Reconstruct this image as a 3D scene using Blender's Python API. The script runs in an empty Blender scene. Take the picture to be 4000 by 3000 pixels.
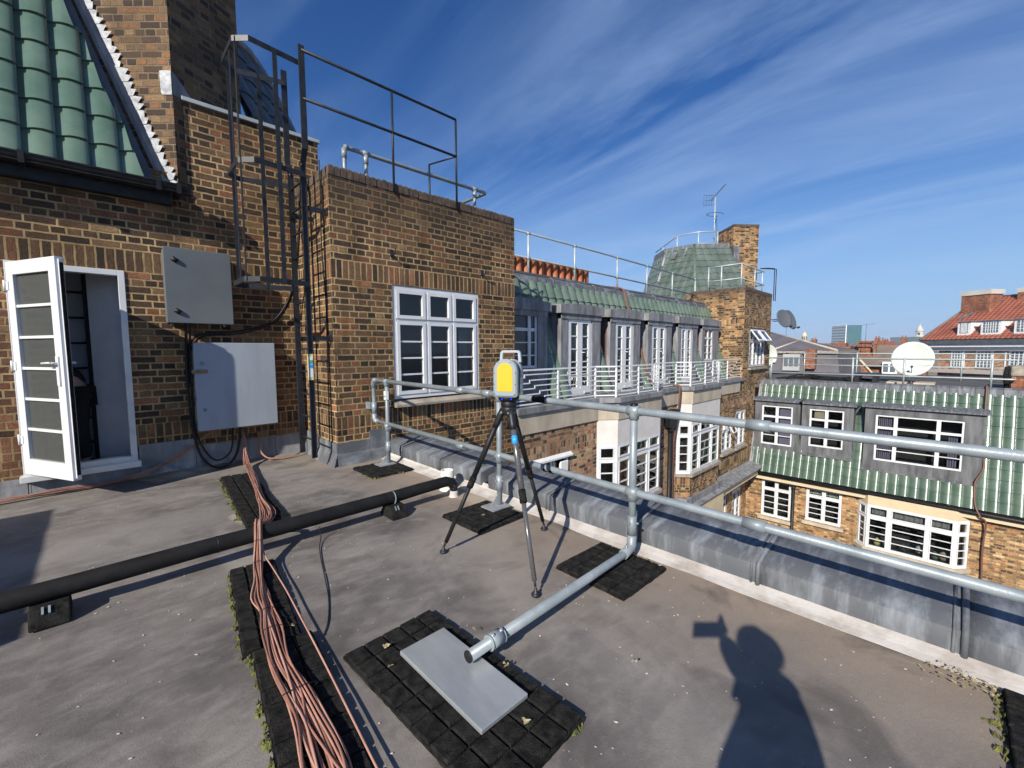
import bpy, bmesh, math, random
from mathutils import Vector, Matrix, noise
R = math.radians
random.seed(7)
S = bpy.context.scene
COL = S.collection

# ------------------------------------------------------------------ camera
CAM_H = 1.38
cam_d = bpy.data.cameras.new('camera'); cam = bpy.data.objects.new('camera', cam_d); COL.objects.link(cam)
yaw, pitch, roll = R(45.907), R(4.568), R(.28)
f = Vector((math.cos(yaw)*math.cos(pitch), math.sin(yaw)*math.cos(pitch), -math.sin(pitch)))
r0 = Vector((math.sin(yaw), -math.cos(yaw), 0)); d0 = f.cross(r0)
rr = math.cos(roll)*r0 + math.sin(roll)*d0; dd = -math.sin(roll)*r0 + math.cos(roll)*d0
m = Matrix((rr, -dd, -f)).transposed().to_4x4(); m.translation = (0, 0, CAM_H)
cam.matrix_world = m
cam_d.sensor_width = 36; cam_d.lens = 36*1684.1/4000; cam_d.clip_start = .05; cam_d.clip_end = 6000
S.camera = cam
S.render.resolution_x, S.render.resolution_y = 1024, 768

# ------------------------------------------------------------------ sky + sun
SUN_EL, SUN_AZ = R(31), R(200)          # direction towards the sun, azimuth from +X towards +Y
W = bpy.data.worlds.new('World'); S.world = W; W.use_nodes = True
nt = W.node_tree; N = nt.nodes; Lk = nt.links; N.clear()
def nn(nt, t, **k):
    n = nt.nodes.new(t)
    for a, b in k.items(): setattr(n, a, b)
    return n
sky = nn(nt, 'ShaderNodeTexSky', sky_type='NISHITA', sun_disc=False, sun_elevation=SUN_EL,
         sun_rotation=R(90)-SUN_AZ, altitude=100, air_density=1.0, dust_density=.1, ozone_density=4.5)
tc = nn(nt, 'ShaderNodeTexCoord')
sep = nn(nt, 'ShaderNodeSeparateXYZ'); Lk.new(tc.outputs['Generated'], sep.inputs[0])
def mth(nt, op, a, b=None, clamp=False):
    n = nn(nt, 'ShaderNodeMath', operation=op, use_clamp=clamp)
    for i, v in enumerate((a, b)):
        if v is None: continue
        if hasattr(v, 'links') or isinstance(v, bpy.types.NodeSocket): nt.links.new(v, n.inputs[i])
        else: n.inputs[i].default_value = v
    return n.outputs[0]
zc = mth(nt, 'ADD', mth(nt, 'MAXIMUM', sep.outputs[2], 0), .16)
px = mth(nt, 'DIVIDE', sep.outputs[0], zc); py = mth(nt, 'DIVIDE', sep.outputs[1], zc)
cmb = nn(nt, 'ShaderNodeCombineXYZ'); Lk.new(px, cmb.inputs[0]); Lk.new(py, cmb.inputs[1])
mp = nn(nt, 'ShaderNodeMapping'); mp.inputs['Rotation'].default_value = (0, 0, R(-12)); mp.inputs['Scale'].default_value = (1.6, .46, 1)
Lk.new(cmb.outputs[0], mp.inputs[0])
n1 = nn(nt, 'ShaderNodeTexNoise'); n1.inputs['Scale'].default_value = 1.1; n1.inputs['Detail'].default_value = 8; n1.inputs['Roughness'].default_value = .62; n1.inputs['Distortion'].default_value = .75
Lk.new(mp.outputs[0], n1.inputs['Vector'])
mp2 = nn(nt, 'ShaderNodeMapping'); mp2.inputs['Rotation'].default_value = (0, 0, R(-20)); mp2.inputs['Scale'].default_value = (1.0, .45, 1)
Lk.new(cmb.outputs[0], mp2.inputs[0])
n2 = nn(nt, 'ShaderNodeTexNoise'); n2.inputs['Scale'].default_value = .6; n2.inputs['Detail'].default_value = 3
Lk.new(mp2.outputs[0], n2.inputs['Vector'])
cr = nn(nt, 'ShaderNodeMapRange'); cr.inputs[1].default_value = .42; cr.inputs[2].default_value = .80
Lk.new(n1.outputs['Fac'], cr.inputs[0])
cr2 = nn(nt, 'ShaderNodeMapRange'); cr2.inputs[1].default_value = .30; cr2.inputs[2].default_value = .60
Lk.new(n2.outputs['Fac'], cr2.inputs[0])
cl = mth(nt, 'MULTIPLY', mth(nt, 'MULTIPLY', cr.outputs[0], cr2.outputs[0]), .80)
mx = nn(nt, 'ShaderNodeMix', data_type='RGBA'); Lk.new(cl, mx.inputs[0])
gm = nn(nt, 'ShaderNodeHueSaturation'); gm.inputs['Saturation'].default_value = 1.27; gm.inputs['Hue'].default_value = .512; gm.inputs['Value'].default_value = 1.2
Lk.new(sky.outputs[0], gm.inputs['Color'])
hz = nn(nt, 'ShaderNodeMapRange', interpolation_type='SMOOTHSTEP'); hz.inputs[1].default_value = -.02; hz.inputs[2].default_value = .42; hz.inputs[3].default_value = .92; hz.inputs[4].default_value = 0
Lk.new(sep.outputs[2], hz.inputs[0])
hx = nn(nt, 'ShaderNodeMix', data_type='RGBA'); Lk.new(hz.outputs[0], hx.inputs[0]); Lk.new(gm.outputs[0], hx.inputs[6]); hx.inputs[7].default_value = (3.5, 6.0, 9.8, 1)
Lk.new(hx.outputs[2], mx.inputs[6]); mx.inputs[7].default_value = (4.6, 6.5, 10.0, 1)
bg = nn(nt, 'ShaderNodeBackground'); bg.inputs[1].default_value = .064
Lk.new(mx.outputs[2], bg.inputs[0])
wo = nn(nt, 'ShaderNodeOutputWorld'); Lk.new(bg.outputs[0], wo.inputs[0])
sd = bpy.data.lights.new('sun', 'SUN'); sd.energy = 5.0; sd.angle = R(.5); sd.color = (1, .93, .82)
so = bpy.data.objects.new('sun', sd); COL.objects.link(so)
dv = Vector((-math.cos(SUN_EL)*math.cos(SUN_AZ), -math.cos(SUN_EL)*math.sin(SUN_AZ), -math.sin(SUN_EL)))
so.rotation_euler = dv.to_track_quat('-Z', 'Y').to_euler(); so.location = (-20, -8, 20)
S.view_settings.view_transform = 'Standard'; S.view_settings.look = 'None'; S.view_settings.exposure = .45; S.view_settings.gamma = 1
S.render.engine = 'CYCLES'

# ------------------------------------------------------------------ materials
MATS = {}
def base(name):
    mt = bpy.data.materials.new(name); mt.use_nodes = True; MATS[name] = mt
    t = mt.node_tree; return mt, t, t.nodes['Principled BSDF']
def rgb(c): return (c[0], c[1], c[2], 1)
def setp(p, **k):
    for a, b in k.items():
        p.inputs[a.replace('_', ' ')].default_value = b
def pm(name, col, rough=.6, metal=0, col2=None, scale=4, detail=5, bump=0, bscale=60, stretch=(1, 1, 1), lo=.35, hi=.65, spec=.5, coat=0, rough2=None):
    mt, t, p = base(name)
    setp(p, Roughness=rough, Metallic=metal); p.inputs['Specular IOR Level'].default_value = spec
    p.inputs['Coat Weight'].default_value = coat; p.inputs['Coat Roughness'].default_value = .08
    p.inputs['Base Color'].default_value = rgb(col)
    c = nn(t, 'ShaderNodeTexCoord')
    if col2:
        mpp = nn(t, 'ShaderNodeMapping'); mpp.inputs['Scale'].default_value = stretch
        t.links.new(c.outputs['Object'], mpp.inputs[0])
        n = nn(t, 'ShaderNodeTexNoise'); n.inputs['Scale'].default_value = scale; n.inputs['Detail'].default_value = detail; n.inputs['Roughness'].default_value = .6
        t.links.new(mpp.outputs[0], n.inputs['Vector'])
        mr = nn(t, 'ShaderNodeMapRange'); mr.inputs[1].default_value = lo; mr.inputs[2].default_value = hi
        t.links.new(n.outputs['Fac'], mr.inputs[0])
        x = nn(t, 'ShaderNodeMix', data_type='RGBA'); x.inputs[6].default_value = rgb(col); x.inputs[7].default_value = rgb(col2)
        t.links.new(mr.outputs[0], x.inputs[0]); t.links.new(x.outputs[2], p.inputs['Base Color'])
        if rough2 is not None:
            q = nn(t, 'ShaderNodeMapRange'); q.inputs[3].default_value = rough; q.inputs[4].default_value = rough2
            t.links.new(mr.outputs[0], q.inputs[0]); t.links.new(q.outputs[0], p.inputs['Roughness'])
    if bump:
        n = nn(t, 'ShaderNodeTexNoise'); n.inputs['Scale'].default_value = bscale; n.inputs['Detail'].default_value = 4
        t.links.new(c.outputs['Object'], n.inputs['Vector'])
        b = nn(t, 'ShaderNodeBump'); b.inputs['Strength'].default_value = 1; b.inputs['Distance'].default_value = bump
        t.links.new(n.outputs['Fac'], b.inputs['Height']); t.links.new(b.outputs[0], p.inputs['Normal'])
    return mt
DARKPAL = [(0, (.045, .032, .025)), (.13, (.068, .044, .030)), (.32, (.105, .063, .038)), (.5, (.142, .083, .046)), (.68, (.18, .108, .057)), (.80, (.175, .078, .043)), (.88, (.235, .105, .055)), (.94, (.25, .165, .085)), (.98, (.28, .13, .065))]
TANPAL = [(0, (.10, .06, .035)), (.15, (.20, .12, .06)), (.35, (.33, .20, .095)), (.55, (.42, .27, .13)), (.72, (.36, .17, .075)), (.86, (.48, .33, .17)), (.95, (.26, .13, .07))]
TOWPAL = [(0, (.05, .033, .024)), (.2, (.10, .06, .036)), (.4, (.20, .12, .06)), (.58, (.30, .18, .085)), (.75, (.36, .17, .07)), (.88, (.40, .25, .12))]
REDPAL = [(0, (.08, .055, .04)), (.15, (.22, .12, .075)), (.35, (.34, .165, .095)), (.55, (.38, .235, .135)), (.72, (.43, .21, .12)), (.88, (.40, .29, .18))]
def brick(name, pal, mortar, soldier=False, bump=.012, soot=0.0, msize=.0105):
    mt, t, p = base(name); L = t.links.new
    uv = nn(t, 'ShaderNodeUVMap'); se = nn(t, 'ShaderNodeSeparateXYZ'); L(uv.outputs[0], se.inputs[0])
    u, v = se.outputs[0], mth(t, 'ADD', se.outputs[1], 4.5*30+.024) if not soldier else mth(t, 'ADD', se.outputs[1], .225*60-2.226)
    cb = nn(t, 'ShaderNodeCombineXYZ')
    if soldier: L(v, cb.inputs[0]); L(mth(t, 'ADD', u, 30.0), cb.inputs[1])
    else: L(mth(t, 'ADD', u, 40), cb.inputs[0]); L(v, cb.inputs[1])
    wn = nn(t, 'ShaderNodeTexNoise'); wn.inputs['Scale'].default_value = 14; wn.inputs['Detail'].default_value = 3
    L(cb.outputs[0], wn.inputs['Vector'])
    wv = nn(t, 'ShaderNodeVectorMath', operation='MULTIPLY_ADD'); wv.inputs[1].default_value = (.016, .014, 0); L(wn.outputs['Color'], wv.inputs[0]); L(cb.outputs[0], wv.inputs[2])
    wo2 = nn(t, 'ShaderNodeVectorMath', operation='SUBTRACT'); wo2.inputs[1].default_value = (.008, .007, 0); L(wv.outputs[0], wo2.inputs[0])
    b = nn(t, 'ShaderNodeTexBrick'); b.offset = 0 if soldier else .5; b.offset_frequency = 2; b.squash = 1 if soldier else .5; b.squash_frequency = 2
    for k, vv in (('Scale', 1), ('Mortar Size', msize), ('Mortar Smooth', .35), ('Bias', 0), ('Brick Width', .225), ('Row Height', .075)): b.inputs[k].default_value = vv
    b.inputs['Color1'].default_value = (0, 0, 0, 1); b.inputs['Color2'].default_value = (1, 1, 1, 1); b.inputs['Mortar'].default_value = (.5, .5, .5, 1)
    L(wo2.outputs[0], b.inputs['Vector'])
    rp = nn(t, 'ShaderNodeValToRGB'); rp.color_ramp.interpolation = 'CONSTANT'
    el = rp.color_ramp.elements
    while len(el) > 1: el.remove(el[-1])
    el[0].position = 0; el[0].color = rgb(pal[0][1])
    for q, c in pal[1:]:
        e = el.new(q); e.color = rgb(c)
    L(b.outputs['Color'], rp.inputs[0])
    fn = nn(t, 'ShaderNodeTexNoise'); fn.inputs['Scale'].default_value = 34; fn.inputs['Detail'].default_value = 6; fn.inputs['Roughness'].default_value = .72; fn.inputs['Distortion'].default_value = 1.6
    mpb = nn(t, 'ShaderNodeMapping'); mpb.inputs['Scale'].default_value = (1.0, 2.2, 1) if not soldier else (1.0, 2.2, 1); L(cb.outputs[0], mpb.inputs[0]); L(mpb.outputs[0], fn.inputs['Vector'])
    vr = nn(t, 'ShaderNodeMapRange'); vr.inputs[1].default_value = .3; vr.inputs[2].default_value = .7; vr.inputs[3].default_value = .32; vr.inputs[4].default_value = 1.95; L(fn.outputs['Fac'], vr.inputs[0])
    hs = nn(t, 'ShaderNodeMix', data_type='RGBA', blend_type='MULTIPLY'); hs.inputs[0].default_value = 1; L(rp.outputs[0], hs.inputs[6]); L(vr.outputs[0], hs.inputs[7])
    mn = nn(t, 'ShaderNodeTexNoise'); mn.inputs['Scale'].default_value = 2.2; mn.inputs['Detail'].default_value = 6; mn.inputs['Roughness'].default_value = .7; L(cb.outputs[0], mn.inputs['Vector'])
    mm = nn(t, 'ShaderNodeMapRange'); mm.inputs[1].default_value = .3; mm.inputs[2].default_value = .7; mm.inputs[3].default_value = .38; mm.inputs[4].default_value = 1.25; L(mn.outputs['Fac'], mm.inputs[0])
    mc = nn(t, 'ShaderNodeMix', data_type='RGBA', blend_type='MULTIPLY'); mc.inputs[0].default_value = 1; mc.inputs[6].default_value = rgb(mortar); L(mm.outputs[0], mc.inputs[7])
    fin = nn(t, 'ShaderNodeMix', data_type='RGBA'); L(b.outputs['Fac'], fin.inputs[0]); L(hs.outputs[2], fin.inputs[6]); L(mc.outputs[2], fin.inputs[7])
    st = nn(t, 'ShaderNodeMapRange'); st.inputs[1].default_value = .25; st.inputs[2].default_value = .75; st.inputs[1].default_value = .3; st.inputs[2].default_value = .7; st.inputs[3].default_value = .6; st.inputs[4].default_value = 1.3
    ln = nn(t, 'ShaderNodeTexNoise'); ln.inputs['Scale'].default_value = .9; ln.inputs['Detail'].default_value = 5; ln.inputs['Roughness'].default_value = .65; L(cb.outputs[0], ln.inputs['Vector']); L(ln.outputs['Fac'], st.inputs[0])
    f2 = nn(t, 'ShaderNodeMix', data_type='RGBA', blend_type='MULTIPLY'); f2.inputs[0].default_value = 1; L(fin.outputs[2], f2.inputs[6]); L(st.outputs[0], f2.inputs[7])
    vs = nn(t, 'ShaderNodeMapping'); vs.inputs['Scale'].default_value = (5.0, .55, 1) if not soldier else (.55, 5.0, 1); L(cb.outputs[0], vs.inputs[0])
    vn = nn(t, 'ShaderNodeTexNoise'); vn.inputs['Scale'].default_value = 1.0; vn.inputs['Detail'].default_value = 6; vn.inputs['Roughness'].default_value = .7; L(vs.outputs[0], vn.inputs['Vector'])
    vm = nn(t, 'ShaderNodeMapRange'); vm.inputs[1].default_value = .5; vm.inputs[2].default_value = .75; vm.inputs[3].default_value = 1.0; vm.inputs[4].default_value = .45; L(vn.outputs['Fac'], vm.inputs[0])
    f2b = nn(t, 'ShaderNodeMix', data_type='RGBA', blend_type='MULTIPLY'); f2b.inputs[0].default_value = 1; L(f2.outputs[2], f2b.inputs[6]); L(vm.outputs[0], f2b.inputs[7])
    out = f2b.outputs[2]
    if soot:   # weather-blackened top courses: a stain with its own ragged edge
        sr = nn(t, 'ShaderNodeMapRange'); sr.inputs[1].default_value = soot-.5; sr.inputs[2].default_value = soot; sr.inputs[3].default_value = 0; sr.inputs[4].default_value = .6
        L(mth(t, 'ADD', se.outputs[1], mth(t, 'MULTIPLY', mn.outputs['Fac'], .5)), sr.inputs[0])
        f3 = nn(t, 'ShaderNodeMix', data_type='RGBA'); L(sr.outputs[0], f3.inputs[0]); L(out, f3.inputs[6]); f3.inputs[7].default_value = (.05, .037, .03, 1); out = f3.outputs[2]
    L(out, p.inputs['Base Color']); setp(p, Roughness=.88); p.inputs['Specular IOR Level'].default_value = .25
    hgt = mth(t, 'ADD', mth(t, 'MULTIPLY', b.outputs['Fac'], -1.0), mth(t, 'MULTIPLY', fn.outputs['Fac'], .8))
    bp = nn(t, 'ShaderNodeBump'); bp.inputs['Distance'].default_value = bump; bp.inputs['Strength'].default_value = 1
    L(hgt, bp.inputs['Height']); L(bp.outputs[0], p.inputs['Normal'])
    return mt
MORT = (.48, .34, .17)
brick('brick_dark', DARKPAL, MORT); brick('brick_dark_soldier', DARKPAL, MORT, True)
brick('brick_sooty', DARKPAL, MORT, soot=3.55)
brick('brick_tan', TANPAL, (.40, .29, .17), bump=.006); brick('brick_tan_soldier', TANPAL, (.40, .29, .17), True, bump=.006)
brick('brick_tower', TOWPAL, (.42, .31, .18), soot=3.6, bump=.008); brick('brick_tower_soldier', TOWPAL, (.42, .31, .18), True, bump=.008)
brick('brick_chimney', TOWPAL, (.42, .31, .18), bump=.008)
brick('brick_red', REDPAL, (.48, .36, .23), bump=.008); brick('brick_red_soldier', REDPAL, (.48, .36, .23), True, bump=.008)
brick('brick_orange', [(0, (.16, .06, .035)), (.4, (.25, .095, .05)), (.75, (.30, .135, .075))], (.24, .13, .085), bump=.004)
RUSS = [(0, (.06, .035, .025)), (.2, (.13, .065, .042)), (.45, (.20, .085, .05)), (.7, (.24, .115, .065)), (.9, (.17, .10, .06))]
brick('brick_russet', RUSS, MORT); brick('brick_russet_soldier', RUSS, MORT, True)
def window_glass():
    mt, t, p = base('window_glass'); L = t.links.new
    p.inputs['Base Color'].default_value = (.006, .008, .010, 1); setp(p, Roughness=.03, IOR=1.52)
    tr = nn(t, 'ShaderNodeBsdfTransparent'); tr.inputs[0].default_value = (.62, .66, .66, 1)
    fr = nn(t, 'ShaderNodeFresnel'); fr.inputs[0].default_value = 1.5
    gl = nn(t, 'ShaderNodeBsdfGlossy'); gl.inputs['Roughness'].default_value = .015
    mxs = nn(t, 'ShaderNodeMixShader'); L(mth(t, 'MULTIPLY', fr.outputs[0], 1.5, True), mxs.inputs[0]); L(tr.outputs[0], mxs.inputs[1]); L(gl.outputs[0], mxs.inputs[2])
    L(mxs.outputs[0], t.nodes['Material Output'].inputs[0])
window_glass()
mt, t, p = base('door_glass'); p.inputs['Base Color'].default_value = (.10, .11, .11, 1); setp(p, Roughness=.12)
tr_ = nn(t, 'ShaderNodeBsdfTransparent'); tr_.inputs[0].default_value = (.62, .66, .64, 1); ms_ = nn(t, 'ShaderNodeMixShader'); ms_.inputs[0].default_value = .62
t.links.new(tr_.outputs[0], ms_.inputs[1]); t.links.new(p.outputs[0], ms_.inputs[2]); t.links.new(ms_.outputs[0], t.nodes['Material Output'].inputs[0])
def asphalt():
    mt, t, p = base('asphalt_roof'); L = t.links.new
    c = nn(t, 'ShaderNodeTexCoord'); o = c.outputs['Object']; se = nn(t, 'ShaderNodeSeparateXYZ'); L(o, se.inputs[0])
    def noi(s, d, rgh=.6, dist=0, st=(1, 1, 1), rot=0):
        mpp = nn(t, 'ShaderNodeMapping'); mpp.inputs['Scale'].default_value = st; mpp.inputs['Rotation'].default_value = (0, 0, rot); L(o, mpp.inputs[0])
        n = nn(t, 'ShaderNodeTexNoise'); n.inputs['Scale'].default_value = s; n.inputs['Detail'].default_value = d; n.inputs['Roughness'].default_value = rgh; n.inputs['Distortion'].default_value = dist
        L(mpp.outputs[0], n.inputs['Vector']); return n.outputs['Fac']
    def mr(v, a, b, c0=0, c1=1):
        n = nn(t, 'ShaderNodeMapRange'); 
        for i, q in enumerate((a, b, c0, c1)): n.inputs[i+1].default_value = q
        L(v, n.inputs[0]); return n.outputs[0]
    def mix(fa, a, b, bt='MIX'):
        n = nn(t, 'ShaderNodeMix', data_type='RGBA', blend_type=bt)
        for i, q in ((0, fa), (6, a), (7, b)):
            if isinstance(q, bpy.types.NodeSocket): L(q, n.inputs[i])
            else: n.inputs[i].default_value = q if i == 0 else rgb(q)
        return n.outputs[2]
    big = noi(.9, 5, .62, .4); med = noi(5, 6, .65, .3, (1, 2.0, 1), R(20)); fine = noi(42, 5, .75); mixf = noi(5, 2, .5, 0, (1, 2, 1), R(20)); grain = noi(260, 3, .7)
    col = mix(mr(big, .33, .67), (.084, .076, .071), (.245, .223, .204))
    col = mix(mr(med, .45, .75, 0, .62), col, (.29, .268, .25))
    # silt washed against the kerb and the walls
    sx = mr(mth(t, 'ADD', se.outputs[0], mth(t, 'MULTIPLY', big, 1.3)), 2.35, 3.2)
    sy = mr(mth(t, 'ADD', se.outputs[1], mth(t, 'MULTIPLY', big, 2.2)), 4.7, 6.8)
    col = mix(mth(t, 'MULTIPLY', sx, .85), col, mix(med, (.36, .28, .205), (.20, .16, .125)))
    col = mix(mth(t, 'MULTIPLY', sy, .7), col, mix(med, (.31, .265, .19), (.17, .15, .11)))
    for (cx0, cy0, rx0, ry0, c0, am) in ((.80, 2.06, .07, .17, (.40, .35, .28), .8), (2.50, 1.0, .16, .26, (.42, .35, .26), .75), (.75, 3.95, .20, .30, (.33, .30, .25), .55), (.62, 1.35, .10, .5, (.36, .34, .32), .45), (2.55, 2.3, .12, .5, (.36, .30, .23), .5), (1.55, 4.9, .5, .6, (.30, .265, .20), .5), (0.0, 2.3, .8, .35, (.27, .25, .235), .5), (1.9, .5, .5, .35, (.30, .27, .235), .4)):
        vx = mth(t, 'POWER', mth(t, 'DIVIDE', mth(t, 'SUBTRACT', se.outputs[0], cx0), rx0), 2.0); vy = mth(t, 'POWER', mth(t, 'DIVIDE', mth(t, 'SUBTRACT', se.outputs[1], cy0), ry0), 2.0)
        dd_ = mth(t, 'ADD', mth(t, 'ADD', vx, vy), mth(t, 'MULTIPLY', mth(t, 'SUBTRACT', med, .5), 3.2)); col = mix(mr(dd_, 1.35, .35, 0, am), col, c0)
    dk = noi(2.1, 4, .55, .6, (1, 1, 1))
    col = mix(mr(dk, .55, .68, 0, .65), col, (.078, .068, .063))
    sp = noi(7, 2, .5); col = mix(mth(t, 'MULTIPLY', mr(fine, .62, .72), mr(sp, .4, .65)), col, (.36, .33, .32))
    col = mix(1.0, col, mix(mr(grain, .25, .75), (.86, .86, .86), (1.12, 1.12, 1.12)), 'MULTIPLY')
    L(col, p.inputs['Base Color']); L(mr(med, .3, .7, .55, .85), p.inputs['Roughness']); p.inputs['Specular IOR Level'].default_value = .4
    h = mth(t, 'ADD', mth(t, 'MULTIPLY', grain, .30), mth(t, 'ADD', mth(t, 'MULTIPLY', fine, .30), mth(t, 'MULTIPLY', mixf, .45)))
    bp = nn(t, 'ShaderNodeBump'); bp.inputs['Distance'].default_value = .006; L(h, bp.inputs['Height']); L(bp.outputs[0], p.inputs['Normal'])
asphalt()
pm('lead', (.090, .096, .108), .7, 0, (.255, .28, .31), 7, 9, .003, 30, (.5, 1.8, .35), .47, .78)
pm('lead_dark', (.125, .128, .135), .62, .1, (.31, .315, .33), 4, 7, .003, 25, (1.6, 1.6, .3), .35, .7)
pm('lead_grey', (.115, .115, .122), .65, 0, (.30, .30, .315), 5, 8, .003, 25, (1.6, 1.6, .3), .35, .7)
pm('lead_sunlit', (.06, .062, .068), .7, 0, (.165, .17, .18), 4, 8, .003, 25, (1.6, 1.6, .3), .35, .7)
pm('lead_brown', (.105, .06, .05), .6, .1, (.16, .10, .09), 4, 6, .002, 25, (1.5, 1.5, .3))
pm('lead_bright', (.20, .21, .23), .6, .1, (.40, .41, .43), 14, 6, .008, 22)
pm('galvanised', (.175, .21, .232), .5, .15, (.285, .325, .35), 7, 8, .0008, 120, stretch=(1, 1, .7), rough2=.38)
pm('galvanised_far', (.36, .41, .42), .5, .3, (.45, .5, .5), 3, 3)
pm('kerb_white', (.50, .475, .45), .8, 0, (.25, .21, .175), 5, 8, .002, 60, lo=.42, hi=.75)
pm('white_upvc', (.66, .68, .70), .3, 0, (.58, .595, .61), 3, 6)
pm('white_paint', (.72, .74, .75), .5, 0, (.62, .63, .63), 5, 4)
pm('grey_cabinet', (.105, .118, .128), .45, .0, (.13, .143, .152), 2.2, 7, .0005, 220)
pm('pale_cabinet', (.33, .37, .425), .4, .0, (.27, .305, .35), 1.8, 8, .0003, 150, stretch=(2.2, 1, .5))
pm('black_steel', (.013, .014, .018), .45, .1, (.026, .028, .034), 14, 5, .0006, 130, spec=.35)
pm('black_plastic', (.007, .007, .008), .5, 0, (.016, .016, .017), 12, 5, spec=.3)
pm('black_rubber', (.006, .006, .0065), .95, 0, (.027, .026, .024), 26, 8, .006, 170, spec=.12)
pm('pipe_lagging', (.006, .006, .007), .75, 0, (.013, .013, .014), 9, 5, .002, 40, spec=.25)
pm('glazed_green', (.075, .13, .09), .08, 0, (.12, .18, .13), 2.2, 7, .0006, 60, coat=.8)
pm('glazed_green_far', (.095, .14, .105), .26, 0, (.15, .195, .15), 2.4, 5, .002, 14, coat=.2)
pm('glazed_green_bright', (.06, .105, .078), .3, 0, (.115, .165, .125), 1.6, 6, .0015, 30, coat=.3)
pm('glazed_grey', (.075, .105, .085), .28, 0, (.125, .155, .135), 2.0, 6, .002, 14, coat=.2)
pm('slate_dark', (.05, .06, .07), .5, 0, (.085, .10, .11), 3, 4)
pm('stone', (.50, .43, .33), .85, 0, (.36, .31, .24), 3, 7, .003, 40, (1, 1, .5))
pm('stone_sill', (.36, .32, .26), .85, 0, (.22, .19, .155), 6, 6, .004, 50)
pm('render_white', (.66, .63, .60), .8, 0, (.58, .55, .51), 3, 5)
pm('render_cream', (.60, .50, .34), .8, 0, (.52, .43, .28), 2, 5)
pm('terracotta', (.42, .13, .055), .75, 0, (.50, .18, .08), 6, 4)
pm('copper_cable', (.38, .185, .135), .5, 0, (.27, .135, .10), 7, 5)
pm('copper_cable_pale', (.50, .29, .225), .5, 0, (.36, .19, .145), 7, 5)
pm('copper_cable_brown', (.27, .125, .09), .5, 0, (.20, .10, .075), 7, 5); pm('brown_cable', (.16, .075, .055), .6)
pm('aluminium', (.42, .45, .46), .38, .55, (.52, .54, .54), 14, 6, .0006, 90, (1, .3, 1))
pm('scanner_grey', (.27, .32, .335), .4)
pm('scanner_light', (.36, .40, .43), .4)
pm('yellow', (.74, .41, .012), .5)
pm('yellow_dark', (.62, .43, .01), .5)
pm('carbon', (.07, .07, .072), .25, .35, (.17, .172, .175), 1, 2, 0, stretch=(1, 1, 1))
pm('sticker_blue', (.03, .30, .75), .4)
pm('sticker_white', (.75, .77, .75), .5)
pm('sticker_green', (.10, .35, .22), .5)
pm('sticker_yellow', (.75, .65, .25), .5)
pm('interior', (.28, .28, .28), .9); pm('interior_dark', (.035, .034, .034), .9); pm('interior_white', (.70, .73, .78), .85, 0, (.62, .65, .7), 3, 4)
pm('inner_white', (.80, .81, .83), .6, 0, (.70, .72, .75), 5, 5); pm('curtain', (.42, .42, .42), .9); pm('blind', (.55, .57, .52), .9); pm('curtain_lilac', (.25, .22, .32), .9)
pm('moss', (.03, .042, .012), .95, 0, (.17, .17, .045), 30, 4, .01, 120)
pm('leaf_dry', (.12, .075, .04), .8, 0, (.50, .42, .24), 22, 3); pm('chip', (.62, .57, .48), .8)
pm('orange_tile', (.20, .058, .035), .75, 0, (.31, .10, .058), .9, 6, .02, 6)
pm('slate_roof', (.09, .083, .095), .8, 0, (.14, .13, .14), .8, 7, .03, 5)
pm('brown_tile', (.12, .09, .075), .85, 0, (.19, .15, .12), .7, 6, .03, 5)
pm('roof_felt', (.055, .052, .052), .9, 0, (.10, .095, .09), 1.4, 5)
pm('concrete_far', (.42, .42, .42), .8, 0, (.34, .34, .34), .3, 4)
pm('dish_grey', (.09, .10, .115), .5); pm('dish_white', (.50, .54, .50), .6, 0, (.45, .49, .45), 2, 4)
pm('dome_stone', (.55, .48, .33), .8); pm('dome_pale', (.50, .49, .44), .8, 0, (.40, .39, .36), .5, 4)
pm('tower_glass', (.05, .17, .20), .12, .2, (.09, .25, .28), .08, 3); pm('tower_band', (.10, .13, .15), .3); pm('tower_cladding', (.30, .36, .42), .45)
pm('distant_roofs', (.10, .075, .06), .9, 0, (.17, .12, .09), .02, 6); pm('distant_hill', (.10, .12, .14), .95, 0, (.15, .17, .18), .01, 5)
pm('street', (.06, .06, .06), .9, 0, (.09, .085, .08), .05, 4)
pm('skin', (.42, .25, .18), .5); pm('cloth_black', (.006, .006, .007), .9); pm('cloth_navy', (.015, .018, .028), .9); pm('hair', (.03, .02, .013), .7); pm('rust', (.22, .11, .055), .7, 0, (.30, .22, .15), 60, 3)
mt, t, p = base('blue_led'); p.inputs['Base Color'].default_value = (0, 0, .3, 1); p.inputs['Emission Color'].default_value = (.01, .02, 1, 1); p.inputs['Emission Strength'].default_value = 1.6
# carbon weave on the near tripod leg: diagonal bands
t = MATS['carbon'].node_tree
wv_ = nn(t, 'ShaderNodeTexWave'); wv_.inputs['Scale'].default_value = 48; wv_.inputs['Distortion'].default_value = 1.5; wv_.wave_type = 'BANDS'; wv_.bands_direction = 'DIAGONAL'
cx_ = nn(t, 'ShaderNodeTexCoord'); t.links.new(cx_.outputs['Object'], wv_.inputs['Vector'])
for n in t.nodes:
    if n.type == 'MIX': t.links.new(wv_.outputs['Fac'], n.inputs[0])

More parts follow.
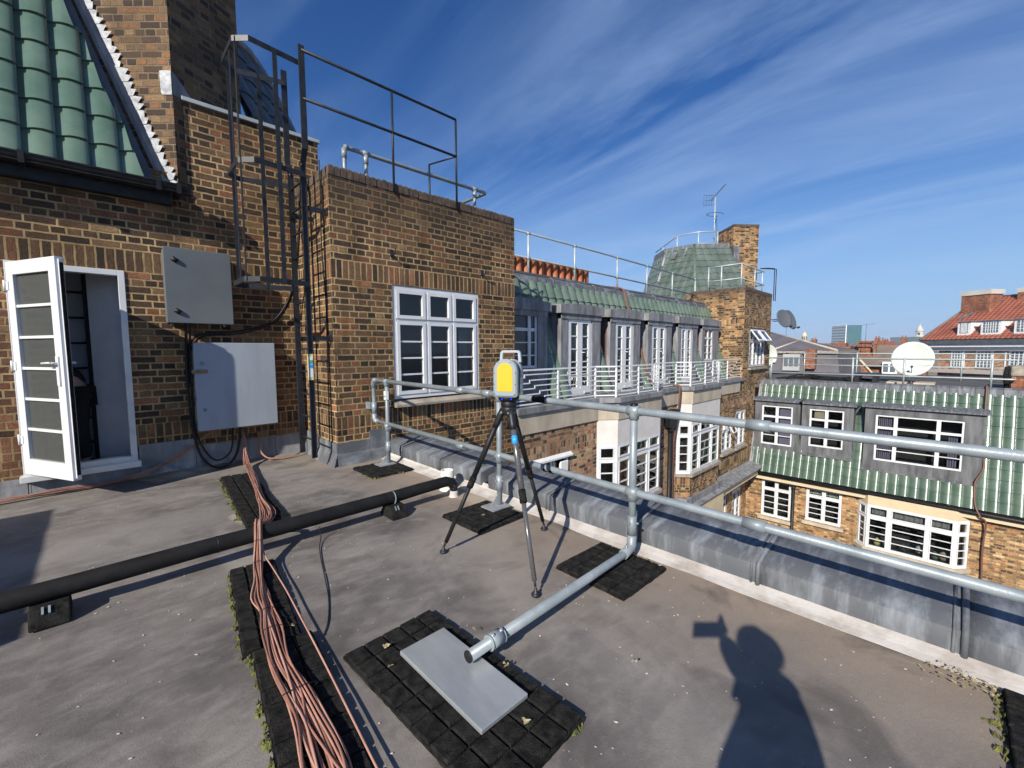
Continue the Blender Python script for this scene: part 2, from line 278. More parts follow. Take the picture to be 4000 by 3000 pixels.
# ------------------------------------------------------------------ mesh helpers
ROOTLOC = {}
def tag(o, label=None, cat=None, group=None, kind=None):
    if label: o['label'] = label
    if cat: o['category'] = cat
    if group: o['group'] = group
    if kind: o['kind'] = kind
    return o
def thing(name, loc, label, cat, group=None, kind=None):
    o = bpy.data.objects.new(name, None); COL.objects.link(o); o.location = loc; o.empty_display_size = .1
    ROOTLOC[o] = Vector(loc); return tag(o, label, cat, group, kind)
class MB:
    def __init__(s): s.v = []; s.f = []; s.mi = []; s.m = []; s.M = None; s.cur = 0; s.sm = []; s.s = False
    def mat(s, name):
        if name not in s.m: s.m.append(name)
        s.cur = s.m.index(name); return s
    def V(s, p):
        p = Vector(p)
        if s.M is not None: p = s.M @ p
        s.v.append(p); return len(s.v)-1
    def F(s, idx): s.f.append(tuple(idx)); s.mi.append(s.cur); s.sm.append(s.s)
    def poly(s, pts): s.F([s.V(p) for p in pts]); return s
    def box(s, x0, x1, y0, y1, z0, z1):
        if x0 > x1: x0, x1 = x1, x0
        if y0 > y1: y0, y1 = y1, y0
        if z0 > z1: z0, z1 = z1, z0
        a = [s.V(p) for p in ((x0,y0,z0),(x1,y0,z0),(x1,y1,z0),(x0,y1,z0),(x0,y0,z1),(x1,y0,z1),(x1,y1,z1),(x0,y1,z1))]
        for q in ((0,3,2,1),(4,5,6,7),(0,1,5,4),(1,2,6,5),(2,3,7,6),(3,0,4,7)): s.F([a[i] for i in q])
        return s
    def prism(s, pts, vec):
        vec = Vector(vec); a = [s.V(p) for p in pts]; b = [s.V(Vector(p)+vec) for p in pts]; n = len(pts)
        s.F(a[::-1]); s.F(b)
        for i in range(n): s.F((a[i], a[(i+1) % n], b[(i+1) % n], b[i]))
        return s
    def tube(s, pts, r, seg=10, cap=True, closed=False, smooth=True):
        pts = [Vector(p) for p in pts]; n = len(pts); rs = r if isinstance(r, (list, tuple)) else [r]*n
        o = s.s; s.s = smooth; rings = []
        t0 = (pts[1]-pts[0]).normalized(); up = Vector((0, 0, 1)) if abs(t0.z) < .9 else Vector((1, 0, 0)); u = t0.cross(up).normalized()
        for i in range(n):
            if closed: tg = (pts[(i+1) % n]-pts[i-1])
            elif i == 0: tg = pts[1]-pts[0]
            elif i == n-1: tg = pts[-1]-pts[-2]
            else: tg = (pts[i+1]-pts[i]).normalized()+(pts[i]-pts[i-1]).normalized()
            tg = tg.normalized() if tg.length > 1e-9 else t0
            u = (u-tg*u.dot(tg)); u = u.normalized() if u.length > 1e-6 else tg.orthogonal().normalized()
            w = tg.cross(u); rings.append([s.V(pts[i]+(u*math.cos(2*math.pi*k/seg)+w*math.sin(2*math.pi*k/seg))*rs[i]) for k in range(seg)])
        for i in range(n if closed else n-1):
            a, b = rings[i], rings[(i+1) % n]
            for k in range(seg): s.F((a[k], a[(k+1) % seg], b[(k+1) % seg], b[k]))
        s.s = False
        if cap and not closed: s.F(rings[0][::-1]); s.F(rings[-1])
        s.s = o; return s
    def rod(s, a, b, r, seg=10): return s.tube([a, b], r, seg)
    def bar(s, a, b, w, h, up=(0, 0, 1)):
        a, b = Vector(a), Vector(b); d = (b-a).normalized(); u = d.cross(Vector(up))
        u = u.normalized() if u.length > 1e-6 else d.orthogonal().normalized(); n = u.cross(d)
        q = [a+u*i*w/2+n*j*h/2 for i, j in ((-1,-1),(1,-1),(1,1),(-1,1))]
        return s.prism(q, b-a)
    def lathe(s, prof, c=(0, 0, 0), ax=(0, 0, 1), seg=20, smooth=True):
        ax = Vector(ax).normalized(); u = ax.orthogonal().normalized(); w = ax.cross(u); c = Vector(c); o = s.s; s.s = smooth; rings = []
        for r, h in prof: rings.append([s.V(c+ax*h+(u*math.cos(2*math.pi*k/seg)+w*math.sin(2*math.pi*k/seg))*max(r, 1e-4)) for k in range(seg)])
        for a, b in zip(rings, rings[1:]):
            for k in range(seg): s.F((a[k], a[(k+1) % seg], b[(k+1) % seg], b[k]))
        s.s = o; return s
    def build(s, name, parent=None, mat=None, bev=0, clip=None, origin=None):
        me = bpy.data.meshes.new(name)
        off = Vector((0, 0, 0))
        if parent is not None:
            q = parent
            while q is not None: off += ROOTLOC.get(q, Vector()); q = q.parent
        elif origin is not None: off = Vector(origin)
        me.from_pydata([v-off for v in s.v], [], s.f)
        if mat: me.materials.append(MATS[mat])
        else:
            for q in s.m: me.materials.append(MATS[q])
            me.polygons.foreach_set('material_index', s.mi)
        me.polygons.foreach_set('use_smooth', s.sm)
        if clip:
            bm = bmesh.new(); bm.from_mesh(me)
            for co, no in clip: bmesh.ops.bisect_plane(bm, geom=bm.verts[:]+bm.edges[:]+bm.faces[:], plane_co=Vector(co)-off, plane_no=Vector(no), clear_outer=True)
            bm.to_mesh(me); bm.free()
        me.update()
        uvl = me.uv_layers.new(name='UVMap')
        for pl in me.polygons:
            n = pl.normal
            if abs(n.z) < .7: tn = Vector((-n.y, n.x, 0)).normalized()
            for li in pl.loop_indices:
                co = me.vertices[me.loops[li].vertex_index].co+off
                uvl.data[li].uv = (co.x, co.y) if abs(n.z) >= .7 else (co.dot(tn), co.z)
        o = bpy.data.objects.new(name, me); COL.objects.link(o); o.parent = parent
        if parent is None: o.location = off
        if parent is not None: ROOTLOC[o] = Vector()
        if bev:
            b = o.modifiers.new('b', 'BEVEL'); b.width = bev; b.segments = 2; b.limit_method = 'ANGLE'; b.angle_limit = R(40)
        return o
def fr(o, x, y, z):
    """matrix from origin and axes"""
    M_ = Matrix((Vector(x), Vector(y), Vector(z))).transposed().to_4x4(); M_.translation = o; return M_
FACE_NEG_Y = lambda x, y, z: fr((x, y, z), (1, 0, 0), (0, 1, 0), (0, 0, 1))      # local x right, y into wall, z up
FACE_NEG_X = lambda x, y, z: fr((x, y, z), (0, -1, 0), (1, 0, 0), (0, 0, 1))
def wall(mb, ax, c, u0, u1, z0, z1, holes=(), bands=(), mat='brick_dark', smat='brick_dark_soldier', depth=.12, sign=1):
    """vertical wall face; ax 'y': plane Y=c, u=X; ax 'x': plane X=c, u=Y. holes (ua,ub,za,zb); bands (za,zb[,mat]) use smat. reveals go +depth*sign"""
    us = sorted({u0, u1, *[h[0] for h in holes], *[h[1] for h in holes]}); us = [u for u in us if u0-1e-6 <= u <= u1+1e-6]
    zs = sorted({z0, z1, *[h[2] for h in holes], *[h[3] for h in holes], *[b[0] for b in bands], *[b[1] for b in bands]}); zs = [z for z in zs if z0-1e-6 <= z <= z1+1e-6]
    pt = (lambda u, z, d=0: (u, c+d*sign, z)) if ax == 'y' else (lambda u, z, d=0: (c+d*sign, u, z))
    flip = (ax == 'y') != (sign > 0)
    for a, b in zip(us, us[1:]):
        for e, g in zip(zs, zs[1:]):
            mu, mz = (a+b)/2, (e+g)/2
            if any(h[0] < mu < h[1] and h[2] < mz < h[3] for h in holes): continue
            bd = [k for k in bands if k[0] < mz < k[1]]
            mb.mat((bd[0][2] if len(bd[0]) > 2 else smat) if bd else mat)
            q = [pt(a, e), pt(b, e), pt(b, g), pt(a, g)]
            mb.poly(q[::-1] if flip else q)
    mb.mat(mat)
    for h in holes:
        a, b, e, g = h[:4]
        for q in ((pt(a, e), pt(a, g), pt(a, g, depth), pt(a, e, depth)), (pt(b, e), pt(b, e, depth), pt(b, g, depth), pt(b, g)),
                  (pt(a, g), pt(b, g), pt(b, g, depth), pt(a, g, depth)), (pt(a, e), pt(a, e, depth), pt(b, e, depth), pt(b, e))): mb.poly(q)
    return mb
def window(parent, M, w, h, cols=(.5, .5), top=.25, bars=3, fw=.055, mw=.05, mat='white_upvc', inner=True, name='window', curtain=None, topbars=0, gb=.022, back=.5, casement=.035, label=None, backmat='interior_dark', flare=.25):
    """a framed window in a local frame M (x right, y into the wall, z up), origin at lower left. window > pane (+ curtain, room_lining)"""
    fm = MB(); fm.M = M; fm.mat(mat); D0, D1 = .0, .07
    fm.box(0, fw, D0, D1, 0, h); fm.box(w-fw, w, D0, D1, 0, h); fm.box(fw, w-fw, D0, D1, 0, fw); fm.box(fw, w-fw, D0, D1, h-fw, h)
    iw = w-2*fw; x = fw; edges = []
    for i, c in enumerate(cols):
        x1 = x+iw*c; edges.append((x, x1)); x = x1
    zt = h-fw-top*h if top else h-fw
    for i, (a, b) in enumerate(edges):
        if i: fm.box(a-mw/2, a+mw/2, D0+.002, D1-.002, fw, h-fw)
    if top: fm.box(fw, w-fw, D0+.004, D1-.004, zt-mw/2, zt+mw/2)
    pan = MB(); pan.M = M
    for i, (a, b) in enumerate(edges):
        a2 = a+(mw/2 if i else 0); b2 = b-(mw/2 if i < len(edges)-1 else 0)
        cells = [(fw, zt-(mw/2 if top else 0), bars)]
        if top: cells.append((zt+mw/2, h-fw, topbars))
        for z0, z1, nb in cells:
            if casement:
                cs = casement
                fm.box(a2+.003, a2+cs, -.012, .05, z0+.003, z1-.003); fm.box(b2-cs, b2-.003, -.012, .05, z0+.003, z1-.003)
                fm.box(a2+cs, b2-cs, -.012, .05, z0+.003, z0+cs); fm.box(a2+cs, b2-cs, -.012, .05, z1-cs, z1-.003)
            else: cs = 0
            for k in range(1, nb+1):
                zz = z0+cs+(z1-z0-2*cs)*k/(nb+1); fm.box(a2+cs, b2-cs, .004, .045, zz-gb/2, zz+gb/2)
            pan.poly([(a2+cs, .025, z0+cs), (b2-cs, .025, z0+cs), (b2-cs, .025, z1-cs), (a2+cs, .025, z1-cs)])
    wf = fm.build(name, parent, bev=0)
    if label: wf['label'] = label
    pan.build('pane', wf, 'window_glass')
    if inner:
        b = MB(); b.M = M; e = flare
        b.poly([(-e, back, -e), (w+e, back, -e), (w+e, back, h+e), (-e, back, h+e)])
        b.poly([(0, .075, 0), (0, .075, h), (-e, back, h+e), (-e, back, -e)]); b.poly([(w, .075, 0), (w, .075, h), (w+e, back, h+e), (w+e, back, -e)])
        b.poly([(0, .075, 0), (w, .075, 0), (w+e, back, -e), (-e, back, -e)]); b.poly([(0, .075, h), (w, .075, h), (w+e, back, h+e), (-e, back, h+e)])
        b.build('room_lining', wf, backmat)
    for (a, b_, z0, z1, cmat) in (curtain or ()):
        cm = MB(); cm.M = M; cm.s = True; cm.mat(cmat); n = max(4, int((b_-a)/.02)); pr = None
        for i in range(n+1):
            xx = a+(b_-a)*i/n; yy = .13+.018*math.sin(i*1.1)+.01*math.sin(i*.6)
            q = (cm.V((xx, yy, z0)), cm.V((xx, yy, z1)))
            if pr: cm.F((pr[0], q[0], q[1], pr[1]))
            pr = q
        cm.build('curtain', wf)
    return wf
PROF = [(0, .0), (.09, .003), (.18, .012), (.30, .029), (.43, .043), (.58, .051), (.73, .053), (.86, .050), (.95, .044), (1.0, .034)]
def tiles(mb, O, U, Vv, Nn, nu, nv, wt, lt, jit=.004, hs=1.0, prof=PROF, lip=.022, skip=None):
    O, U, Vv, Nn = Vector(O), Vector(U).normalized(), Vector(Vv).normalized(), Vector(Nn).normalized()
    for j in range(nv):
        for i in range(nu):
            if skip and skip(O+U*((i+.5)*wt)+Vv*((j+.5)*lt)): continue
            jo = random.uniform(-jit, jit); pu = [(u, h*hs) for u, h in prof]; mb.s = True
            def P_(u, h, v, n): return O+U*((i+u)*wt)+Vv*v+Nn*(h+n)
            v0 = j*lt+jo; v1 = (j+1)*lt+.03
            a = [mb.V(P_(u, h, v0, lip)) for u, h in pu]; b = [mb.V(P_(u, h, v1, -.002)) for u, h in pu]
            for k in range(len(pu)-1): mb.F((a[k], a[k+1], b[k+1], b[k]))
            mb.s = False
            c = [mb.V(P_(u, h, v0, lip)) for u, h in pu]; d = [mb.V(P_(u, h, v0, lip-.018)) for u, h in pu]
            for k in range(len(pu)-1): mb.F((d[k], d[k+1], c[k+1], c[k]))
            e = [mb.V(P_(1.0, pu[-1][1], v0, lip)), mb.V(P_(1.0, pu[-1][1], v1, -.002)), mb.V(P_(1.0, -.004, v1, -.002)), mb.V(P_(1.0, -.004, v0, lip))]
            mb.F(e)
    return mb

# ================================================================== SETTING
g = MB(); g.box(-400, 3500, -2500, 3500, -21.0, -20.0); tag(g.build('ground', mat='street', origin=(0, 0, -20)), kind='structure')
# terrace deck with slight ponding undulation
g = MB(); nx, ny = 90, 110; X0, X1, Y0, Y1 = -3.2, 2.70, -3.0, 6.17; g.s = True
ids = []
for j in range(ny+1):
    for i in range(nx+1):
        x = X0+(X1-X0)*i/nx; y = Y0+(Y1-Y0)*j/ny
        z = .008*noise.noise(Vector((x*1.1, y*1.1, 3))) + .004*noise.noise(Vector((x*3.3, y*3.3, 1)))-.002
        z += .035*max(0, 1-(6.17-y)/.13) if x < 2.1 else 0
        ids.append(g.V((x, y, z)))
for j in range(ny):
    for i in range(nx): a = j*(nx+1)+i; g.F((a, a+1, a+nx+2, a+nx+1))
tag(g.build('terrace_floor', mat='asphalt_roof', origin=(0, 2, 0)), kind='structure')
# distant land
h = MB(); h.s = True; pr = None
for i in range(60):
    a = R(-25)+R(90)*i/59; d = 2600
    z = 4+13*abs(noise.noise(Vector((i*.21, 0, 0))))+14*math.exp(-((i-22)/9)**2)
    q = (h.V((d*math.cos(a), d*math.sin(a), -20)), h.V((d*math.cos(a), d*math.sin(a), z)), h.V(((d+900)*math.cos(a), (d+900)*math.sin(a), -20)))
    if pr: h.F((q[0], pr[0], pr[1], q[1])); h.F((q[1], pr[1], pr[2], q[2]))
    pr = q
tag(h.build('hills', mat='distant_hill', origin=(2600, 0, 0)), kind='structure')

# ================================================================== PARAPET (kerb + lead capping with seams)
ZL = lambda y: .012*(y-.5)
par = thing('parapet', (2.8, 1, 0), 'low parapet with grey lead capping along the outer edge of the terrace', 'parapet')
b = MB(); b.mat('kerb_white'); ysg = [(-3.0, 3.19), (3.19, 5.12)]
for a, c in ysg:
    b.prism([(2.555, a, 0), (2.60, a, .010), (2.668, a, .034), (2.70, a, .07), (2.70, a, -.02), (2.555, a, -.02)], (0, c-a, 0))
b.mat('brick_dark'); b.box(2.705, 3.03, -3.0, 5.117, -9, .02)
b.build('upstand', par)
def lead_cap(y0, y1):
    b = MB(); n = max(3, int((y1-y0)/.09)); rows = []; b.s = True
    for i in range(n+1):
        y = y0+(y1-y0)*i/n; e = .003*noise.noise(Vector((y*7, 0, 2))); e2 = .006*noise.noise(Vector((y*4, 1, 2))); z = ZL(y)
        rows.append([b.V(p) for p in ((2.668+e, y, .016+z), (2.662+e, y, .05+z), (2.664+e, y, .132+z+e2*.5), (2.672, y, .142+z+e2*.5), (2.80, y, .168+z+e2), (2.90, y, .185+z+e2), (3.035, y, .203+z), (3.046, y, .197+z), (3.05, y, .10+z))])
    for p, q in zip(rows, rows[1:]):
        for k in range(len(p)-1): b.F((p[k+1], p[k], q[k], q[k+1]))
    b.s = False; b.F(rows[0]); b.F(rows[-1][::-1])
    return b.build('lead_cap', par, 'lead')
def lead_roll(y, r=.013):
    b = MB(); z = ZL(y)
    b.tube([(2.660, y, .018+z), (2.658, y, .13+z), (2.668, y, .150+z), (2.80, y, .178+z), (3.03, y, .212+z), (3.055, y, .2+z), (3.058, y, .1+z)], r, 8); b.tube([(2.662, y+.035, .018+z), (2.662, y+.035, .13+z), (2.672, y+.035, .146+z), (2.80, y+.035, .172+z), (3.03, y+.035, .207+z)], .007, 6); b.build('lead_roll', par, 'lead')
for a, c in ((-3.0, -.93), (-.92, -.095), (-.09, .73), (.735, 1.495), (1.5, 2.305), (2.31, 3.085), (3.20, 3.895), (3.90, 4.70), (4.705, 5.12)): lead_cap(a, c)
for y in (-.92, -.09, .73): lead_roll(y)
for y in (1.497, 2.307, 3.898, 4.70): lead_roll(y, .009)

# ================================================================== DOOR WALL (rear wall of the terrace, plane Y = 6.17)
WY = 6.17
dw = thing('rear_wall', (.5, WY, 0), 'dark brick wall behind the terrace with the open white glazed door', 'wall')
b = MB()
wall(b, 'y', WY, -3.2, -.545, -.1, 2.226, bands=[(.351, .576, 'brick_russet_soldier')], mat='brick_russet')
wall(b, 'y', WY, -3.2, -.545, 2.226, 3.35, bands=[(2.226, 2.451)], mat='brick_dark')
wall(b, 'y', WY, -.545, .80, -.1, 3.35, holes=[(-.545, .287, .15, 2.226)], bands=[(2.226, 2.451), (.351, .576)], mat='brick_dark', depth=.2)
wall(b, 'y', WY, .80, 2.34, -.1, 4.16, bands=[(2.226, 2.451), (.351, .576)], depth=.2)
b.mat('brick_dark'); b.poly([(2.34, WY, 3.3), (2.34, WY+.24, 3.3), (2.34, WY+.24, 4.16), (2.34, WY, 4.16)])
b.poly([(.80, WY+.24, 3.2), (.80, WY+.24, 4.16), (2.34, WY+.24, 4.16), (2.34, WY+.24, 3.2)])
b.build('brickwork', dw)
b = MB(); b.box(.87, 2.36, WY-.035, WY+.27, 4.16, 4.205); b.build('metal_coping', dw, 'galvanised_far', bev=.004)
# lead skirting pieces at the foot of the wall
x = -3.2
for w_ in (1.1, 1.25, .33, .02, .8, .5, .85, .62):
    if x > 2.03: break
    x1 = min(x+w_, 2.045); hh = .30 if x < .28 else (.36 if x < .55 else .27)
    if x1 > -.56 and x < .28: hh = .17
    b = MB(); e = .006*random.random()
    b.prism([(x, WY-.002, -.02), (x, WY-.045-e, 0), (x, WY-.020-e, .10), (x, WY-.012-e, hh), (x, WY-.002, hh)], (x1-x-.004, 0, 0)); b.build('lead_flashing', dw, 'lead_dark')
    x = x1
# door frame
b = MB(); x0, x1, z0, z1 = -.545, .287, .15, 2.226
b.box(x0, x0+.055, WY-.012, WY+.075, z0, z1); b.box(x1-.055, x1, WY-.012, WY+.075, z0, z1); b.box(x0+.055, x1-.055, WY-.012, WY+.075, z1-.055, z1); b.box(x0+.055, x1-.055, WY-.01, WY+.09, z0+.05, z0+.10)
b.box(x0-.02, x1+.02, WY-.10, WY+.07, z0-.01, z0+.05)
b.build('door_frame', dw, 'white_upvc', bev=.004)
# door leaf, opened outwards
H0 = Vector((-.535, WY-.02, .22)); ang = math.atan2(5.478-H0.y, -.20-H0.x); dx = Vector((math.cos(ang), math.sin(ang), 0)); dy = Vector((-dx.y, dx.x, 0))   # dy points away from camera side
Md = fr(H0, dx, dy, (0, 0, 1)); LW, LH = .765, 1.985
b = MB(); b.M = Md; sw = .105
b.box(0, sw, 0, .062, 0, LH); b.box(LW-sw, LW, 0, .062, 0, LH); b.box(sw, LW-sw, 0, .062, 0, .15); b.box(sw, LW-sw, 0, .062, LH-.12, LH)
for k in range(1, 6):
    zz = .15+(LH-.27)*k/6; b.box(sw, LW-sw, .008, .054, zz-.013, zz+.013)
b.box(LW, LW+.018, .02, .05, .02, LH-.02)
leaf = b.build('door', dw, 'white_upvc', bev=.003)
b = MB(); b.M = Md; b.box(sw, LW-sw, .027, .035, .15, LH-.12); b.build('pane', leaf, 'door_glass')
b = MB(); b.M = Md
b.box(LW-.085, LW-.045, -.012, 0, .86, 1.12); b.box(LW-.085, LW-.045, .062, .074, .86, 1.12)
for sgn, yy in ((-1, -.012), (1, .074)):
    b.rod((LW-.065, yy, 1.06), (LW-.065, yy+sgn*.04, 1.06), .009); b.tube([(LW-.065, yy+sgn*.04, 1.06), (LW-.10, yy+sgn*.045, 1.062), (LW-.19, yy+sgn*.045, 1.058)], .0095)
b.build('handle', leaf, 'white_upvc')
for zz in (.28, .98, 1.72):
    b = MB(); b.M = Md; b.rod((-.012, -.01, zz), (-.012, -.01, zz+.10), .011); b.box(-.012, .035, -.006, 0, zz+.01, zz+.09); b.build('hinge', leaf, 'white_upvc')
b = MB(); b.M = Md; b.box(LW+.018, LW+.024, .022, .048, .05, LH-.05); b.build('door_seal', leaf, 'black_rubber')
# room behind the door
b = MB(); b.mat('interior_white')
b.poly([(.287, WY+.08, .1), (.287, 7.2, .1), (.287, 7.2, 2.6), (.287, WY+.08, 2.6)]); b.poly([(-1.7, 7.2, .1), (.287, 7.2, .1), (.287, 7.2, 2.6), (-1.7, 7.2, 2.6)])
b.poly([(-1.7, WY+.1, .1), (-1.7, 8.4, .1), (-1.7, 8.4, 2.6), (-1.7, WY+.1, 2.6)])
b.mat('interior'); b.poly([(-1.7, WY+.08, 2.6), (.287, WY+.08, 2.6), (.287, 8.4, 2.6), (-1.7, 8.4, 2.6)]); b.mat('interior_dark'); b.poly([(-1.7, WY+.08, .1), (.287, WY+.08, .1), (.287, 8.4, .1), (-1.7, 8.4, .1)])
b.poly([(-1.7, WY+.201, .1), (-.545, WY+.201, .1), (-.545, WY+.201, 2.6), (-1.7, WY+.201, 2.6)]); b.poly([(-.545, WY+.201, 2.226), (.287, WY+.201, 2.226), (.287, WY+.201, 2.6), (-.545, WY+.201, 2.6)])
b.build('room_lining', dw)
b = MB(); b.prism([(.285, 6.40, .12), (-.01, 6.66, .12), (.0, 6.68, .12), (.287, 6.43, .12)], (0, 0, 2.3)); b.build('inner_panel', dw, 'inner_white')  # pale panel added near the opening, angled to catch more sky light
# indoor ladder seen through the door
il = thing('indoor_ladder', (-.2, 7.09, .1), 'black wall ladder inside the dim room behind the open door', 'ladder')
for xx in (-.42, -.02):
    b = MB(); b.box(xx-.03, xx+.03, 7.06, 7.12, .1, 2.59); b.build('stile', il, 'black_steel')
for k in range(8):
    b = MB(); b.rod((-.40, 7.09, .32+k*.29), (-.04, 7.09, .32+k*.29), .013); b.build('rung', il, 'black_steel')

# gutter + fascia under the tiles
gt = thing('gutter', (-.5, 6.0, 3.1), 'black gutter and fascia board under the green roof tiles', 'gutter')
b = MB(); b.s = True; pr = None
for k in range(9):
    a = math.pi*k/8; y, z = 5.985-.06*math.cos(a), 3.165-.085*math.sin(a)
    q = (b.V((-3.2, y, z)), b.V((.872, y, z)))
    if pr: b.F((pr[0], pr[1], q[1], q[0]))
    pr = q
b.s = False; b.box(.872, .88, 5.92, 6.05, 3.075, 3.17); b.box(-3.2, .872, 5.918, 5.926, 3.158, 3.172); b.box(-3.2, .872, 5.93, 6.04, 3.09, 3.10)
b.build('gutter_channel', gt, 'black_plastic')
b = MB(); b.box(-3.2, .715, 6.06, WY-.003, 2.975, 3.20); b.build('fascia_board', gt, 'black_plastic')
for xx in (-1.3, -.36, .60, .77):
    b = MB(); b.box(xx-.02, xx+.02, 5.915, 6.055, 3.07, 3.18); b.build('bracket', gt, 'black_plastic')

# green tiled mansard above
V0 = Vector((0, 1, 3.37)).normalized(); N0 = Vector((0, -3.37, 1)).normalized()
tr = thing('tiled_roof', (-1, 6.1, 3.15), 'steep roof of glossy green glazed pantiles above the door', 'roof')
TCLIP = ((.735-.05, 6.164, 3.19), Vector((.685*.72+.666*.7, 0, 0)) if False else (Vector((-.685, .666, 2.29)).cross(Vector((-.70, -.72, 0)))).normalized())
if TCLIP[1].x < 0: TCLIP = (TCLIP[0], -TCLIP[1])
b = MB(); tiles(b, (-3.02, 6.02, 3.13), (1, 0, 0), V0, N0, 18, 12, .222, .315, hs=1.05)
b.build('tiles', tr, 'glazed_green', clip=[TCLIP])
b = MB(); b.poly([(-3.2, 6.04, 3.12), (.8, 6.04, 3.12), (.8, 6.04+1.2, 3.12+1.2*3.37), (-3.2, 6.04+1.2, 3.12+1.2*3.37)]); b.build('underlay', tr, 'slate_dark', clip=[TCLIP])
# chimney with canted faces
A_ = Vector((.79, 6.12)); d1 = Vector((math.cos(R(27.9)), math.sin(R(27.9)))); d2 = Vector((math.cos(R(135.9)), math.sin(R(135.9))))
B_ = A_+d1*.84; C_ = B_+d2*1.5; D_ = A_+d2*1.3
ch = thing('chimney_stack', (.9, 6.6, 3.1), 'tall dark brick chimney rising beside the green tiles, cropped by the top of the photo', 'chimney')
b = MB(); b.prism([(A_.x, A_.y, 3.0), (B_.x, B_.y, 3.0), (C_.x, C_.y, 3.0), (D_.x, D_.y, 3.0)], (0, 0, 4.6)); b.build('stack', ch, 'brick_tower')
# stepped lead flashing along the junction
nl = Vector((-d2.y, d2.x, 0)); nl = nl if nl.y < 0 else -nl; nl = Vector((d2.y, -d2.x, 0)) if Vector((d2.y, -d2.x, 0)).y < 0 else Vector((-d2.y, d2.x, 0))
P0, P1 = Vector((.735, 6.164, 3.19)), Vector((.05, 6.83, 5.48))
b = MB(); n = 31; b.mat('lead_bright'); right = Vector((-d2.x, -d2.y, 0))
for k in range(n):
    p, q = P0.lerp(P1, k/n), P0.lerp(P1, (k+1)/n); e = nl*(.012+.004*(k % 2)+.004*random.random()); w0 = .06+random.uniform(-.02, .02); w1 = .125+random.uniform(-.025, .03)
    b.poly([p+e-right*.05, p+e+right*w0, q+e+right*w1+Vector((0, 0, random.uniform(-.02, .0))), q+e+right*w0*1.1, q+e-right*.05])
b.build('step_flashing', ch)
b = MB(); b.mat('lead_dark')
for k in range(8):
    p, q = P0.lerp(P1, k/8), P0.lerp(P1, (k+1.04)/8); e = nl*.05; right = Vector((-d2.x, -d2.y, 0)); w_ = .035
    b.prism([p-right*(.06), p+right*.01+e*.3, p+e*1.2-right*.02, p+e*.9-right*.075], q-p)
b.build('lead_soaker', ch)
b = MB(); b.mat('lead'); q = Vector((A_.x, A_.y, 4.17)); e = nl*.007; e1 = Vector((d1.y, -d1.x, 0))*.007
lt = Vector((d2.x, d2.y, 0)); rt = Vector((d1.x, d1.y, 0))
b.mat('lead_bright'); b.poly([q+e+lt*.12+Vector((0, 0, .02)), q+e+lt*.10+Vector((0, 0, 0)), q+e, q+e+Vector((0, 0, .25)), q+e+lt*.125+Vector((0, 0, .25))])
b.mat('lead_dark'); b.poly([q+e1, q+e1+rt*.11, q+e1+rt*.22+Vector((0, 0, .04)), q+e1+rt*.07+Vector((0, 0, .2)), q+e1+Vector((0, 0, .25))])
b.build('cap_flashing', ch)
# shaded mansard corner glimpsed behind the chimney
rm = thing('corner_roof', (2, 7, 4), 'shaded slate-grey tiled roof corner glimpsed behind the tall chimney and cage ladder', 'roof')
def facet(parent, name, bl, br, tl, tr_, mat, wt=.25, lt=.34, hs=.9):
    bl, br, tl, tr_ = map(Vector, (bl, br, tl, tr_)); U = (br-bl).normalized(); nrm = (br-bl).cross(tl-bl).normalized(); Vv = nrm.cross(U).normalized()
    lo = min(0, (tl-bl).dot(U)); hi = max((br-bl).dot(U), (tr_-bl).dot(U)); ht = (tl-bl).dot(Vv)
    b = MB(); tiles(b, bl+U*lo, U, Vv, nrm, int((hi-lo)/wt)+1, int(ht/lt)+1, wt, lt, hs=hs)
    sl = (tl-bl).normalized(); sr = (tr_-br).normalized()
    cl = [(bl, nrm.cross(sl) if nrm.cross(sl).dot(U) < 0 else -nrm.cross(sl)), (br, nrm.cross(sr) if nrm.cross(sr).dot(U) > 0 else -nrm.cross(sr)), (tl, Vv)]
    return b.build(name, parent, mat, clip=cl)
facet(rm, 'tiles', (1.75, 6.42, 4.05), (2.72, 7.3, 4.05), (1.2, 6.9, 5.72), (2.12, 7.72, 5.72), 'slate_dark', .3, .36)
b = MB(); b.poly([(1.75, 6.42, 3.9), (2.72, 7.3, 3.9), (2.12, 7.72, 5.72), (1.2, 6.9, 5.72)]); b.poly([(2.72, 7.3, 3.9), (2.72, 9, 3.9), (2.12, 9, 5.72), (2.12, 7.72, 5.72)]); b.poly([(1.2, 6.9, 5.72), (2.12, 7.72, 5.72), (2.12, 9, 5.72), (1.2, 9, 5.72)])
b.box(2.30, 2.36, 6.41, 9, 3.0, 4.1)
b.build('roof_shell', rm, 'slate_dark')
b = MB(); b.tube([(1.2, 6.86, 5.70), (1.9, 7.47, 5.74), (2.14, 7.70, 5.66), (2.42, 7.52, 4.95), (2.70, 7.32, 4.15)], .055, 8); b.build('hip_tiles', rm, 'lead_dark')

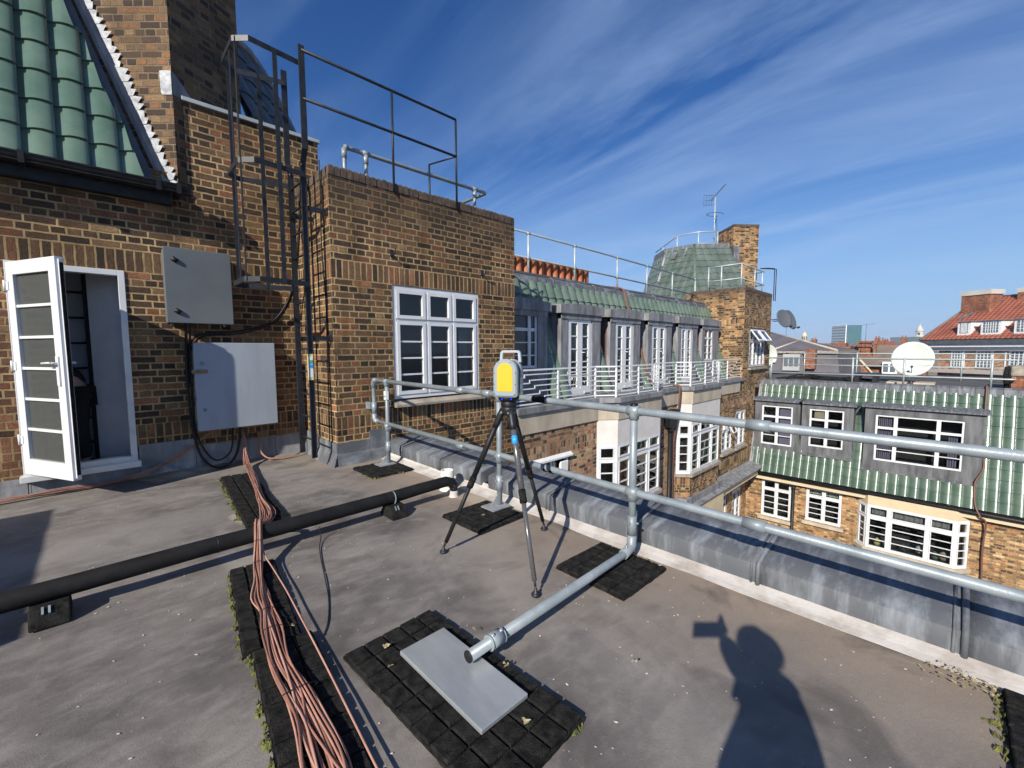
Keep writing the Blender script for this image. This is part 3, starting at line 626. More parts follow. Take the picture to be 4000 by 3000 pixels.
# ================================================================== BRICK STAIR TOWER with the big window
bt = thing('brick_turret', (3.5, 5.12, 0), 'flat-topped brick block with the big white window, right of the cage ladder', 'building')
BX0, BX1, BY0, BY1, BZ = 2.045, 5.028, 5.12, 6.5, 3.395
win_h = (2.815, 4.265, .705, 2.226)
b = MB()
wall(b, 'y', BY0, BX0, BX1, -9, BZ, holes=[win_h], bands=[(2.226, 2.451), (.351, .576)], mat='brick_sooty', depth=.11)
wall(b, 'x', BX0, BY0, BY1, -.1, BZ, bands=[(2.226, 2.451), (.351, .576)], mat='brick_sooty')
wall(b, 'x', BX1, BY0, BY1, -.1, BZ, bands=[(2.226, 2.451)], mat='brick_sooty', sign=-1)
b.mat('brick_sooty'); b.poly([(BX0, BY1, -.1), (BX0, BY1, BZ), (BX1, BY1, BZ), (BX1, BY1, -.1)])
b.mat('roof_felt'); b.poly([(BX0, BY0, BZ-.02), (BX1, BY0, BZ-.02), (BX1, BY1, BZ-.02), (BX0, BY1, BZ-.02)])
b.build('brickwork', bt)
# brick-on-edge coping: individual worn bricks
def coping(parent, p0, p1, z, dep, n, inward, mat='brick_coping'):
    p0, p1 = Vector(p0), Vector(p1); L_ = (p1-p0).length; d = (p1-p0).normalized(); inn = Vector(inward); b = MB(); w_ = L_/n
    for k in range(n):
        e = random.uniform(-.005, .006); c = random.uniform(.0, .012); g0 = p0+d*(k*w_+.005); g1 = p0+d*((k+1)*w_-.005); o = -inn*(.004+random.uniform(0, .008))
        zt = z+.112+e
        vs = [g0+o, g1+o, g1+inn*dep, g0+inn*dep]
        lo = [b.V((q.x, q.y, z)) for q in vs]; mid = [b.V((q.x, q.y, zt-.018)) for q in vs]
        vt = [g0+o+d*.014+inn*.014, g1+o-d*.014+inn*.014, g1+inn*(dep-.01)-d*.014, g0+inn*(dep-.01)+d*.014]; up = [b.V((q.x, q.y, zt)) for q in vt]
        for r1, r2 in ((lo, mid), (mid, up)):
            for i in range(4): b.F((r1[i], r1[(i+1) % 4], r2[(i+1) % 4], r2[i]))
        b.F(up)
    b.box(min(p0.x, p1.x, (p0+inn*dep).x)+.006, max(p0.x, p1.x, (p1+inn*dep).x)-.006, min(p0.y, p1.y, (p0+inn*dep).y)+.006, max(p0.y, p1.y, (p1+inn*dep).y)-.006, z, z+.09)
    return b.build('coping', parent, mat)
pm('brick_coping', (.045, .035, .03), .9, 0, (.125, .085, .06), 7, 6, .008, 60)
coping(bt, (BX0, BY0, 0), (BX1, BY0, 0), BZ, .225, 40, (0, 1, 0))
coping(bt, (BX0, BY0+.235, 0), (BX0, BY1, 0), BZ, .225, 15, (1, 0, 0))
# lead skirting with flared foot
b = MB(); hh = .262
for (xa, xb) in ((BX0-.018, 2.44), (2.445, 2.70)):
    zt = hh if xa < 2.4 else hh+.11
    b.prism([(xa, BY0-.002, -.03), (xa, BY0-.085, -.01), (xa, BY0-.06, .02), (xa, BY0-.028, .12), (xa, BY0-.018, .135), (xa, BY0-.016, zt), (xa, BY0-.002, zt)], (xb-xa, 0, 0))
b.prism([(BX0+.002, BY0-.018, -.03), (BX0-.085, BY0-.085, -.01), (BX0-.028, BY0-.02, .12), (BX0-.018, BY0-.018, .135), (BX0-.016, BY0-.018, hh), (BX0+.002, BY0-.018, hh)], (0, .62, 0))
b.prism([(BX0+.002, BY0+.61, -.03), (BX0-.055, BY0+.61, -.01), (BX0-.026, BY0+.61, .12), (BX0-.02, BY0+.61, .30), (BX0+.002, BY0+.61, .30)], (0, .43, 0))
b.build('lead_skirting', bt, 'lead')
# window
wx, wz, ww, wh = win_h[0]+.005, win_h[2]+.03, 1.44, 1.485
window(bt, FACE_NEG_Y(wx, BY0+.012, wz), ww, wh, cols=(.345, .325, .33), top=.265, bars=3, fw=.05, mw=.03, casement=.048, back=1.1, inner=True, backmat='interior', curtain=[(.52, .62, .06, 1.05, 'curtain'), (1.16, 1.38, .06, 1.05, 'curtain')], label='big white twelve-pane window with dark glass', gb=.022)
b = MB(); b.prism([(2.79, BY0-.095, .63), (2.79, BY0-.095, .668), (2.79, BY0-.02, .70), (2.79, BY0+.02, .712), (2.79, BY0+.02, .63)], (1.52, 0, 0)); b.build('window_sill', bt, 'stone_sill', bev=.006)
b = MB()
wall(b, 'y', BY0-.002, 2.7, 4.5, .40, .629, bands=[(.40, .629)]); b.build('soldier_course', bt)
# cable hooks on the turret wall
for hx, hz in ((2.82, 2.63), (4.33, 2.56)):
    k = thing('wall_hook', (hx, BY0, hz), '', 'hook')
    k['label'] = 'black bent bracket hook on the brick turret above the left side of the window' if hx < 3 else 'black bent bracket hook on the brick turret above the right side of the window'
    k['group'] = 'bracket hooks on the brick turret'
    b = MB(); b.box(hx-.018, hx+.018, BY0-.008, BY0-.001, hz-.06, hz+.03); b.build('plate', k, 'black_steel')
    b = MB(); b.tube([(hx, BY0-.006, hz-.03), (hx+.005, BY0-.05, hz-.045), (hx+.01, BY0-.085, hz-.015), (hx+.008, BY0-.09, hz+.03)], .009, 6); b.build('arm', k, 'black_steel')

# ================================================================== CAGE LADDER
LX, LY0, LY1 = 1.80, 5.20, 5.59
ld = thing('cage_ladder', (LX, 5.4, .1), 'black steel cage ladder climbing the side of the brick turret, with rails over its roof', 'ladder')
for y, nm in ((LY0, 0), (LY1, 1)):
    s_ = -1 if nm == 0 else 1
    b = MB(); b.box(LX-.03, LX+.03, y-.006, y+.006, .12, 3.45); b.box(LX-.03, LX-.024, y, y+.022*s_, .12, 3.45); b.box(LX+.024, LX+.03, y, y+.022*s_, .12, 3.45)
    b.bar((LX, y, 3.43), (LX, y+s_*.0, 3.45), .06, .014)
    yo = y+s_*.10
    b.bar((LX, y, 3.43), (LX, yo, 3.60), .014, .06, up=(1, 0, 0)); b.box(LX-.032, LX+.032, yo-.008, yo+.008, 3.58, 4.66)
    b.build('stile', ld, 'black_steel', bev=.002)
    for zz in (.55, 1.4, 2.2, 3.0):
        b = MB(); b.lathe([(.012, 0), (.012, .008), (0, .010)], (LX, y-s_*.0+(-.006 if nm == 0 else .006), zz), (0, -1 if nm == 0 else 1, 0), 8); b.build('bolt', ld, 'black_steel')
for k in range(12):
    zz = .33+k*.268; b = MB(); b.rod((LX, LY0, zz), (LX, LY1, zz), .011, 8); b.build('rung', ld, 'black_steel')
def hoop(z, zf=None, full=True):
    b = MB(); pts = [(LX+.0, LY0-.04), (LX-.50, LY0-.09), (LX-.62, LY0+.03), (LX-.62, LY1+.10), (LX-.50, LY1+.20), (LX+.0, LY1+.06)]
    for p, q in zip(pts, pts[1:]): b.bar((p[0], p[1], z), (q[0], q[1], z), .007, .055, up=(0, 0, 1))
    b.build('cage_hoop', ld, 'black_steel'); return pts
for zz in (2.13, 3.33, 4.50): pts = hoop(zz)
for (x_, y_), up in (((LX-.26, LY0-.075), (0, 1)), ((LX-.60, LY0+.02), (1, 0)), ((LX-.612, (LY0+LY1)/2), (1, 0)), ((LX-.55, LY1+.16), (0, 1)), ((LX-.26, LY1+.13), (0, 1))):
    b = MB()
    if up[1]: b.box(x_-.022, x_+.022, y_-.004, y_+.004, 2.11, 4.52)
    else: b.box(x_-.004, x_+.004, y_-.022, y_+.022, 2.11, 4.52)
    b.build('cage_strap', ld, 'black_steel')
for zz in (1.52, 2.98):
    b = MB(); b.box(LX+.01, BX0-.001, LY0-.012, LY0-.004, zz-.028, zz+.028); b.box(BX0-.012, BX0-.001, LY0-.05, LY0+.02, zz-.04, zz+.04); b.build('wall_bracket', ld, 'black_steel')
    b = MB(); b.box(LX+.01, BX0-.001, LY1+.004, LY1+.012, zz-.028, zz+.028); b.build('wall_bracket', ld, 'black_steel')
yn, yf = LY0-.10, LY1+.10
for yy in (yn, yf):
    for zz in ((4.61, 4.11) if yy == yn else ()):
        b = MB(); b.rod((LX, yy, zz), (3.86, yy, zz), .017, 8); b.build('handrail', ld, 'black_steel')
for xx, yy, zt in ((2.87, yn, 4.61), (3.86, yn, 4.61), (3.80, yf, 4.16)):
    b = MB(); b.rod((xx, yy if xx > 3.81 or yy == yf else yy, 3.38), (xx, yy, zt), .015, 8); b.build('rail_post', ld, 'black_steel')
b = MB(); b.rod((3.86, yn, 4.11), (3.80, yf, 4.16), .012, 8); b.build('handrail', ld, 'black_steel')
b = MB(); b.mat('sticker_yellow'); b.box(LX-.041, LX+.028, LY0-.014, LY0-.0105, 1.04, 1.34); b.mat('sticker_white'); b.box(LX-.034, LX+.02, LY0-.0165, LY0-.0145, 1.07, 1.31)
b.mat('sticker_green'); b.box(LX-.03, LX+.016, LY0-.019, LY0-.017, 1.23, 1.27); b.mat('sticker_blue'); b.box(LX-.03, LX+.016, LY0-.019, LY0-.017, 1.18, 1.22)
b.build('inspection_tag', ld)

# galvanised pipe handrail on the turret roof
gp = thing('roof_handrail', (3.4, 5.38, 3.5), 'low grey galvanised tube rail standing on the brick turret roof', 'railing')
yy = 5.38
b = MB(); b.tube([(2.36, yy, 3.80), (2.37, yy, 3.85), (2.41, yy, 3.87), (4.62, yy, 3.87), (4.66, yy+.03, 3.87), (4.66, yy+.95, 3.87)], .026, 10); b.build('rail', gp, 'galvanised')
for xx in (2.36, 2.64, 4.42):
    b = MB(); b.rod((xx, yy, 3.38), (xx, yy, 3.85), .024, 10); b.build('post', gp, 'galvanised')
    b = MB(); b.rod((xx, yy, 3.74), (xx, yy, 3.85), .032, 10); b.rod((xx-.045 if xx > 2.4 else xx, yy, 3.87), (xx+.045, yy, 3.87), .033, 10); b.build('clamp', gp, 'galvanised')

# ================================================================== CABINETS
for (x0, x1, z0, z1, mat_, lab) in ((.595, 1.214, 1.688, 2.50, 'grey_cabinet', 'mid-grey steel cabinet, the upper of the two on the brick wall'), (.808, 1.635, .468, 1.474, 'pale_cabinet', 'pale grey steel cabinet, the lower and larger of the two on the brick wall')):
    c = thing('electrical_cabinet', ((x0+x1)/2, WY, z0), lab, 'cabinet', 'steel cabinets on the brick wall')
    b = MB(); b.box(x0+.01, x1-.01, 5.975, WY-.003, z0+.01, z1-.01); b.build('body', c, mat_, bev=.006)
    b = MB(); b.box(x0, x1, 5.95, 5.972, z0, z1); dr = b.build('door', c, mat_, bev=.006)
    if mat_ == 'grey_cabinet':
        for zz in (z1-.13, z0+.13):
            b = MB(); b.tube([(x0+.075, 5.947, zz+.012), (x0+.12, 5.947, zz-.018)], .027, 12); b.build('lock_cover', dr, 'black_plastic')
    else:
        for zz in (z1-.235, z0+.24):
            b = MB(); b.lathe([(.018, 0), (.018, .010), (.010, .014), (0, .014)], (x0+.075, 5.951, zz), (0, -1, 0), 14); b.build('lock', dr, 'galvanised')
        b = MB(); b.box(x0-.03, x0+.12, 5.938, 5.949, z1-.345, z1-.305); b.box(x0+.02, x0+.05, 5.925, 5.94, z1-.335, z1-.315); b.build('hasp', dr, 'rust', bev=.003)
    for xx in (x0+.06, x1-.06):
        b = MB(); b.box(xx-.012, xx+.012, WY-.02, WY-.003, z0-.02, z0+.01); b.build('fixing_lug', c, 'galvanised')

# ================================================================== GUARD RAIL on the terrace
RX, RT, RM = 2.46, .985, .452
gr = thing('guard_rail', (RX, 1.5, 0), 'grey galvanised tube guard rail standing along the terrace parapet', 'railing')
tz = lambda y: RT+.008*(y-1.2)+(.0); lz = lambda y: RM+.008*(y-1.0)
b = MB(); b.tube([(RX, -3.0, tz(-3)), (RX, 1.4, tz(1.4)), (RX, 4.90, tz(4.9))], .0245, 14); b.build('top_rail', gr, 'galvanised')
b = MB(); b.tube([(RX, -3.0, lz(-3)), (RX, 1.4, lz(1.4)), (RX, 4.90, lz(4.9)+.03)], .0245, 14); b.build('lower_rail', gr, 'galvanised')
b = MB(); za, zb = tz(4.9), lz(4.9)+.03; b.tube([(RX, 4.88, za), (RX, 4.965, za), (RX, 4.99, za-.03), (RX, 4.99, zb+.03), (RX, 4.965, zb), (RX, 4.88, zb)], .0245, 14); b.build('return_bend', gr, 'galvanised')
for (ya, zq) in ((4.975, za), (4.975, zb)):
    b = MB(); b.tube([(RX, 4.90, zq), (RX, 4.965, zq), (RX, 4.99, zq+(.03 if zq < .8 else -.03)), (RX, 4.99, zq+(.09 if zq < .8 else -.09))], .031, 14); b.build('elbow', gr, 'galvanised')
b = MB(); b.rod((RX, 4.99, .60), (RX, 4.99, .74), .031, 14); b.box(RX-.02, RX+.02, 5.0, 5.118, .69, .72); b.box(RX-.05, RX-.015, 5.01, 5.118, .655, .74); b.build('wall_bracket', gr, 'galvanised')
for (yp, foot) in ((4.66, True), (2.70, True), (1.42, False), (-.95, True)):
    b = MB(); b.rod((RX, yp, .06 if not foot else .045), (RX, yp, tz(yp)+.035), .0235, 14); po = b.build('post', gr, 'galvanised')
    b = MB(); b.lathe([(.0255, 0), (.0255, .012), (.018, .018), (0, .018)], (RX, yp, tz(yp)+.03), seg=14); b.build('end_cap', po, 'black_plastic')
    for zq in (tz(yp), lz(yp)):
        b = MB(); b.tube([(RX, yp-.04, zq), (RX, yp+.04, zq)], .034, 14); b.tube([(RX+.0, yp, zq-.055), (RX, yp, zq+.03)], .0315, 14); b.build('cross_clamp', po, 'galvanised')
    b = MB(); b.rod((RX, yp, .17), (RX, yp, .30), .030, 14); b.rod((RX-.03, yp, .255), (RX-.045, yp, .255), .006, 6); b.rod((RX, yp-.028, .255), (RX, yp-.046, .255), .007, 6); b.build('sleeve', po, 'galvanised')
    if foot:
        b = MB(); b.box(RX-.15, RX+.05, yp-.09, yp+.075, .034, .044); b.prism([(RX-.11, yp-.003, .044), (RX-.02, yp-.003, .044), (RX-.02, yp-.003, .14)], (0, .006, 0)); b.build('base_plate', po, 'aluminium')
for yq in (3.24, 2.86, .70, -.62):
    for ff in (tz, lz):
        if yq == 2.86 and ff is lz: continue
        b = MB(); b.rod((RX, yq-.055, ff(yq-.055)), (RX, yq+.055, ff(yq+.055)), .0305, 14); b.build('coupler', gr, 'galvanised')
for ya, yb, ff in ((2.16, 2.30, tz), (2.155, 2.18, lz), (2.09, 2.12, lz)):
    b = MB(); b.rod((RX, ya, ff(ya)), (RX, yb, ff(yb)), .0252, 14); b.build('tape_band', gr, 'black_rubber')
b = MB(); b.mat('sticker_white'); b.box(RX-.030, RX-.026, 4.64, 4.68, .80, .90); b.mat('sticker_green'); b.box(RX-.031, RX-.0305, 4.643, 4.677, .825, .85)
b.mat('sticker_white'); b.box(RX-.03, RX+.005, 4.631, 4.6345, .80, .90); b.build('inspection_tag', gr)
# outrigger tube with its elbow
og = thing('outrigger_tube', (1.7, 1.37, .05), 'thick grey galvanised tube lying low across the roof above the metal plate', 'tube')
b = MB(); b.tube([(RX-.02, 1.42, .085), (RX-.10, 1.405, .082), (1.05, 1.355, .102)], .0245, 16); b.build('tube', og, 'galvanised')
b = MB(); b.tube([(RX, 1.42, .17), (RX, 1.42, .105), (RX-.02, 1.42, .085), (RX-.13, 1.403, .084)], .031, 16); b.build('elbow', og, 'galvanised')
b = MB(); b.rod((1.17, 1.3595, .1), (1.25, 1.3625, .0985), .0335, 16); b.tube([(1.245, 1.362, .0985), (1.252, 1.362, .0985)], .0345, 16); b.tube([(1.168, 1.3593, .1), (1.175, 1.3595, .1)], .0345, 16); b.build('coupler', og, 'galvanised')
for xx in (1.185, 1.235):
    b = MB(); b.lathe([(.0085, 0), (.0085, .010), (.005, .012), (0, .008)], (xx, 1.353, .128), (0, -.25, 1), 8); b.build('set_screw', og, 'aluminium')
b = MB(); b.rod((RX-.09, 1.405, .112), (RX-.09, 1.403, .128), .006, 6); b.build('set_screw', og, 'aluminium')
b = MB(); b.lathe([(.0255, 0), (.0255, .004), (.022, .006), (0, .006)], (1.052, 1.355, .102), (-1, -.035, .014), 18); b.build('end_cap', og, 'black_plastic')

# ================================================================== RUBBER MATS
def rubber_mat(name, cx, cy, wx, wy, rot, bx, by, label, z0=.0, bsz=.78, moss=None):
    """slab with a grid of raised blocks, ragged edges"""
    o = thing(name, (cx, cy, z0), label, 'rubber mat', 'rubber support mats on the roof')
    Mr = Matrix.Translation((cx, cy, z0)) @ Matrix.Rotation(rot, 4, 'Z')
    b = MB(); b.M = Mr; nx_ = int(wx/.025); ny_ = int(wy/.025); pts = []
    def edge(p, k): return .0042*noise.noise(Vector((p[0]*55, p[1]*55, k)))
    per = [(-wx/2+wx*i/nx_, -wy/2) for i in range(nx_)]+[(wx/2, -wy/2+wy*i/ny_) for i in range(ny_)]+[(wx/2-wx*i/nx_, wy/2) for i in range(nx_)]+[(-wx/2, wy/2-wy*i/ny_) for i in range(ny_)]
    per = [(x+edge((x, y), 1)+.003*random.random(), y+edge((x, y), 5)) for x, y in per]
    b.prism([(x, y, .002) for x, y in per], (0, 0, .014)); b.build('base_sheet', o, 'black_rubber')
    b = MB(); b.M = Mr; sx, sy = wx/bx, wy/by
    for i in range(bx):
        for j in range(by):
            x, y = -wx/2+(i+.5)*sx, -wy/2+(j+.5)*sy; hx, hy = sx*.5-.0045, sy*.5-.0045; t = random.uniform(-.002, .0015)
            rings = []
            for (k, zz, ins) in ((0, .014, 0), (1, .026+t, .0005), (2, .0305+t, .005)):
                ring = []
                for (ax_, ay_) in ((-1, -1), (0, -1), (1, -1), (1, 0), (1, 1), (0, 1), (-1, 1), (-1, 0)):
                    q = (x+ax_*(hx-ins)+edge((x+ax_*hx, y+ay_*hy), k)*.6, y+ay_*(hy-ins)+edge((x+ax_, y+ay_*hy), k+3)*.6, zz+edge((x+ax_*hx*3, y+ay_*hy*3), 9)*.35)
                    ring.append(b.V(q))
                rings.append(ring)
            for r1, r2 in zip(rings, rings[1:]):
                for k in range(8): b.F((r1[k], r1[(k+1) % 8], r2[(k+1) % 8], r2[k]))
            b.F(rings[-1])
    b.build('raised_blocks', o, 'black_rubber')
    if moss:
        b = MB(); b.M = Mr
        for (side, a0, a1, wdt, cnt) in moss:
            for _ in range(cnt):
                u = random.uniform(a0, a1); cl_n = noise.noise(Vector((u*9, cx*7, cy*3)))
                if cl_n < random.uniform(-.25, .12): continue
                off = random.gauss(0, wdt*.5)*(1+cl_n*2); s_ = random.uniform(.005, .014)*(1+cl_n)
                x, y = ((-wx/2-.006+off), u*wy/2) if side == 'l' else ((wx/2+.006+off), u*wy/2) if side == 'r' else (u*wx/2, -wy/2-.004+off) if side == 'f' else (u*wx/2, wy/2+.004+off)
                zt = random.uniform(.006, .026)*(1.2 if random.random() < .3 else .8)
                r_ = [b.V((x+s_*math.cos(a)*random.uniform(.6, 1.2), y+s_*math.sin(a)*random.uniform(.6, 1.2), 0)) for a in (0, 1.25, 2.5, 3.8, 5)]
                t_ = b.V((x+random.uniform(-.4, .4)*s_, y+random.uniform(-.4, .4)*s_, zt))
                for k in range(5): b.F((r_[k], r_[(k+1) % 5], t_))
        mo = b.build('moss', o, 'moss'); mo['kind'] = 'stuff'
    return o
rubber_mat('rubber_mat', 2.325, 4.545, .49, .52, 0, 5, 6, 'rubber paver mat under the guard rail post beside the brick turret', moss=[('f', -1, .5, .01, 60), ('l', -1, 0, .01, 40)])
rubber_mat('rubber_mat', 2.235, 2.65, .49, .48, R(1), 5, 5, 'rubber paver mat under the guard rail post behind the tripod', moss=[('r', -.8, .6, .01, 30)])
rubber_mat('rubber_mat', 2.25, 1.44, .48, .49, R(-1), 5, 5, 'rubber paver mat under the elbow of the low outrigger tube', moss=[('r', -.6, .6, .008, 26)])
rubber_mat('rubber_mat', .975, 1.365, .468, .965, R(2.2), 5, 9, 'large rubber paver mat in the foreground carrying the grey metal plate', moss=[('f', .6, 1, .008, 14)])
rubber_mat('rubber_mat', .985, 4.57, .30, 1.76, R(-4.5), 3, 16, 'strip of rubber mat under the far end of the cables, nearest the brick wall', moss=[('l', -1, 1, .018, 330)])
rubber_mat('rubber_mat', .585, 2.60, .245, .93, R(-8), 3, 10, 'middle strip of rubber mat under the cable bundle, just in front of the black pipe', moss=[('l', -1, 1, .008, 190)])
rubber_mat('rubber_mat', .50, 1.645, .255, .98, R(-7), 3, 10, 'nearest strip of rubber mat under the cable bundle at the bottom of the photo', moss=[('l', -1, 1, .008, 190)])
rubber_mat('rubber_mat', 2.285, -.445, .49, .50, 0, 4, 5, 'rubber paver mat by the parapet with dead leaves piled at its corner', moss=[('l', -.3, 1, .02, 60), ('b', -1, 1, .02, 90)])
# metal plate
pl = MB(); pl.box(.895, 1.130, 1.085, 1.645, .036, .056)
o = pl.build('counterweight_plate', mat='aluminium', bev=.004, origin=(1.01, 1.36, .036)); tag(o, 'flat grey rectangular metal plate lying on the large rubber mat', 'plate')

# ================================================================== BLACK PIPE with support blocks
bp_ = thing('black_pipe', (.6, 3.26, .1), 'thick black lagged pipe running across the roof under the cable bundle', 'pipe')
pts = [(-3.0, 3.25, .135), (-1.2, 3.24, .137), (-.1, 3.235, .139), (.4, 3.25, .14), (1.1, 3.25, .142), (1.72, 3.262, .14), (2.0, 3.262, .150), (2.30, 3.275, .150), (2.36, 3.265, .132), (2.375, 3.25, .09)]
b = MB(); b.tube(pts, [.052]*6+[.050, .049, .047, .040], 18); b.build('lagging', bp_, 'pipe_lagging')
b = MB(); b.tube([(2.375, 3.25, .12), (2.375, 3.25, .06), (2.375, 3.25, .05)], [.042, .036, .03], 12); b.build('wrapped_joint', bp_, 'black_plastic')
b = MB(); b.lathe([(.05, -.005), (.038, .02), (.036, .055), (.030, .055)], (2.375, 3.25, 0), seg=14); b.build('roof_collar', bp_, 'kerb_white')
for xx in (.50, 1.745):
    b = MB(); yv = 3.25; b.tube([(xx, 3.252, .139), (xx+.006, 3.252, .139)], .0545, 18); b.build('strap', bp_, 'galvanised' if xx > 1 else 'black_plastic')
for sx, sy in ((-.235, 3.20), (1.735, 3.215)):
    t_ = thing('pipe_support', (sx, sy, 0), 'black rubber block holding up the pipe, near the left edge of the roof' if sx < 0 else 'black rubber block holding up the pipe, close to the tripod', 'pipe support', 'rubber blocks under the black pipe')
    b = MB(); b.mat('black_rubber'); w_ = .085
    prof = [(-.105, 0), (.105, 0), (.095, .03), (.055, .092), (-.055, .092), (-.095, .03)]
    b.prism([(sx-w_+.01, sy+p, q) for p, q in prof], (2*w_-.02, 0, 0)); b.build('block', t_, 'black_rubber', bev=.008)
    b = MB()
    for o_ in (-.028, -.004): b.prism([(sx+o_, sy-.058, .095), (sx+o_, sy-.079, .066), (sx+o_+.009, sy-.079, .066), (sx+o_+.009, sy-.058, .095)], (0, -.002, .004))
    b.build('metal_strip', t_, 'galvanised')
# white vent pot
vp = thing('vent_pot', (2.475, 3.50, 0), 'short white round roof outlet pot beside the lead kerb', 'vent')
b = MB(); b.lathe([(.085, -.01), (.070, .01), (.067, .03), (.066, .185), (.062, .192), (.052, .190), (.050, .15), (0, .15)], (2.46, 3.47, 0), seg=22); b.build('pot', vp, 'render_white')
b = MB()
for k in range(7):
    a = k*.9; b.lathe([(.014, 0), (.012, .012), (0, .016)], (2.46+.03*math.cos(a), 3.47+.03*math.sin(a), .15), seg=6)
b.build('gravel_fill', vp, 'stone_sill')

# ================================================================== CABLES
def spline(pts, n):
    P_ = [Vector(p) for p in pts]; P_ = [P_[0]*2-P_[1]]+P_+[P_[-1]*2-P_[-2]]; out = []
    for i in range(1, len(P_)-2):
        for k in range(n):
            t = k/n; p0, p1, p2, p3 = P_[i-1:i+3]
            out.append(.5*((2*p1)+(-p0+p2)*t+(2*p0-5*p1+4*p2-p3)*t*t+(-p0+3*p1-3*p2+p3)*t**3))
    out.append(P_[-2]); return out
cb_ = thing('cable_bundle', (.6, 3, .05), 'bundle of salmon-pink cables snaking over the rubber mats and the black pipe', 'cables')
# centre line with spread (lateral half width, vertical stack)
cl = [((1.275, 6.13, .42), .004, .004), ((1.268, 6.05, .34), .012, .012), ((1.262, 5.98, .20), .018, .016), ((1.235, 5.80, .07), .035, .014), ((1.19, 5.5, .055), .030, .014), ((1.13, 5.05, .055), .032, .013),
      ((1.06, 4.6, .055), .024, .014), ((1.00, 4.25, .058), .035, .013), ((.955, 3.9, .062), .055, .012), ((.885, 3.65, .075), .042, .014), ((.80, 3.42, .14), .024, .015), ((.745, 3.28, .218), .022, .012),
      ((.70, 3.12, .13), .021, .013), ((.655, 2.95, .062), .024, .015), ((.615, 2.75, .056), .022, .015), ((.575, 2.55, .056), .040, .014), ((.56, 2.38, .056), .028, .015), ((.535, 2.2, .056), .040, .013), ((.50, 1.95, .056), .046, .013), ((.49, 1.72, .056), .062, .012),
      ((.475, 1.55, .056), .052, .014), ((.455, 1.35, .056), .066, .013), ((.44, 1.15, .056), .072, .013), ((.41, .8, .056), .07, .012)]
cen = [c[0] for c in cl]
for k in range(20):
    a = k*2.399; rad = math.sqrt((k+.5)/20); ph = random.uniform(0, 6.28); fq = random.uniform(.8, 1.6); cpts = []
    for i, (c, sw_, sh_) in enumerate(cl):
        nx_ = Vector(cl[min(i+1, len(cl)-1)][0])-Vector(cl[max(i-1, 0)][0]); side = Vector((nx_.y, -nx_.x, 0)).normalized()
        wob = math.sin(ph+i*fq)*.35; p = Vector(c)+side*sw_*(rad*math.cos(a+.12*i*(1 if k % 2 else -1))+wob*.8); p.z += sh_*(rad*math.sin(a+.3*i))
        if 3 < i < len(cl) and not 9 <= i <= 12: p.z = max(p.z, .042)
        cpts.append(p)
    b = MB(); b.tube(spline(cpts, 4), .0042, 6, cap=False); b.build('cable', cb_, ('copper_cable_pale', 'copper_cable', 'copper_cable_brown')[k % 3])
for i in (6, 13, 16, 17, 19, 12):
    c, sw_, sh_ = cl[i]; b = MB(); nx_ = (Vector(cl[i+1][0])-Vector(cl[i-1][0])).normalized(); side = Vector((nx_.y, -nx_.x, 0)).normalized(); up = nx_.cross(side)
    ring = [Vector(c)+side*(sw_*1.25+.002)*math.cos(t_)+Vector((0, 0, 1))*(sh_+.006)*math.sin(t_) for t_ in [j*math.pi/6 for j in range(12)]]
    b.tube(ring, .0018, 5, closed=True); b.build('cable_tie', cb_, 'black_plastic')
sc = thing('single_cable', (.7, 2.2, .05), 'single pink cable lying apart to the right of the main bundle', 'cable')
b = MB(); b.tube(spline([(.72, 3.16, .15), (.715, 3.02, .075), (.715, 2.85, .05), (.70, 2.55, .042), (.675, 2.25, .040), (.655, 2.02, .040), (.63, 1.75, .04), (.60, 1.45, .04), (.575, 1.2, .04), (.55, .9, .04)], 6), .0042, 6, cap=False); b.build('sheath', sc, 'copper_cable_pale')
sg = thing('cable_shadow', (.8, 2.4, .05), 'thin black strand drawn as a cable shadow, curving over the roof to the right of the pink bundle', 'cable')
b = MB(); b.tube(spline([(1.12, 3.20, .09), (1.115, 3.165, .02), (1.06, 3.04, .006), (1.0, 2.85, .007), (.93, 2.6, .007), (.86, 2.36, .007), (.78, 2.16, .007), (.72, 2.06, .007)], 6), .0032, 6); b.build('sheath', sg, 'black_plastic')  # black strand laid flat to draw the pink cable's shadow line
wc = thing('wall_cable_bundle', (.2, 6.05, .1), 'bundle of pink cables sagging left along the foot of the brick wall past the door', 'cables')
base_pts = [(1.05, 6.14, .47), (.93, 6.11, .40), (.80, 6.08, .32), (.60, 6.05, .19), (.41, 6.04, .095), (.2, 6.03, .05), (0, 6.02, .035), (-.35, 5.99, .03), (-.75, 5.96, .03), (-1.5, 5.9, .03), (-3, 5.9, .03)]
for k in range(12):
    cp = []
    for i, p in enumerate(base_pts): cp.append((p[0], p[1]+random.uniform(-.02, .015)*(0.5 if i < 3 else 1.3), max(.012, p[2]+random.uniform(-.018, .022))))
    b = MB(); b.tube(spline(cp, 4), .0042, 5, cap=False); b.build('cable', wc, 'copper_cable')
lc = thing('looped_cable_bundle', (1.7, 6, .1), 'u-shaped loop of pink cables hanging at the wall foot beside the cage ladder', 'cables')
for k in range(9):
    e = lambda s_: random.uniform(-s_, s_)
    cp = [(1.455+e(.012), 6.14, .33), (1.445+e(.015), 6.07, .22+e(.01)), (1.455+e(.012), 6.03, .10+e(.008)), (1.52, 5.97+e(.015), .03+e(.008)), (1.66, 5.92+e(.02), .018), (1.80, 5.94+e(.02), .022), (1.91, 6.0+e(.01), .06+e(.01)), (1.935+e(.012), 6.05, .14), (1.94+e(.01), 6.09, .30), (1.94+e(.01), 6.10, .60)]
    b = MB(); b.tube(spline(cp, 4), .0042, 5, cap=False); b.build('cable', lc, 'copper_cable')
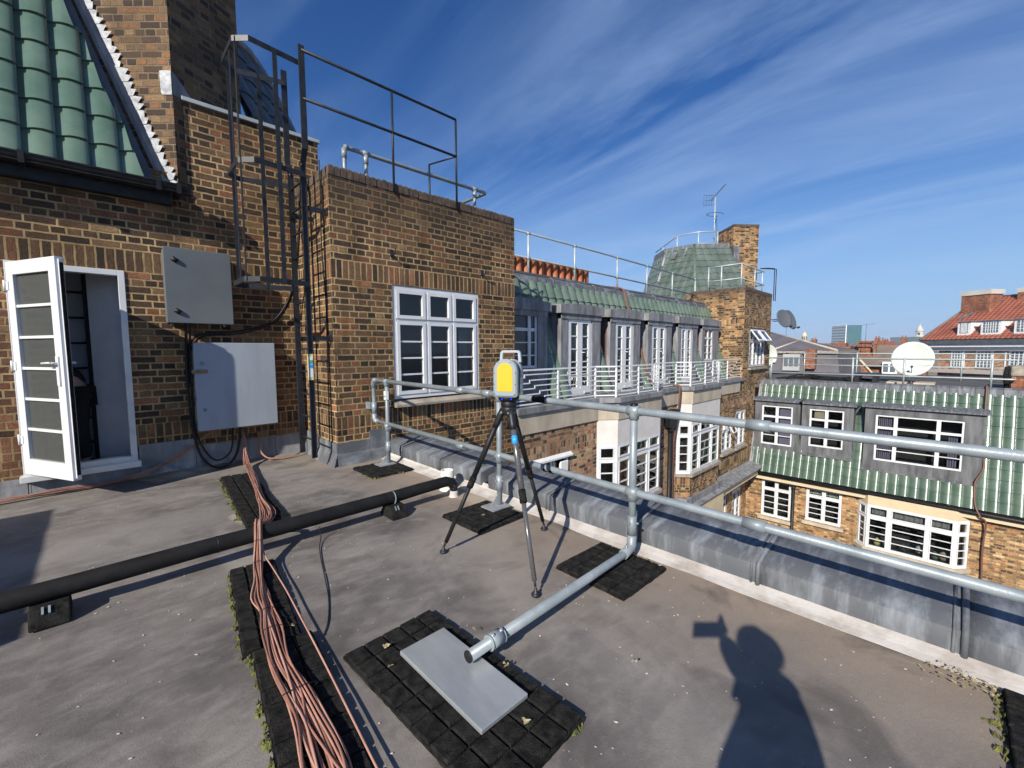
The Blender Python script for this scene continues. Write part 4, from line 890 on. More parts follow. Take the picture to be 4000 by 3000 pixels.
bk = thing('black_cables', (.9, 6.1, .5), 'black cables looping down beside the steel cabinets', 'cables')
for cp, rr_ in (([(.76, 6.0, 1.69), (.765, 6.08, 1.5), (.755, 6.1, 1.2), (.76, 6.09, .82), (.775, 6.08, .5), (.82, 6.04, .2), (.90, 5.98, .06), (1.0, 5.95, .02), (1.10, 5.97, .05), (1.18, 6.02, .14), (1.22, 6.05, .28), (1.25, 6.08, .47)], .014),
                ([(.80, 6.0, 1.69), (.80, 6.09, 1.45), (.79, 6.1, 1.0), (.80, 6.09, .5), (.86, 6.06, .25), (.97, 6.0, .10), (1.12, 6.02, .18), (1.17, 6.08, .47)], .010),
                ([(.775, 6.12, 1.0), (.77, 6.12, 1.3), (.80, 6.12, 1.46), (.88, 6.12, 1.56), (1.05, 6.12, 1.59), (1.3, 6.12, 1.62), (1.54, 6.12, 1.69), (1.70, 6.12, 1.78), (1.81, 6.1, 1.93), (1.88, 6.05, 2.10), (1.90, 5.95, 2.3), (1.93, 5.8, 2.8), (1.95, 5.75, 3.45)], .013),
                ([(.79, 6.13, 1.0), (.79, 6.13, 1.3), (.83, 6.13, 1.44), (.92, 6.13, 1.545), (1.05, 6.13, 1.565), (1.3, 6.13, 1.59), (1.56, 6.13, 1.67), (1.72, 6.13, 1.76), (1.84, 6.11, 1.93), (1.91, 6.06, 2.12), (1.93, 5.97, 2.3), (1.96, 5.85, 2.9), (1.97, 5.8, 3.5)], .009)):
    b = MB(); b.tube(spline(cp, 5), rr_, 8); b.build('cable', bk, 'black_plastic')
b = MB(); b.tube(spline([(2.03, 5.32, 3.6), (2.035, 5.33, 3.2), (2.033, 5.36, 2.6), (2.036, 5.30, 2.0), (2.034, 5.31, 1.3), (2.036, 5.33, .7), (2.03, 5.35, .12)], 5), .006, 6); tag(b.build('down_cable', mat='black_plastic', origin=(2.03, 5.3, .1)), 'thin black cable running down the left face of the brick turret', 'cable')

# ================================================================== TRIPOD + SCANNER
TX, TY = 1.925, 2.018
tp = thing('tripod', (TX, TY, 0), 'slim black and carbon survey tripod standing on the roof', 'tripod')
feet = [(1.636, 2.367), (2.404, 2.136), (1.705, 1.576)]
for k, (fx, fy) in enumerate(feet):
    d = Vector((fx-TX, fy-TY, 0)).normalized(); top = Vector((TX, TY, .985))+d*.042; ft = Vector((fx, fy, .035)); mat_ = 'carbon' if k == 2 else 'black_plastic'
    ax = ft-top
    b = MB(); b.rod(top+ax*.02, top+ax*.50, .0185, 14); lg = b.build('leg', tp, mat_)
    b = MB(); b.rod(top+ax*.5, top+ax*.955, .0140, 14); b.build('lower_tube', lg, mat_)
    b = MB(); b.tube([top+ax*.47, top+ax*.475, top+ax*.505, top+ax*.51, top+ax*.515, top+ax*.545, top+ax*.55], [.019, .0225, .0225, .0195, .0225, .0225, .018], 14); b.build('twist_lock', lg, 'black_rubber')
    b = MB(); b.tube([top-ax*.01, top+ax*.03, top+ax*.09, top+ax*.12], [.018, .023, .022, .0195], 12); b.build('hinge', lg, 'black_plastic' if k != 2 else 'black_steel')
    b = MB(); b.rod(top+ax*.95, top+ax*.985, .007, 8); b.lathe([(.012, 0), (.024, .002), (.027, .010), (.024, .017), (.019, .019), (.017, .024), (.010, .030), (.008, .045), (0, .05)], (fx, fy, 0), seg=16); b.build('foot', lg, 'black_steel')
    if k == 2:
        b = MB(); b.tube([top+ax*.155, top+ax*.205], .0189, 14); b.build('sticker', lg, 'sticker_blue')
    b = MB(); p = top+ax*.012; s_ = Vector((-d.y, d.x, 0)); b.rod(p-s_*.024, p+s_*.024, .006, 8); b.build('pivot_bolt', lg, 'galvanised')
b = MB(); b.lathe([(.0, .955), (.03, .955), (.045, .965), (.05, .985), (.05, 1.005), (.045, 1.012), (0, 1.012)], (TX, TY, 0), seg=20); b.build('head', tp, 'black_steel')
b = MB(); b.rod((TX, TY, .86), (TX, TY, .96), .013, 10); b.build('centre_column', tp, 'black_plastic')
sn = thing('laser_scanner', (TX, TY, 1.012), 'grey and yellow survey laser scanner mounted on top of the tripod', 'laser scanner')
aN = R(46.4+180-16); nf = Vector((math.cos(aN), math.sin(aN), 0)); ux = Vector((-nf.y, nf.x, 0)); Ms = fr((TX, TY, 1.012), ux, -nf, (0, 0, 1))     # local x right (seen from the front), y away, z up
def slab(b, y0, y1, w, zb, zc, ins=0, rb=.02, n=18):
    """upright round-topped slab outline extruded from y0 to y1"""
    w2 = w/2-ins; pts = [(-w2+rb, zb+ins), (w2-rb, zb+ins)]
    pts += [(w2-rb+rb*math.sin(a), zb+ins+rb-rb*math.cos(a)) for a in (R(30), R(60), R(90))]
    pts += [(w2*math.cos(a), zc+w2*.98*math.sin(a)) for a in [math.pi*k/n for k in range(n+1)]]
    pts += [(-w2+rb-rb*math.sin(a), zb+ins+rb-rb*math.cos(a)) for a in (R(90), R(60), R(30))]
    return pts
def extr(b, o1, y0, o2, y1, capa=True, capb=True, sm=False):
    a = [b.V((x, y0, z)) for x, z in o1]; c = [b.V((x, y1, z)) for x, z in o2]; n = len(a); b.s = sm
    for i in range(n): b.F((a[i], a[(i+1) % n], c[(i+1) % n], c[i]))
    b.s = False
    if capa: b.F(a[::-1])
    if capb: b.F(c)
b = MB(); b.M = Ms; W_ = .158
o0 = slab(b, 0, 0, W_, .068, .232, .010); o1 = slab(b, 0, 0, W_, .066, .232, 0)
extr(b, o0, -.088, o1, -.078, True, False); extr(b, o1, -.078, o1, -.045, False, False, True); extr(b, o1, -.045, slab(b, 0, 0, W_, .066, .232, .006), -.038, False, True); b.build('front_housing', sn, 'scanner_grey')
b = MB(); b.M = Ms; oy = [(x*.62, (z-.232)*.66+.232 if z > .232 else z) for x, z in slab(b, 0, 0, W_+.004, .105, .232, 0, .01)]
oy = [(x, min(z, .30)) for x, z in oy]
extr(b, oy, -.0905, oy, -.0875, True, True); yp = b.build('yellow_panel', sn, 'yellow')
b = MB(); b.M = Ms; b.box(-.030, .022, -.0912, -.0906, .115, .1163); b.box(-.030, .022, -.0912, -.0906, .142, .1433); b.box(-.030, -.0288, -.0912, -.0906, .1163, .142); b.box(.0208, .022, -.0912, -.0906, .1163, .142)
for zq, xa, xb in ((.136, -.024, .014), (.131, -.026, .018), (.122, -.026, .016)): b.box(xa, xb, -.0911, -.0906, zq, zq+.0012)
b.box(-.007, .002, -.092, -.0906, .258, .274); b.build('warning_print', yp, 'yellow_dark')
b = MB(); b.M = Ms
for (x, z) in ((-.067, .09), (.060, .085), (-.072, .15), (.068, .148), (-.0715, .22), (.069, .222), (-.043, .287), (.038, .287)): b.lathe([(.003, 0), (.003, .0015), (0, .002)], (x, -.0878, z), (0, -1, 0), 8)
b.build('screw', sn, 'black_plastic')
b = MB(); b.M = Ms; o2 = slab(b, 0, 0, W_*.94, .075, .235, 0)
extr(b, slab(b, 0, 0, W_*.80, .08, .235, 0), -.038, slab(b, 0, 0, W_*.80, .08, .235, 0), .035, False, False, True); b.build('mirror_recess', sn, 'black_plastic')
b = MB(); b.M = Ms; extr(b, slab(b, 0, 0, W_*.97, .066, .232, .004), .030, slab(b, 0, 0, W_*.97, .066, .232, 0), .037, True, False); extr(b, slab(b, 0, 0, W_*.97, .066, .232, 0), .037, slab(b, 0, 0, W_*.97, .066, .232, 0), .080, False, False, True); extr(b, slab(b, 0, 0, W_*.97, .066, .232, 0), .080, slab(b, 0, 0, W_*.97, .066, .232, .012), .088, False, True); b.build('rear_housing', sn, 'scanner_light')
for yy_, rr_ in ((-.020, .068), (.006, .066), (.020, .069)):
    b = MB(); b.M = Ms; ring = [(rr_*math.cos(a), yy_, .235+rr_*math.sin(a)) for a in [2*math.pi*k/28 for k in range(28)]]; b.tube(ring, .0035, 6, closed=True); b.build('mirror_ring', sn, 'carbon' if yy_ > 0 else 'black_plastic')
b = MB(); b.M = Ms; b.box(.0775, .0795, -.015, .06, .078, .19); b.mat('x'); b.m = []; b.cur = 0; b.build('side_panel', sn, 'scanner_light')
b = MB(); b.M = Ms; b.mat('sticker_yellow'); b.box(.0795, .0805, -.03, .06, .078, .092); b.mat('sticker_white'); b.box(.0795, .0805, -.01, .03, .115, .145); b.build('side_label', sn)
b = MB(); b.M = Ms; hw, zt = .068, .367; pr = [(-hw-.006, .285), (-hw, zt-.018), (-hw+.014, zt-.004), (hw-.014, zt-.004), (hw, zt-.018), (hw+.006, .285)]; hi_ = [(-hw+.014, .285), (-hw+.017, zt-.026), (-hw+.024, zt-.020), (hw-.024, zt-.020), (hw-.017, zt-.026), (hw-.014, .285)]
for i in range(5):
    b.prism([(pr[i][0], .040, pr[i][1]), (pr[i+1][0], .040, pr[i+1][1]), (hi_[i+1][0], .040, hi_[i+1][1]), (hi_[i][0], .040, hi_[i][1])], (0, .030, 0))
b.build('carry_handle', sn, 'scanner_light', bev=.002)
b = MB(); b.lathe([(.050, .0), (.052, .006), (.050, .030), (.046, .034), (.060, .040), (.068, .050), (.070, .066), (0, .066)], (TX, TY, 1.012), seg=26); bs = b.build('base', sn, 'black_plastic')
for x in (-.028, .032):
    b = MB(); b.M = Ms; b.lathe([(.0058, 0), (.0055, .003), (0, .004)], (x, -math.sqrt(.0675**2-x*x)-.0005, .054), (0, -1, 0), 10); b.build('light', sn, 'blue_led')

# ================================================================== DEBRIS
rnd = random.Random(11)
def flake(b, x, y, z, s_, tilt=.3, n=6, ell=.55):
    a0 = rnd.uniform(0, 6.28); tx, ty = rnd.uniform(-tilt, tilt), rnd.uniform(-tilt, tilt); c_, s2 = math.cos(a0), math.sin(a0)
    ring = []
    for k in range(n):
        a = 2*math.pi*k/n; px_, py_ = s_*math.cos(a)*rnd.uniform(.7, 1.1), s_*ell*math.sin(a)*rnd.uniform(.7, 1.1)
        X, Y = px_*c_-py_*s2, px_*s2+py_*c_; ring.append(b.V((x+X, y+Y, z+.0015+abs(X*tx+Y*ty)*.6)))
    b.F(ring)
b = MB(); cnt = 0
while cnt < 1050:
    x, y = rnd.uniform(-1.5, 2.55), rnd.uniform(-1.2, 5.9)
    if noise.noise(Vector((x*1.3, y*1.3, 8))) < rnd.uniform(-.6, .5): continue
    z = .008*noise.noise(Vector((x*1.1, y*1.1, 3))) + .004*noise.noise(Vector((x*3.3, y*3.3, 1)))-.002+.003
    flake(b, x, y, z, rnd.choice((.0022, .003, .004, .0052, .0068, .009 if rnd.random() < .5 else .003)), .25); cnt += 1
tag(b.build('debris', mat='chip', origin=(1, 2, 0)), 'pale flakes of leaf and paint scattered over the asphalt', 'debris', kind='stuff')
b = MB()
for _ in range(130):
    t_ = rnd.random(); x = 2.56-.10*rnd.random()**1.5-t_*.03; y = .04-.30*rnd.random()**.8
    if x < 2.47 and y < -.2: x = 2.03+rnd.random()*.03
    flake(b, x, y, .004+.03*rnd.random()*math.exp(-((y+.08)/.1)**2), rnd.uniform(.004, .013), .9, 7, .45)
for _ in range(26): flake(b, 2.0+.05*rnd.random(), -.2-.3*rnd.random(), .006, rnd.uniform(.006, .014), .7)
for (x, y, s_) in ((.88, 1.73, .018), (.83, 1.62, .010), (1.19, 1.27, .012), (1.04, 1.02, .016), (1.25, 1.55, .008), (.62, 2.2, .010), (2.45, 1.22, .014), (2.47, 1.32, .012), (2.2, 2.62, .012), (1.6, .9, .010)):
    for _ in range(3): flake(b, x+rnd.uniform(-.012, .012), y+rnd.uniform(-.012, .012), .037, s_, 1.4, 6, .45)
tag(b.build('dead_leaves', mat='leaf_dry', origin=(2.5, 0, 0)), 'dry brown leaves heaped by the parapet and dotted on the mats', 'leaves', kind='stuff')

# ================================================================== COURTYARD WING (far side, plane Y = 5.12, mansard with dormers)
cw = thing('mansard_wing', (9, 5.12, 0), 'brick wing across the courtyard with a row of lead dormers and a balcony', 'building')
FY = 5.12
b = MB()
red_b = [(-.575, -.35, 'brick_red_soldier')]
wall(b, 'y', FY, BX1, 7.40, -9, -.08, holes=[(5.51, 6.51, -2.0, -.60)], bands=red_b, mat='brick_red')
wall(b, 'y', FY, 7.40, 13.62, -9, -.08, mat='brick_red')
wall(b, 'y', FY, 13.62, 17.4, -2.86, -.08, holes=[(14.30, 15.25, -2.02, -.88), (15.52, 16.48, -2.02, -.74)], bands=red_b+[(-2.5, -2.27, 'brick_tower_soldier')], mat='brick_tower')
# stone band in slabs
b.build('brickwork', cw)
b = MB(); xs = [5.03, 6.05, 6.9, 7.40]
def slab_run(xa, xb, y, y1, za, zb, n):
    for k in range(n): b.box(xa+(xb-xa)*k/n+.004, xa+(xb-xa)*(k+1)/n-.004, y, y1, za, zb)
slab_run(5.035, 7.40, FY-.03, FY+.05, -.08, .28, 3); slab_run(9.96, 11.08, FY-.03, FY+.05, -.08, .28, 2); slab_run(13.62, 15.75, FY-.03, FY+.05, -.08, .28, 3)
bays = [(7.40, 7.75, 9.60, 9.95), (11.08, 11.35, 13.30, 13.62)]; BYF = 4.84
for xa, xb, xc, xd in bays:
    b.prism([(xa, FY+.04, -.08), (xa, FY-.02, -.08), (xb, BYF-.02, -.08), (xb+.9, BYF-.02, -.08), (xb+.9, FY+.04, -.08)], (0, 0, .36))
    b.prism([(xb+.908, FY+.04, -.08), (xb+.908, BYF-.02, -.08), (xc, BYF-.02, -.08), (xd, FY-.02, -.08), (xd, FY+.04, -.08)], (0, 0, .36))
b.build('stone_band', cw, 'stone')
# lead cornice / balcony edge
def foot(off):
    pts = [(5.03, FY-off)]
    for xa, xb, xc, xd in bays: pts += [(xa-off*.4, FY-off), (xb-off*.4, BYF-off), (xc+off*.4, BYF-off), (xd+off*.4, FY-off)]
    return pts+[(15.98, FY-off)]
b = MB(); pts = foot(.075)
for p, q in zip(pts, pts[1:]): b.prism([(p[0], p[1], .28), (q[0], q[1], .28), (q[0], 5.6, .28), (p[0], 5.6, .28)], (0, 0, .10))
b.box(5.03, 15.98, 5.6, 6.05, .28, .38)
b.build('lead_cornice', cw, 'lead_dark')
# bay windows
def bay(xa, xb, xc, xd, nm):
    pb = MB(); pb.mat('render_white'); z0, z1 = -.60, -.081
    pb.prism([(xa, FY, z0), (xb, BYF, z0), (xc, BYF, z0), (xd, FY, z0)], (0, 0, z1-z0)); bo = pb.build('bay_panel', cw)
    sb = MB(); sb.prism([(xa-.06, FY, -2.06), (xb-.03, BYF-.07, -2.06), (xc+.03, BYF-.07, -2.06), (xd+.06, FY, -2.06)], (0, 0, .08)); sb.build('bay_sill', cw, 'stone_sill')
    bb = MB(); bb.mat('brick_tower_soldier'); bb.prism([(xa, FY, -2.35), (xb, BYF, -2.35), (xc, BYF, -2.35), (xd, FY, -2.35)], (0, 0, .288)); bb.mat('brick_tower'); bb.prism([(xa, FY, -2.62), (xb, BYF, -2.62), (xc, BYF, -2.62), (xd, FY, -2.62)], (0, 0, .27)); bb.build('bay_base', cw)
    lb = MB(); lb.prism([(xa-.05, FY, -2.85), (xb-.04, BYF-.1, -2.85), (xc, BYF-.1, -2.85), (xc, FY, -2.62), (xa, FY, -2.62)], (0, 0, .01)); 
    lb.box(xa, xd, BYF-.06, FY, -2.84, -2.625); lb.build('bay_lead', cw, 'lead_dark')
    window(cw, FACE_NEG_Y(xb, BYF, -1.98), xc-xb, 1.38, cols=(.27, .44, .29), top=.2, bars=3, casement=.03, fw=.05, mw=.06, back=.24, flare=-.03, name='bay_window')
    for p, q in (((xa, FY), (xb, BYF)), ((xc, BYF), (xd, FY))):
        dx_ = Vector((q[0]-p[0], q[1]-p[1], 0)); L_ = dx_.length; ux_ = dx_.normalized(); uy_ = Vector((-ux_.y, ux_.x, 0))
        window(cw, fr((p[0], p[1], -1.98), ux_, uy_, (0, 0, 1)), L_, 1.38, cols=(1,), top=.2, bars=3, casement=.03, fw=.06, inner=False, name='bay_side_window')
for k, q in enumerate(bays): bay(*q, k)
window(cw, FACE_NEG_Y(5.52, FY+.03, -2.0), .98, 1.39, cols=(.5, .5), top=0, bars=0, back=.4)
b = MB(); b.prism([(5.46, FY-.06, -.66), (5.46, FY-.06, -.63), (5.46, FY, -.58), (5.46, FY, -.66)], (1.08, 0, 0)); b.build('window_hood', cw, 'white_paint')
for (xa, xb, zt) in ((14.31, 15.24, -.89), (15.53, 16.47, -.75)):
    window(cw, FACE_NEG_Y(xa, FY+.03, -2.0), xb-xa, zt+2.0, cols=(.5, .5), top=.3, bars=2, casement=.03, back=.4)
    b = MB(); b.box(xa-.08, xb+.08, FY-.08, FY+.02, -2.08, -2.01); b.build('window_sill', cw, 'stone_sill')
    b = MB(); M_ = FACE_NEG_Y(xa+.45, FY-.005, zt-.10); M_ = M_ @ Matrix.Rotation(R(-30), 4, 'X')
    b.M = M_; w_ = .40; hh = .42
    if xa < 15:
        for q in ((0, .03, 0, .03, -hh, 0), (w_-.03, w_, 0, .03, -hh, 0), (.03, w_-.03, 0, .03, -.03, 0), (.03, w_-.03, 0, .03, -hh, -hh+.03)): b.box(*q)
        b.build('open_vent_sash', cw, 'white_upvc')
b = MB()
for (x_, z_) in ((6.2, -.95), (14.42, -1.25)): 
    b = MB(); b.box(x_, x_+.24, FY-.03, FY+.02, z_, z_+.22); b.build('extractor_fan', cw, 'sticker_white', bev=.02)
# projecting lower storey with lead-topped ledge
b = MB(); b.mat('render_cream'); b.box(11.2, 13.45, 4.70, FY-.001, -3.85, -2.86); b.box(13.45, 17.25, 4.80, FY+.2, -3.16, -2.90)
b.mat('lead_dark'); b.prism([(11.15, 4.64, -2.86), (11.15, 4.64, -2.84), (11.15, FY, -2.70), (11.15, FY, -2.86)], (2.3, 0, 0)); b.prism([(13.45, 4.68, -2.90), (13.45, 4.68, -2.87), (13.45, FY, -2.72), (13.45, FY, -2.90)], (3.9, 0, 0)); b.build('ledge', cw)
b = MB(); wall(b, 'y', 5.25, 13.3, 17.4, -9, -3.1, holes=[(14.55, 15.35, -5.6, -3.3), (15.85, 16.75, -4.95, -3.3)], mat='brick_tan')
b.build('lower_brickwork', cw)
window(cw, FACE_NEG_Y(14.56, 5.28, -5.6), .78, 2.28, cols=(.5, .5), top=.2, bars=4, casement=.03, back=.4); window(cw, FACE_NEG_Y(15.86, 5.28, -4.95), .88, 1.63, cols=(.5, .5), top=.2, bars=3, casement=.03, back=.4)
window(cw, FACE_NEG_Y(13.5, 5.2, -5.2), .6, 1.5, cols=(.5, .5), top=.2, bars=3, back=.2)
b = MB(); b.box(13.5, 14.3, 5.1, 5.25, -5.3, -3.6)
# rainwater pipe and hopper in the recess
b = MB(); b.rod((10.52, FY-.09, -.75), (10.52, FY-.09, -9), .055, 12); b.build('rainwater_pipe', cw, 'black_plastic')
b = MB(); b.prism([(10.25, FY-.19, -.18), (10.82, FY-.19, -.18), (10.70, FY-.16, -.62), (10.36, FY-.16, -.62)], (0, .15, 0)); b.rod((10.52, FY-.09, -.76), (10.52, FY-.09, -.6), .07, 10); b.build('hopper', cw, 'black_plastic')
for xx in (10.78,):
    for k in range(4):
        b = MB(); b.tube(spline([(10.95+k*.03, 5.35, .40), (10.90+k*.03, 5.02, .42), (10.86+k*.025, 4.97, .2), (10.84+k*.02, 5.0, -.3), (10.80+k*.02, 5.06, -1), (10.80+k*.015, 5.08, -2), (10.76+k*.015, 5.08, -9)], 3), .016, 5); b.build('cable', cw, 'brown_cable')
# green tile slope
V1 = Vector((0, 1, 3.37)).normalized(); N1 = Vector((0, -3.37, 1)).normalized()
b = MB(); DR = [(4.9, 6.55), (6.98, 8.40), (8.80, 10.18), (10.58, 11.95), (12.36, 13.70), (14.08, 15.42)]
tiles(b, (5.0, 5.64, .36), (1, 0, 0), V1, N1, 42, 8, .262, .315, hs=1.35, lip=.025, skip=lambda p: p.z < 2.2 and any(a-.01 < p.x < c+.01 for a, c in DR))
tl_o = b.build('roof_tiles', cw, 'glazed_green_far')
b = MB(); b.mat('slate_dark'); b.poly([(5.0, 6.19, 2.18), (16, 6.19, 2.18), (16, 6.40, 2.85), (5.0, 6.40, 2.85)])
for a, c in zip([5.0]+[q[1] for q in DR], [q[0] for q in DR]+[16]):
    if c > a: b.poly([(a, 5.65, .3), (c, 5.65, .3), (c, 6.19, 2.18), (a, 6.19, 2.18)])
b.mat('roof_felt'); b.poly([(5.0, 6.44, 2.97), (16, 6.44, 2.97), (16, 12, 3.0), (5.0, 12, 3.0)]); b.build('roof_deck', cw)
b = MB(); n_ = 40
for k in range(n_):
    xa, xb = 5.03+10.95*k/n_, 5.03+10.95*(k+1)/n_-.006; e = random.uniform(-.006, .006)
    b.poly([(xa, 6.31+e, 2.75+e), (xb, 6.31+e, 2.75+e), (xb, 6.37+e, 2.92), (xa, 6.37+e, 2.92)]); b.poly([(xa, 6.37+e, 2.92), (xb, 6.37+e, 2.92), (xb, 6.56, 3.02), (xa, 6.56, 3.02)])
b.box(5.0, 15.98, 6.45, 6.60, 2.86, 3.015)
for xx in (6.0, 7.45, 9.05, 10.6, 12.1, 13.6, 15.0): b.tube([(xx, 6.305, 2.75), (xx, 6.36, 2.925), (xx, 6.56, 3.03)], .018, 6)
b.build('lead_ridge', cw, 'lead')
# dormers
def dormer(xa, xb, oa, ob, za, zb, door=True, lm='lead_dark'):
    """casing xa..xb at the front plane, opening oa..ob, za..zb"""
    yf = 5.74; zt = 2.16; b = MB(); b.mat(lm)
    b.box(xa, oa, yf, yf+.10, .38, zt); b.box(ob, xb, yf, yf+.10, .38, zt); b.box(oa, ob, yf, yf+.10, zb, zt)
    if za > .45: b.box(oa, ob, yf, yf+.10, .38, za)
    b.mat('lead_brown' if int(xa*10) in (88, 140) else lm)
    for xx in (xa, xb-.03): b.prism([(xx, yf+.1, .38), (xx, 6.0, .38), (xx, 6.24, 2.16), (xx, yf+.1, 2.16)], (.03, 0, 0))
    dm = b.build('dormer', cw)
    b = MB(); n = 12; b.s = True
    for yy0, yy1 in ((yf-.055, 6.36),):
        top = []; bot = []
        for i in range(n+1):
            t_ = i/n; xx = xa-.07+(xb-xa+.14)*t_; c = .045*(1-(2*t_-1)**2)
            top.append((xx, c)); 
        for i in range(n):
            (x0_, c0), (x1_, c1) = top[i], top[i+1]
            b.poly([(x0_, yy0, zt+.14+c0), (x1_, yy0, zt+.14+c1), (x1_, yy1, zt+.20+c1), (x0_, yy1, zt+.20+c0)])
            b.poly([(x0_, yy0, zt-.03), (x1_, yy0, zt-.03), (x1_, yy0, zt+.14+c1), (x0_, yy0, zt+.14+c0)])
            b.poly([(x0_, yy0, zt-.03), (x1_, yy0, zt-.03), (x1_, yy0+.1, zt-.03), (x0_, yy0+.1, zt-.03)])
    b.s = False; b.poly([(xa-.07, yf-.055, zt-.03), (xa-.07, 6.36, zt-.03), (xa-.07, 6.36, zt+.20), (xa-.07, yf-.055, zt+.14)]); b.poly([(xb+.07, yf-.055, zt-.03), (xb+.07, 6.36, zt-.03), (xb+.07, 6.36, zt+.20), (xb+.07, yf-.055, zt+.14)])
    b.box(xa, xb, yf-.02, yf+.1, zt-.14, zt-.03)
    b.build('dormer_roof', dm, lm)
    return dm
# (front casing, opening)
DS = [(4.9, 6.55, 5.2, 6.27, 1.02, 2.08, False), (6.98, 8.40, 7.21, 8.08, .39, 2.08, True), (8.80, 10.18, 9.02, 9.86, .39, 2.08, True), (10.58, 11.95, 10.80, 11.64, .39, 2.08, True), (12.36, 13.70, 12.55, 13.36, .39, 2.08, True), (14.08, 15.42, 14.28, 14.96, 1.0, 2.03, False)]
def sub(parent, name, b, mat): return b.build(name, parent, mat)
for xa, xb, oa, ob, za, zb, door in DS:
    dm = dormer(xa, xb, oa, ob, za, zb, door, 'lead_grey')
    w_ = ob-oa; M_ = FACE_NEG_Y(oa, 5.765, za)
    f_ = MB(); f_.M = M_; g_ = MB(); g_.M = M_; h_ = zb-za
    if door:
        f_.box(0, .04, 0, .07, 0, h_); f_.box(w_-.04, w_, 0, .07, 0, h_); f_.box(.04, w_-.04, 0, .07, h_-.05, h_)
        for s_ in (0, 1):
            a, c = (.04, w_/2-.004) if s_ == 0 else (w_/2+.004, w_-.04)
            f_.box(a, a+.085, -.012, .05, .02, h_-.055); f_.box(c-.085, c, -.012, .05, .02, h_-.055); f_.box(a+.085, c-.085, -.012, .05, .02, .16); f_.box(a+.085, c-.085, -.012, .05, h_-.14, h_-.055)
            for k in range(1, 5): zz = .16+(h_-.30)*k/5; f_.box(a+.085, c-.085, 0, .04, zz-.012, zz+.012)
            g_.poly([(a+.085, .02, .16), (c-.085, .02, .16), (c-.085, .02, h_-.14), (a+.085, .02, h_-.14)])
        f_.tube([(w_/2+.06, -.015, .92), (w_/2+.06, -.05, .92), (w_/2+.16, -.055, .915)], .011, 6)
        sub(dm, 'glazed_doors', f_, 'white_upvc')
    else:
        f_.box(0, .045, 0, .07, 0, h_); f_.box(w_-.045, w_, 0, .07, 0, h_); f_.box(.045, w_-.045, 0, .07, 0, .045); f_.box(.045, w_-.045, 0, .07, h_-.045, h_)
        zt_ = h_*.70; f_.box(.045, w_-.045, .002, .068, zt_-.03, zt_+.03)
        mids = (.5,) if xa > 10 else (.36, .80)
        for q in mids: f_.box(w_*q-.035, w_*q+.035, -.006, .068, .045, h_-.045)
        for k in (1, 2): f_.box(.045, w_-.045, .004, .045, zt_*k/3-.011, zt_*k/3+.011)
        g_.poly([(.045, .03, .045), (w_-.045, .03, .045), (w_-.045, .03, h_-.045), (.045, .03, h_-.045)])
        sub(dm, 'window_frame', f_, 'white_upvc')
    sub(dm, 'pane', g_, 'window_glass')
    r_ = MB(); r_.M = M_; r_.box(-.02, w_+.02, .30, .31, -.02, h_+.03); r_.box(-.02, 0, .07, .30, -.02, h_+.03); r_.box(w_, w_+.02, .07, .30, -.02, h_+.03); r_.box(-.02, w_+.02, .07, .3, h_, h_+.03); r_.box(-.02, w_+.02, .07, .3, -.02, 0); sub(dm, 'room_lining', r_, 'interior_dark' if not door else 'interior')
for k in range(3):
    b = MB(); x_ = 10.17+k*.03; b.tube(spline([(10.3+k*.03, 6.85, 3.10), (10.28+k*.03, 6.38, 3.0), (10.27+k*.03, 6.26, 2.80), (10.27+k*.03, 6.14, 2.4), (10.33+k*.03, 5.88, 1.6), (10.42+k*.03, 5.62, .6), (10.9, 5.5, .42)], 4), .018, 5); b.build('cable', cw, 'brown_cable')
# chimney with a row of terracotta pots
b = MB(); b.box(5.6, 9.75, 7.35, 7.9, 3.0, 3.12); b.build('pot_base', cw, 'brick_tower')
for k in range(13):
    x_ = 6.15+k*.262; b = MB(); zt = 3.55; b.lathe([(.10, 3.1), (.105, 3.25), (.108, zt-.05), (.124, zt-.04), (.124, zt), (.09, zt), (.085, zt-.15), (0, zt-.15)], (x_+.6, 7.3, 0), seg=14); b.build('chimney_pot', cw, 'terracotta')
# roof guard rail
rg = thing('roof_guard_rail', (10, 6.9, 3.05), 'long galvanised guard rail along the mansard roof, in front of the terracotta chimney pots', 'railing')
GY = 6.88
for zz in (3.98, 3.43):
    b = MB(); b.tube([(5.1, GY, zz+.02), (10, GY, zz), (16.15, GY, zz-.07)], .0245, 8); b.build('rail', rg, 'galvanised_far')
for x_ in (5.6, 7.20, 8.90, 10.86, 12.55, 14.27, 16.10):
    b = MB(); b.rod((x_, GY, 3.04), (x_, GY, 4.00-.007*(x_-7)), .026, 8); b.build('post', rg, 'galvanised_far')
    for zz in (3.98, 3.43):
        b = MB(); z2 = zz-.0065*(x_-8); b.rod((x_-.05, GY, z2), (x_+.05, GY, z2), .034, 8); b.build('clamp', rg, 'galvanised_far')
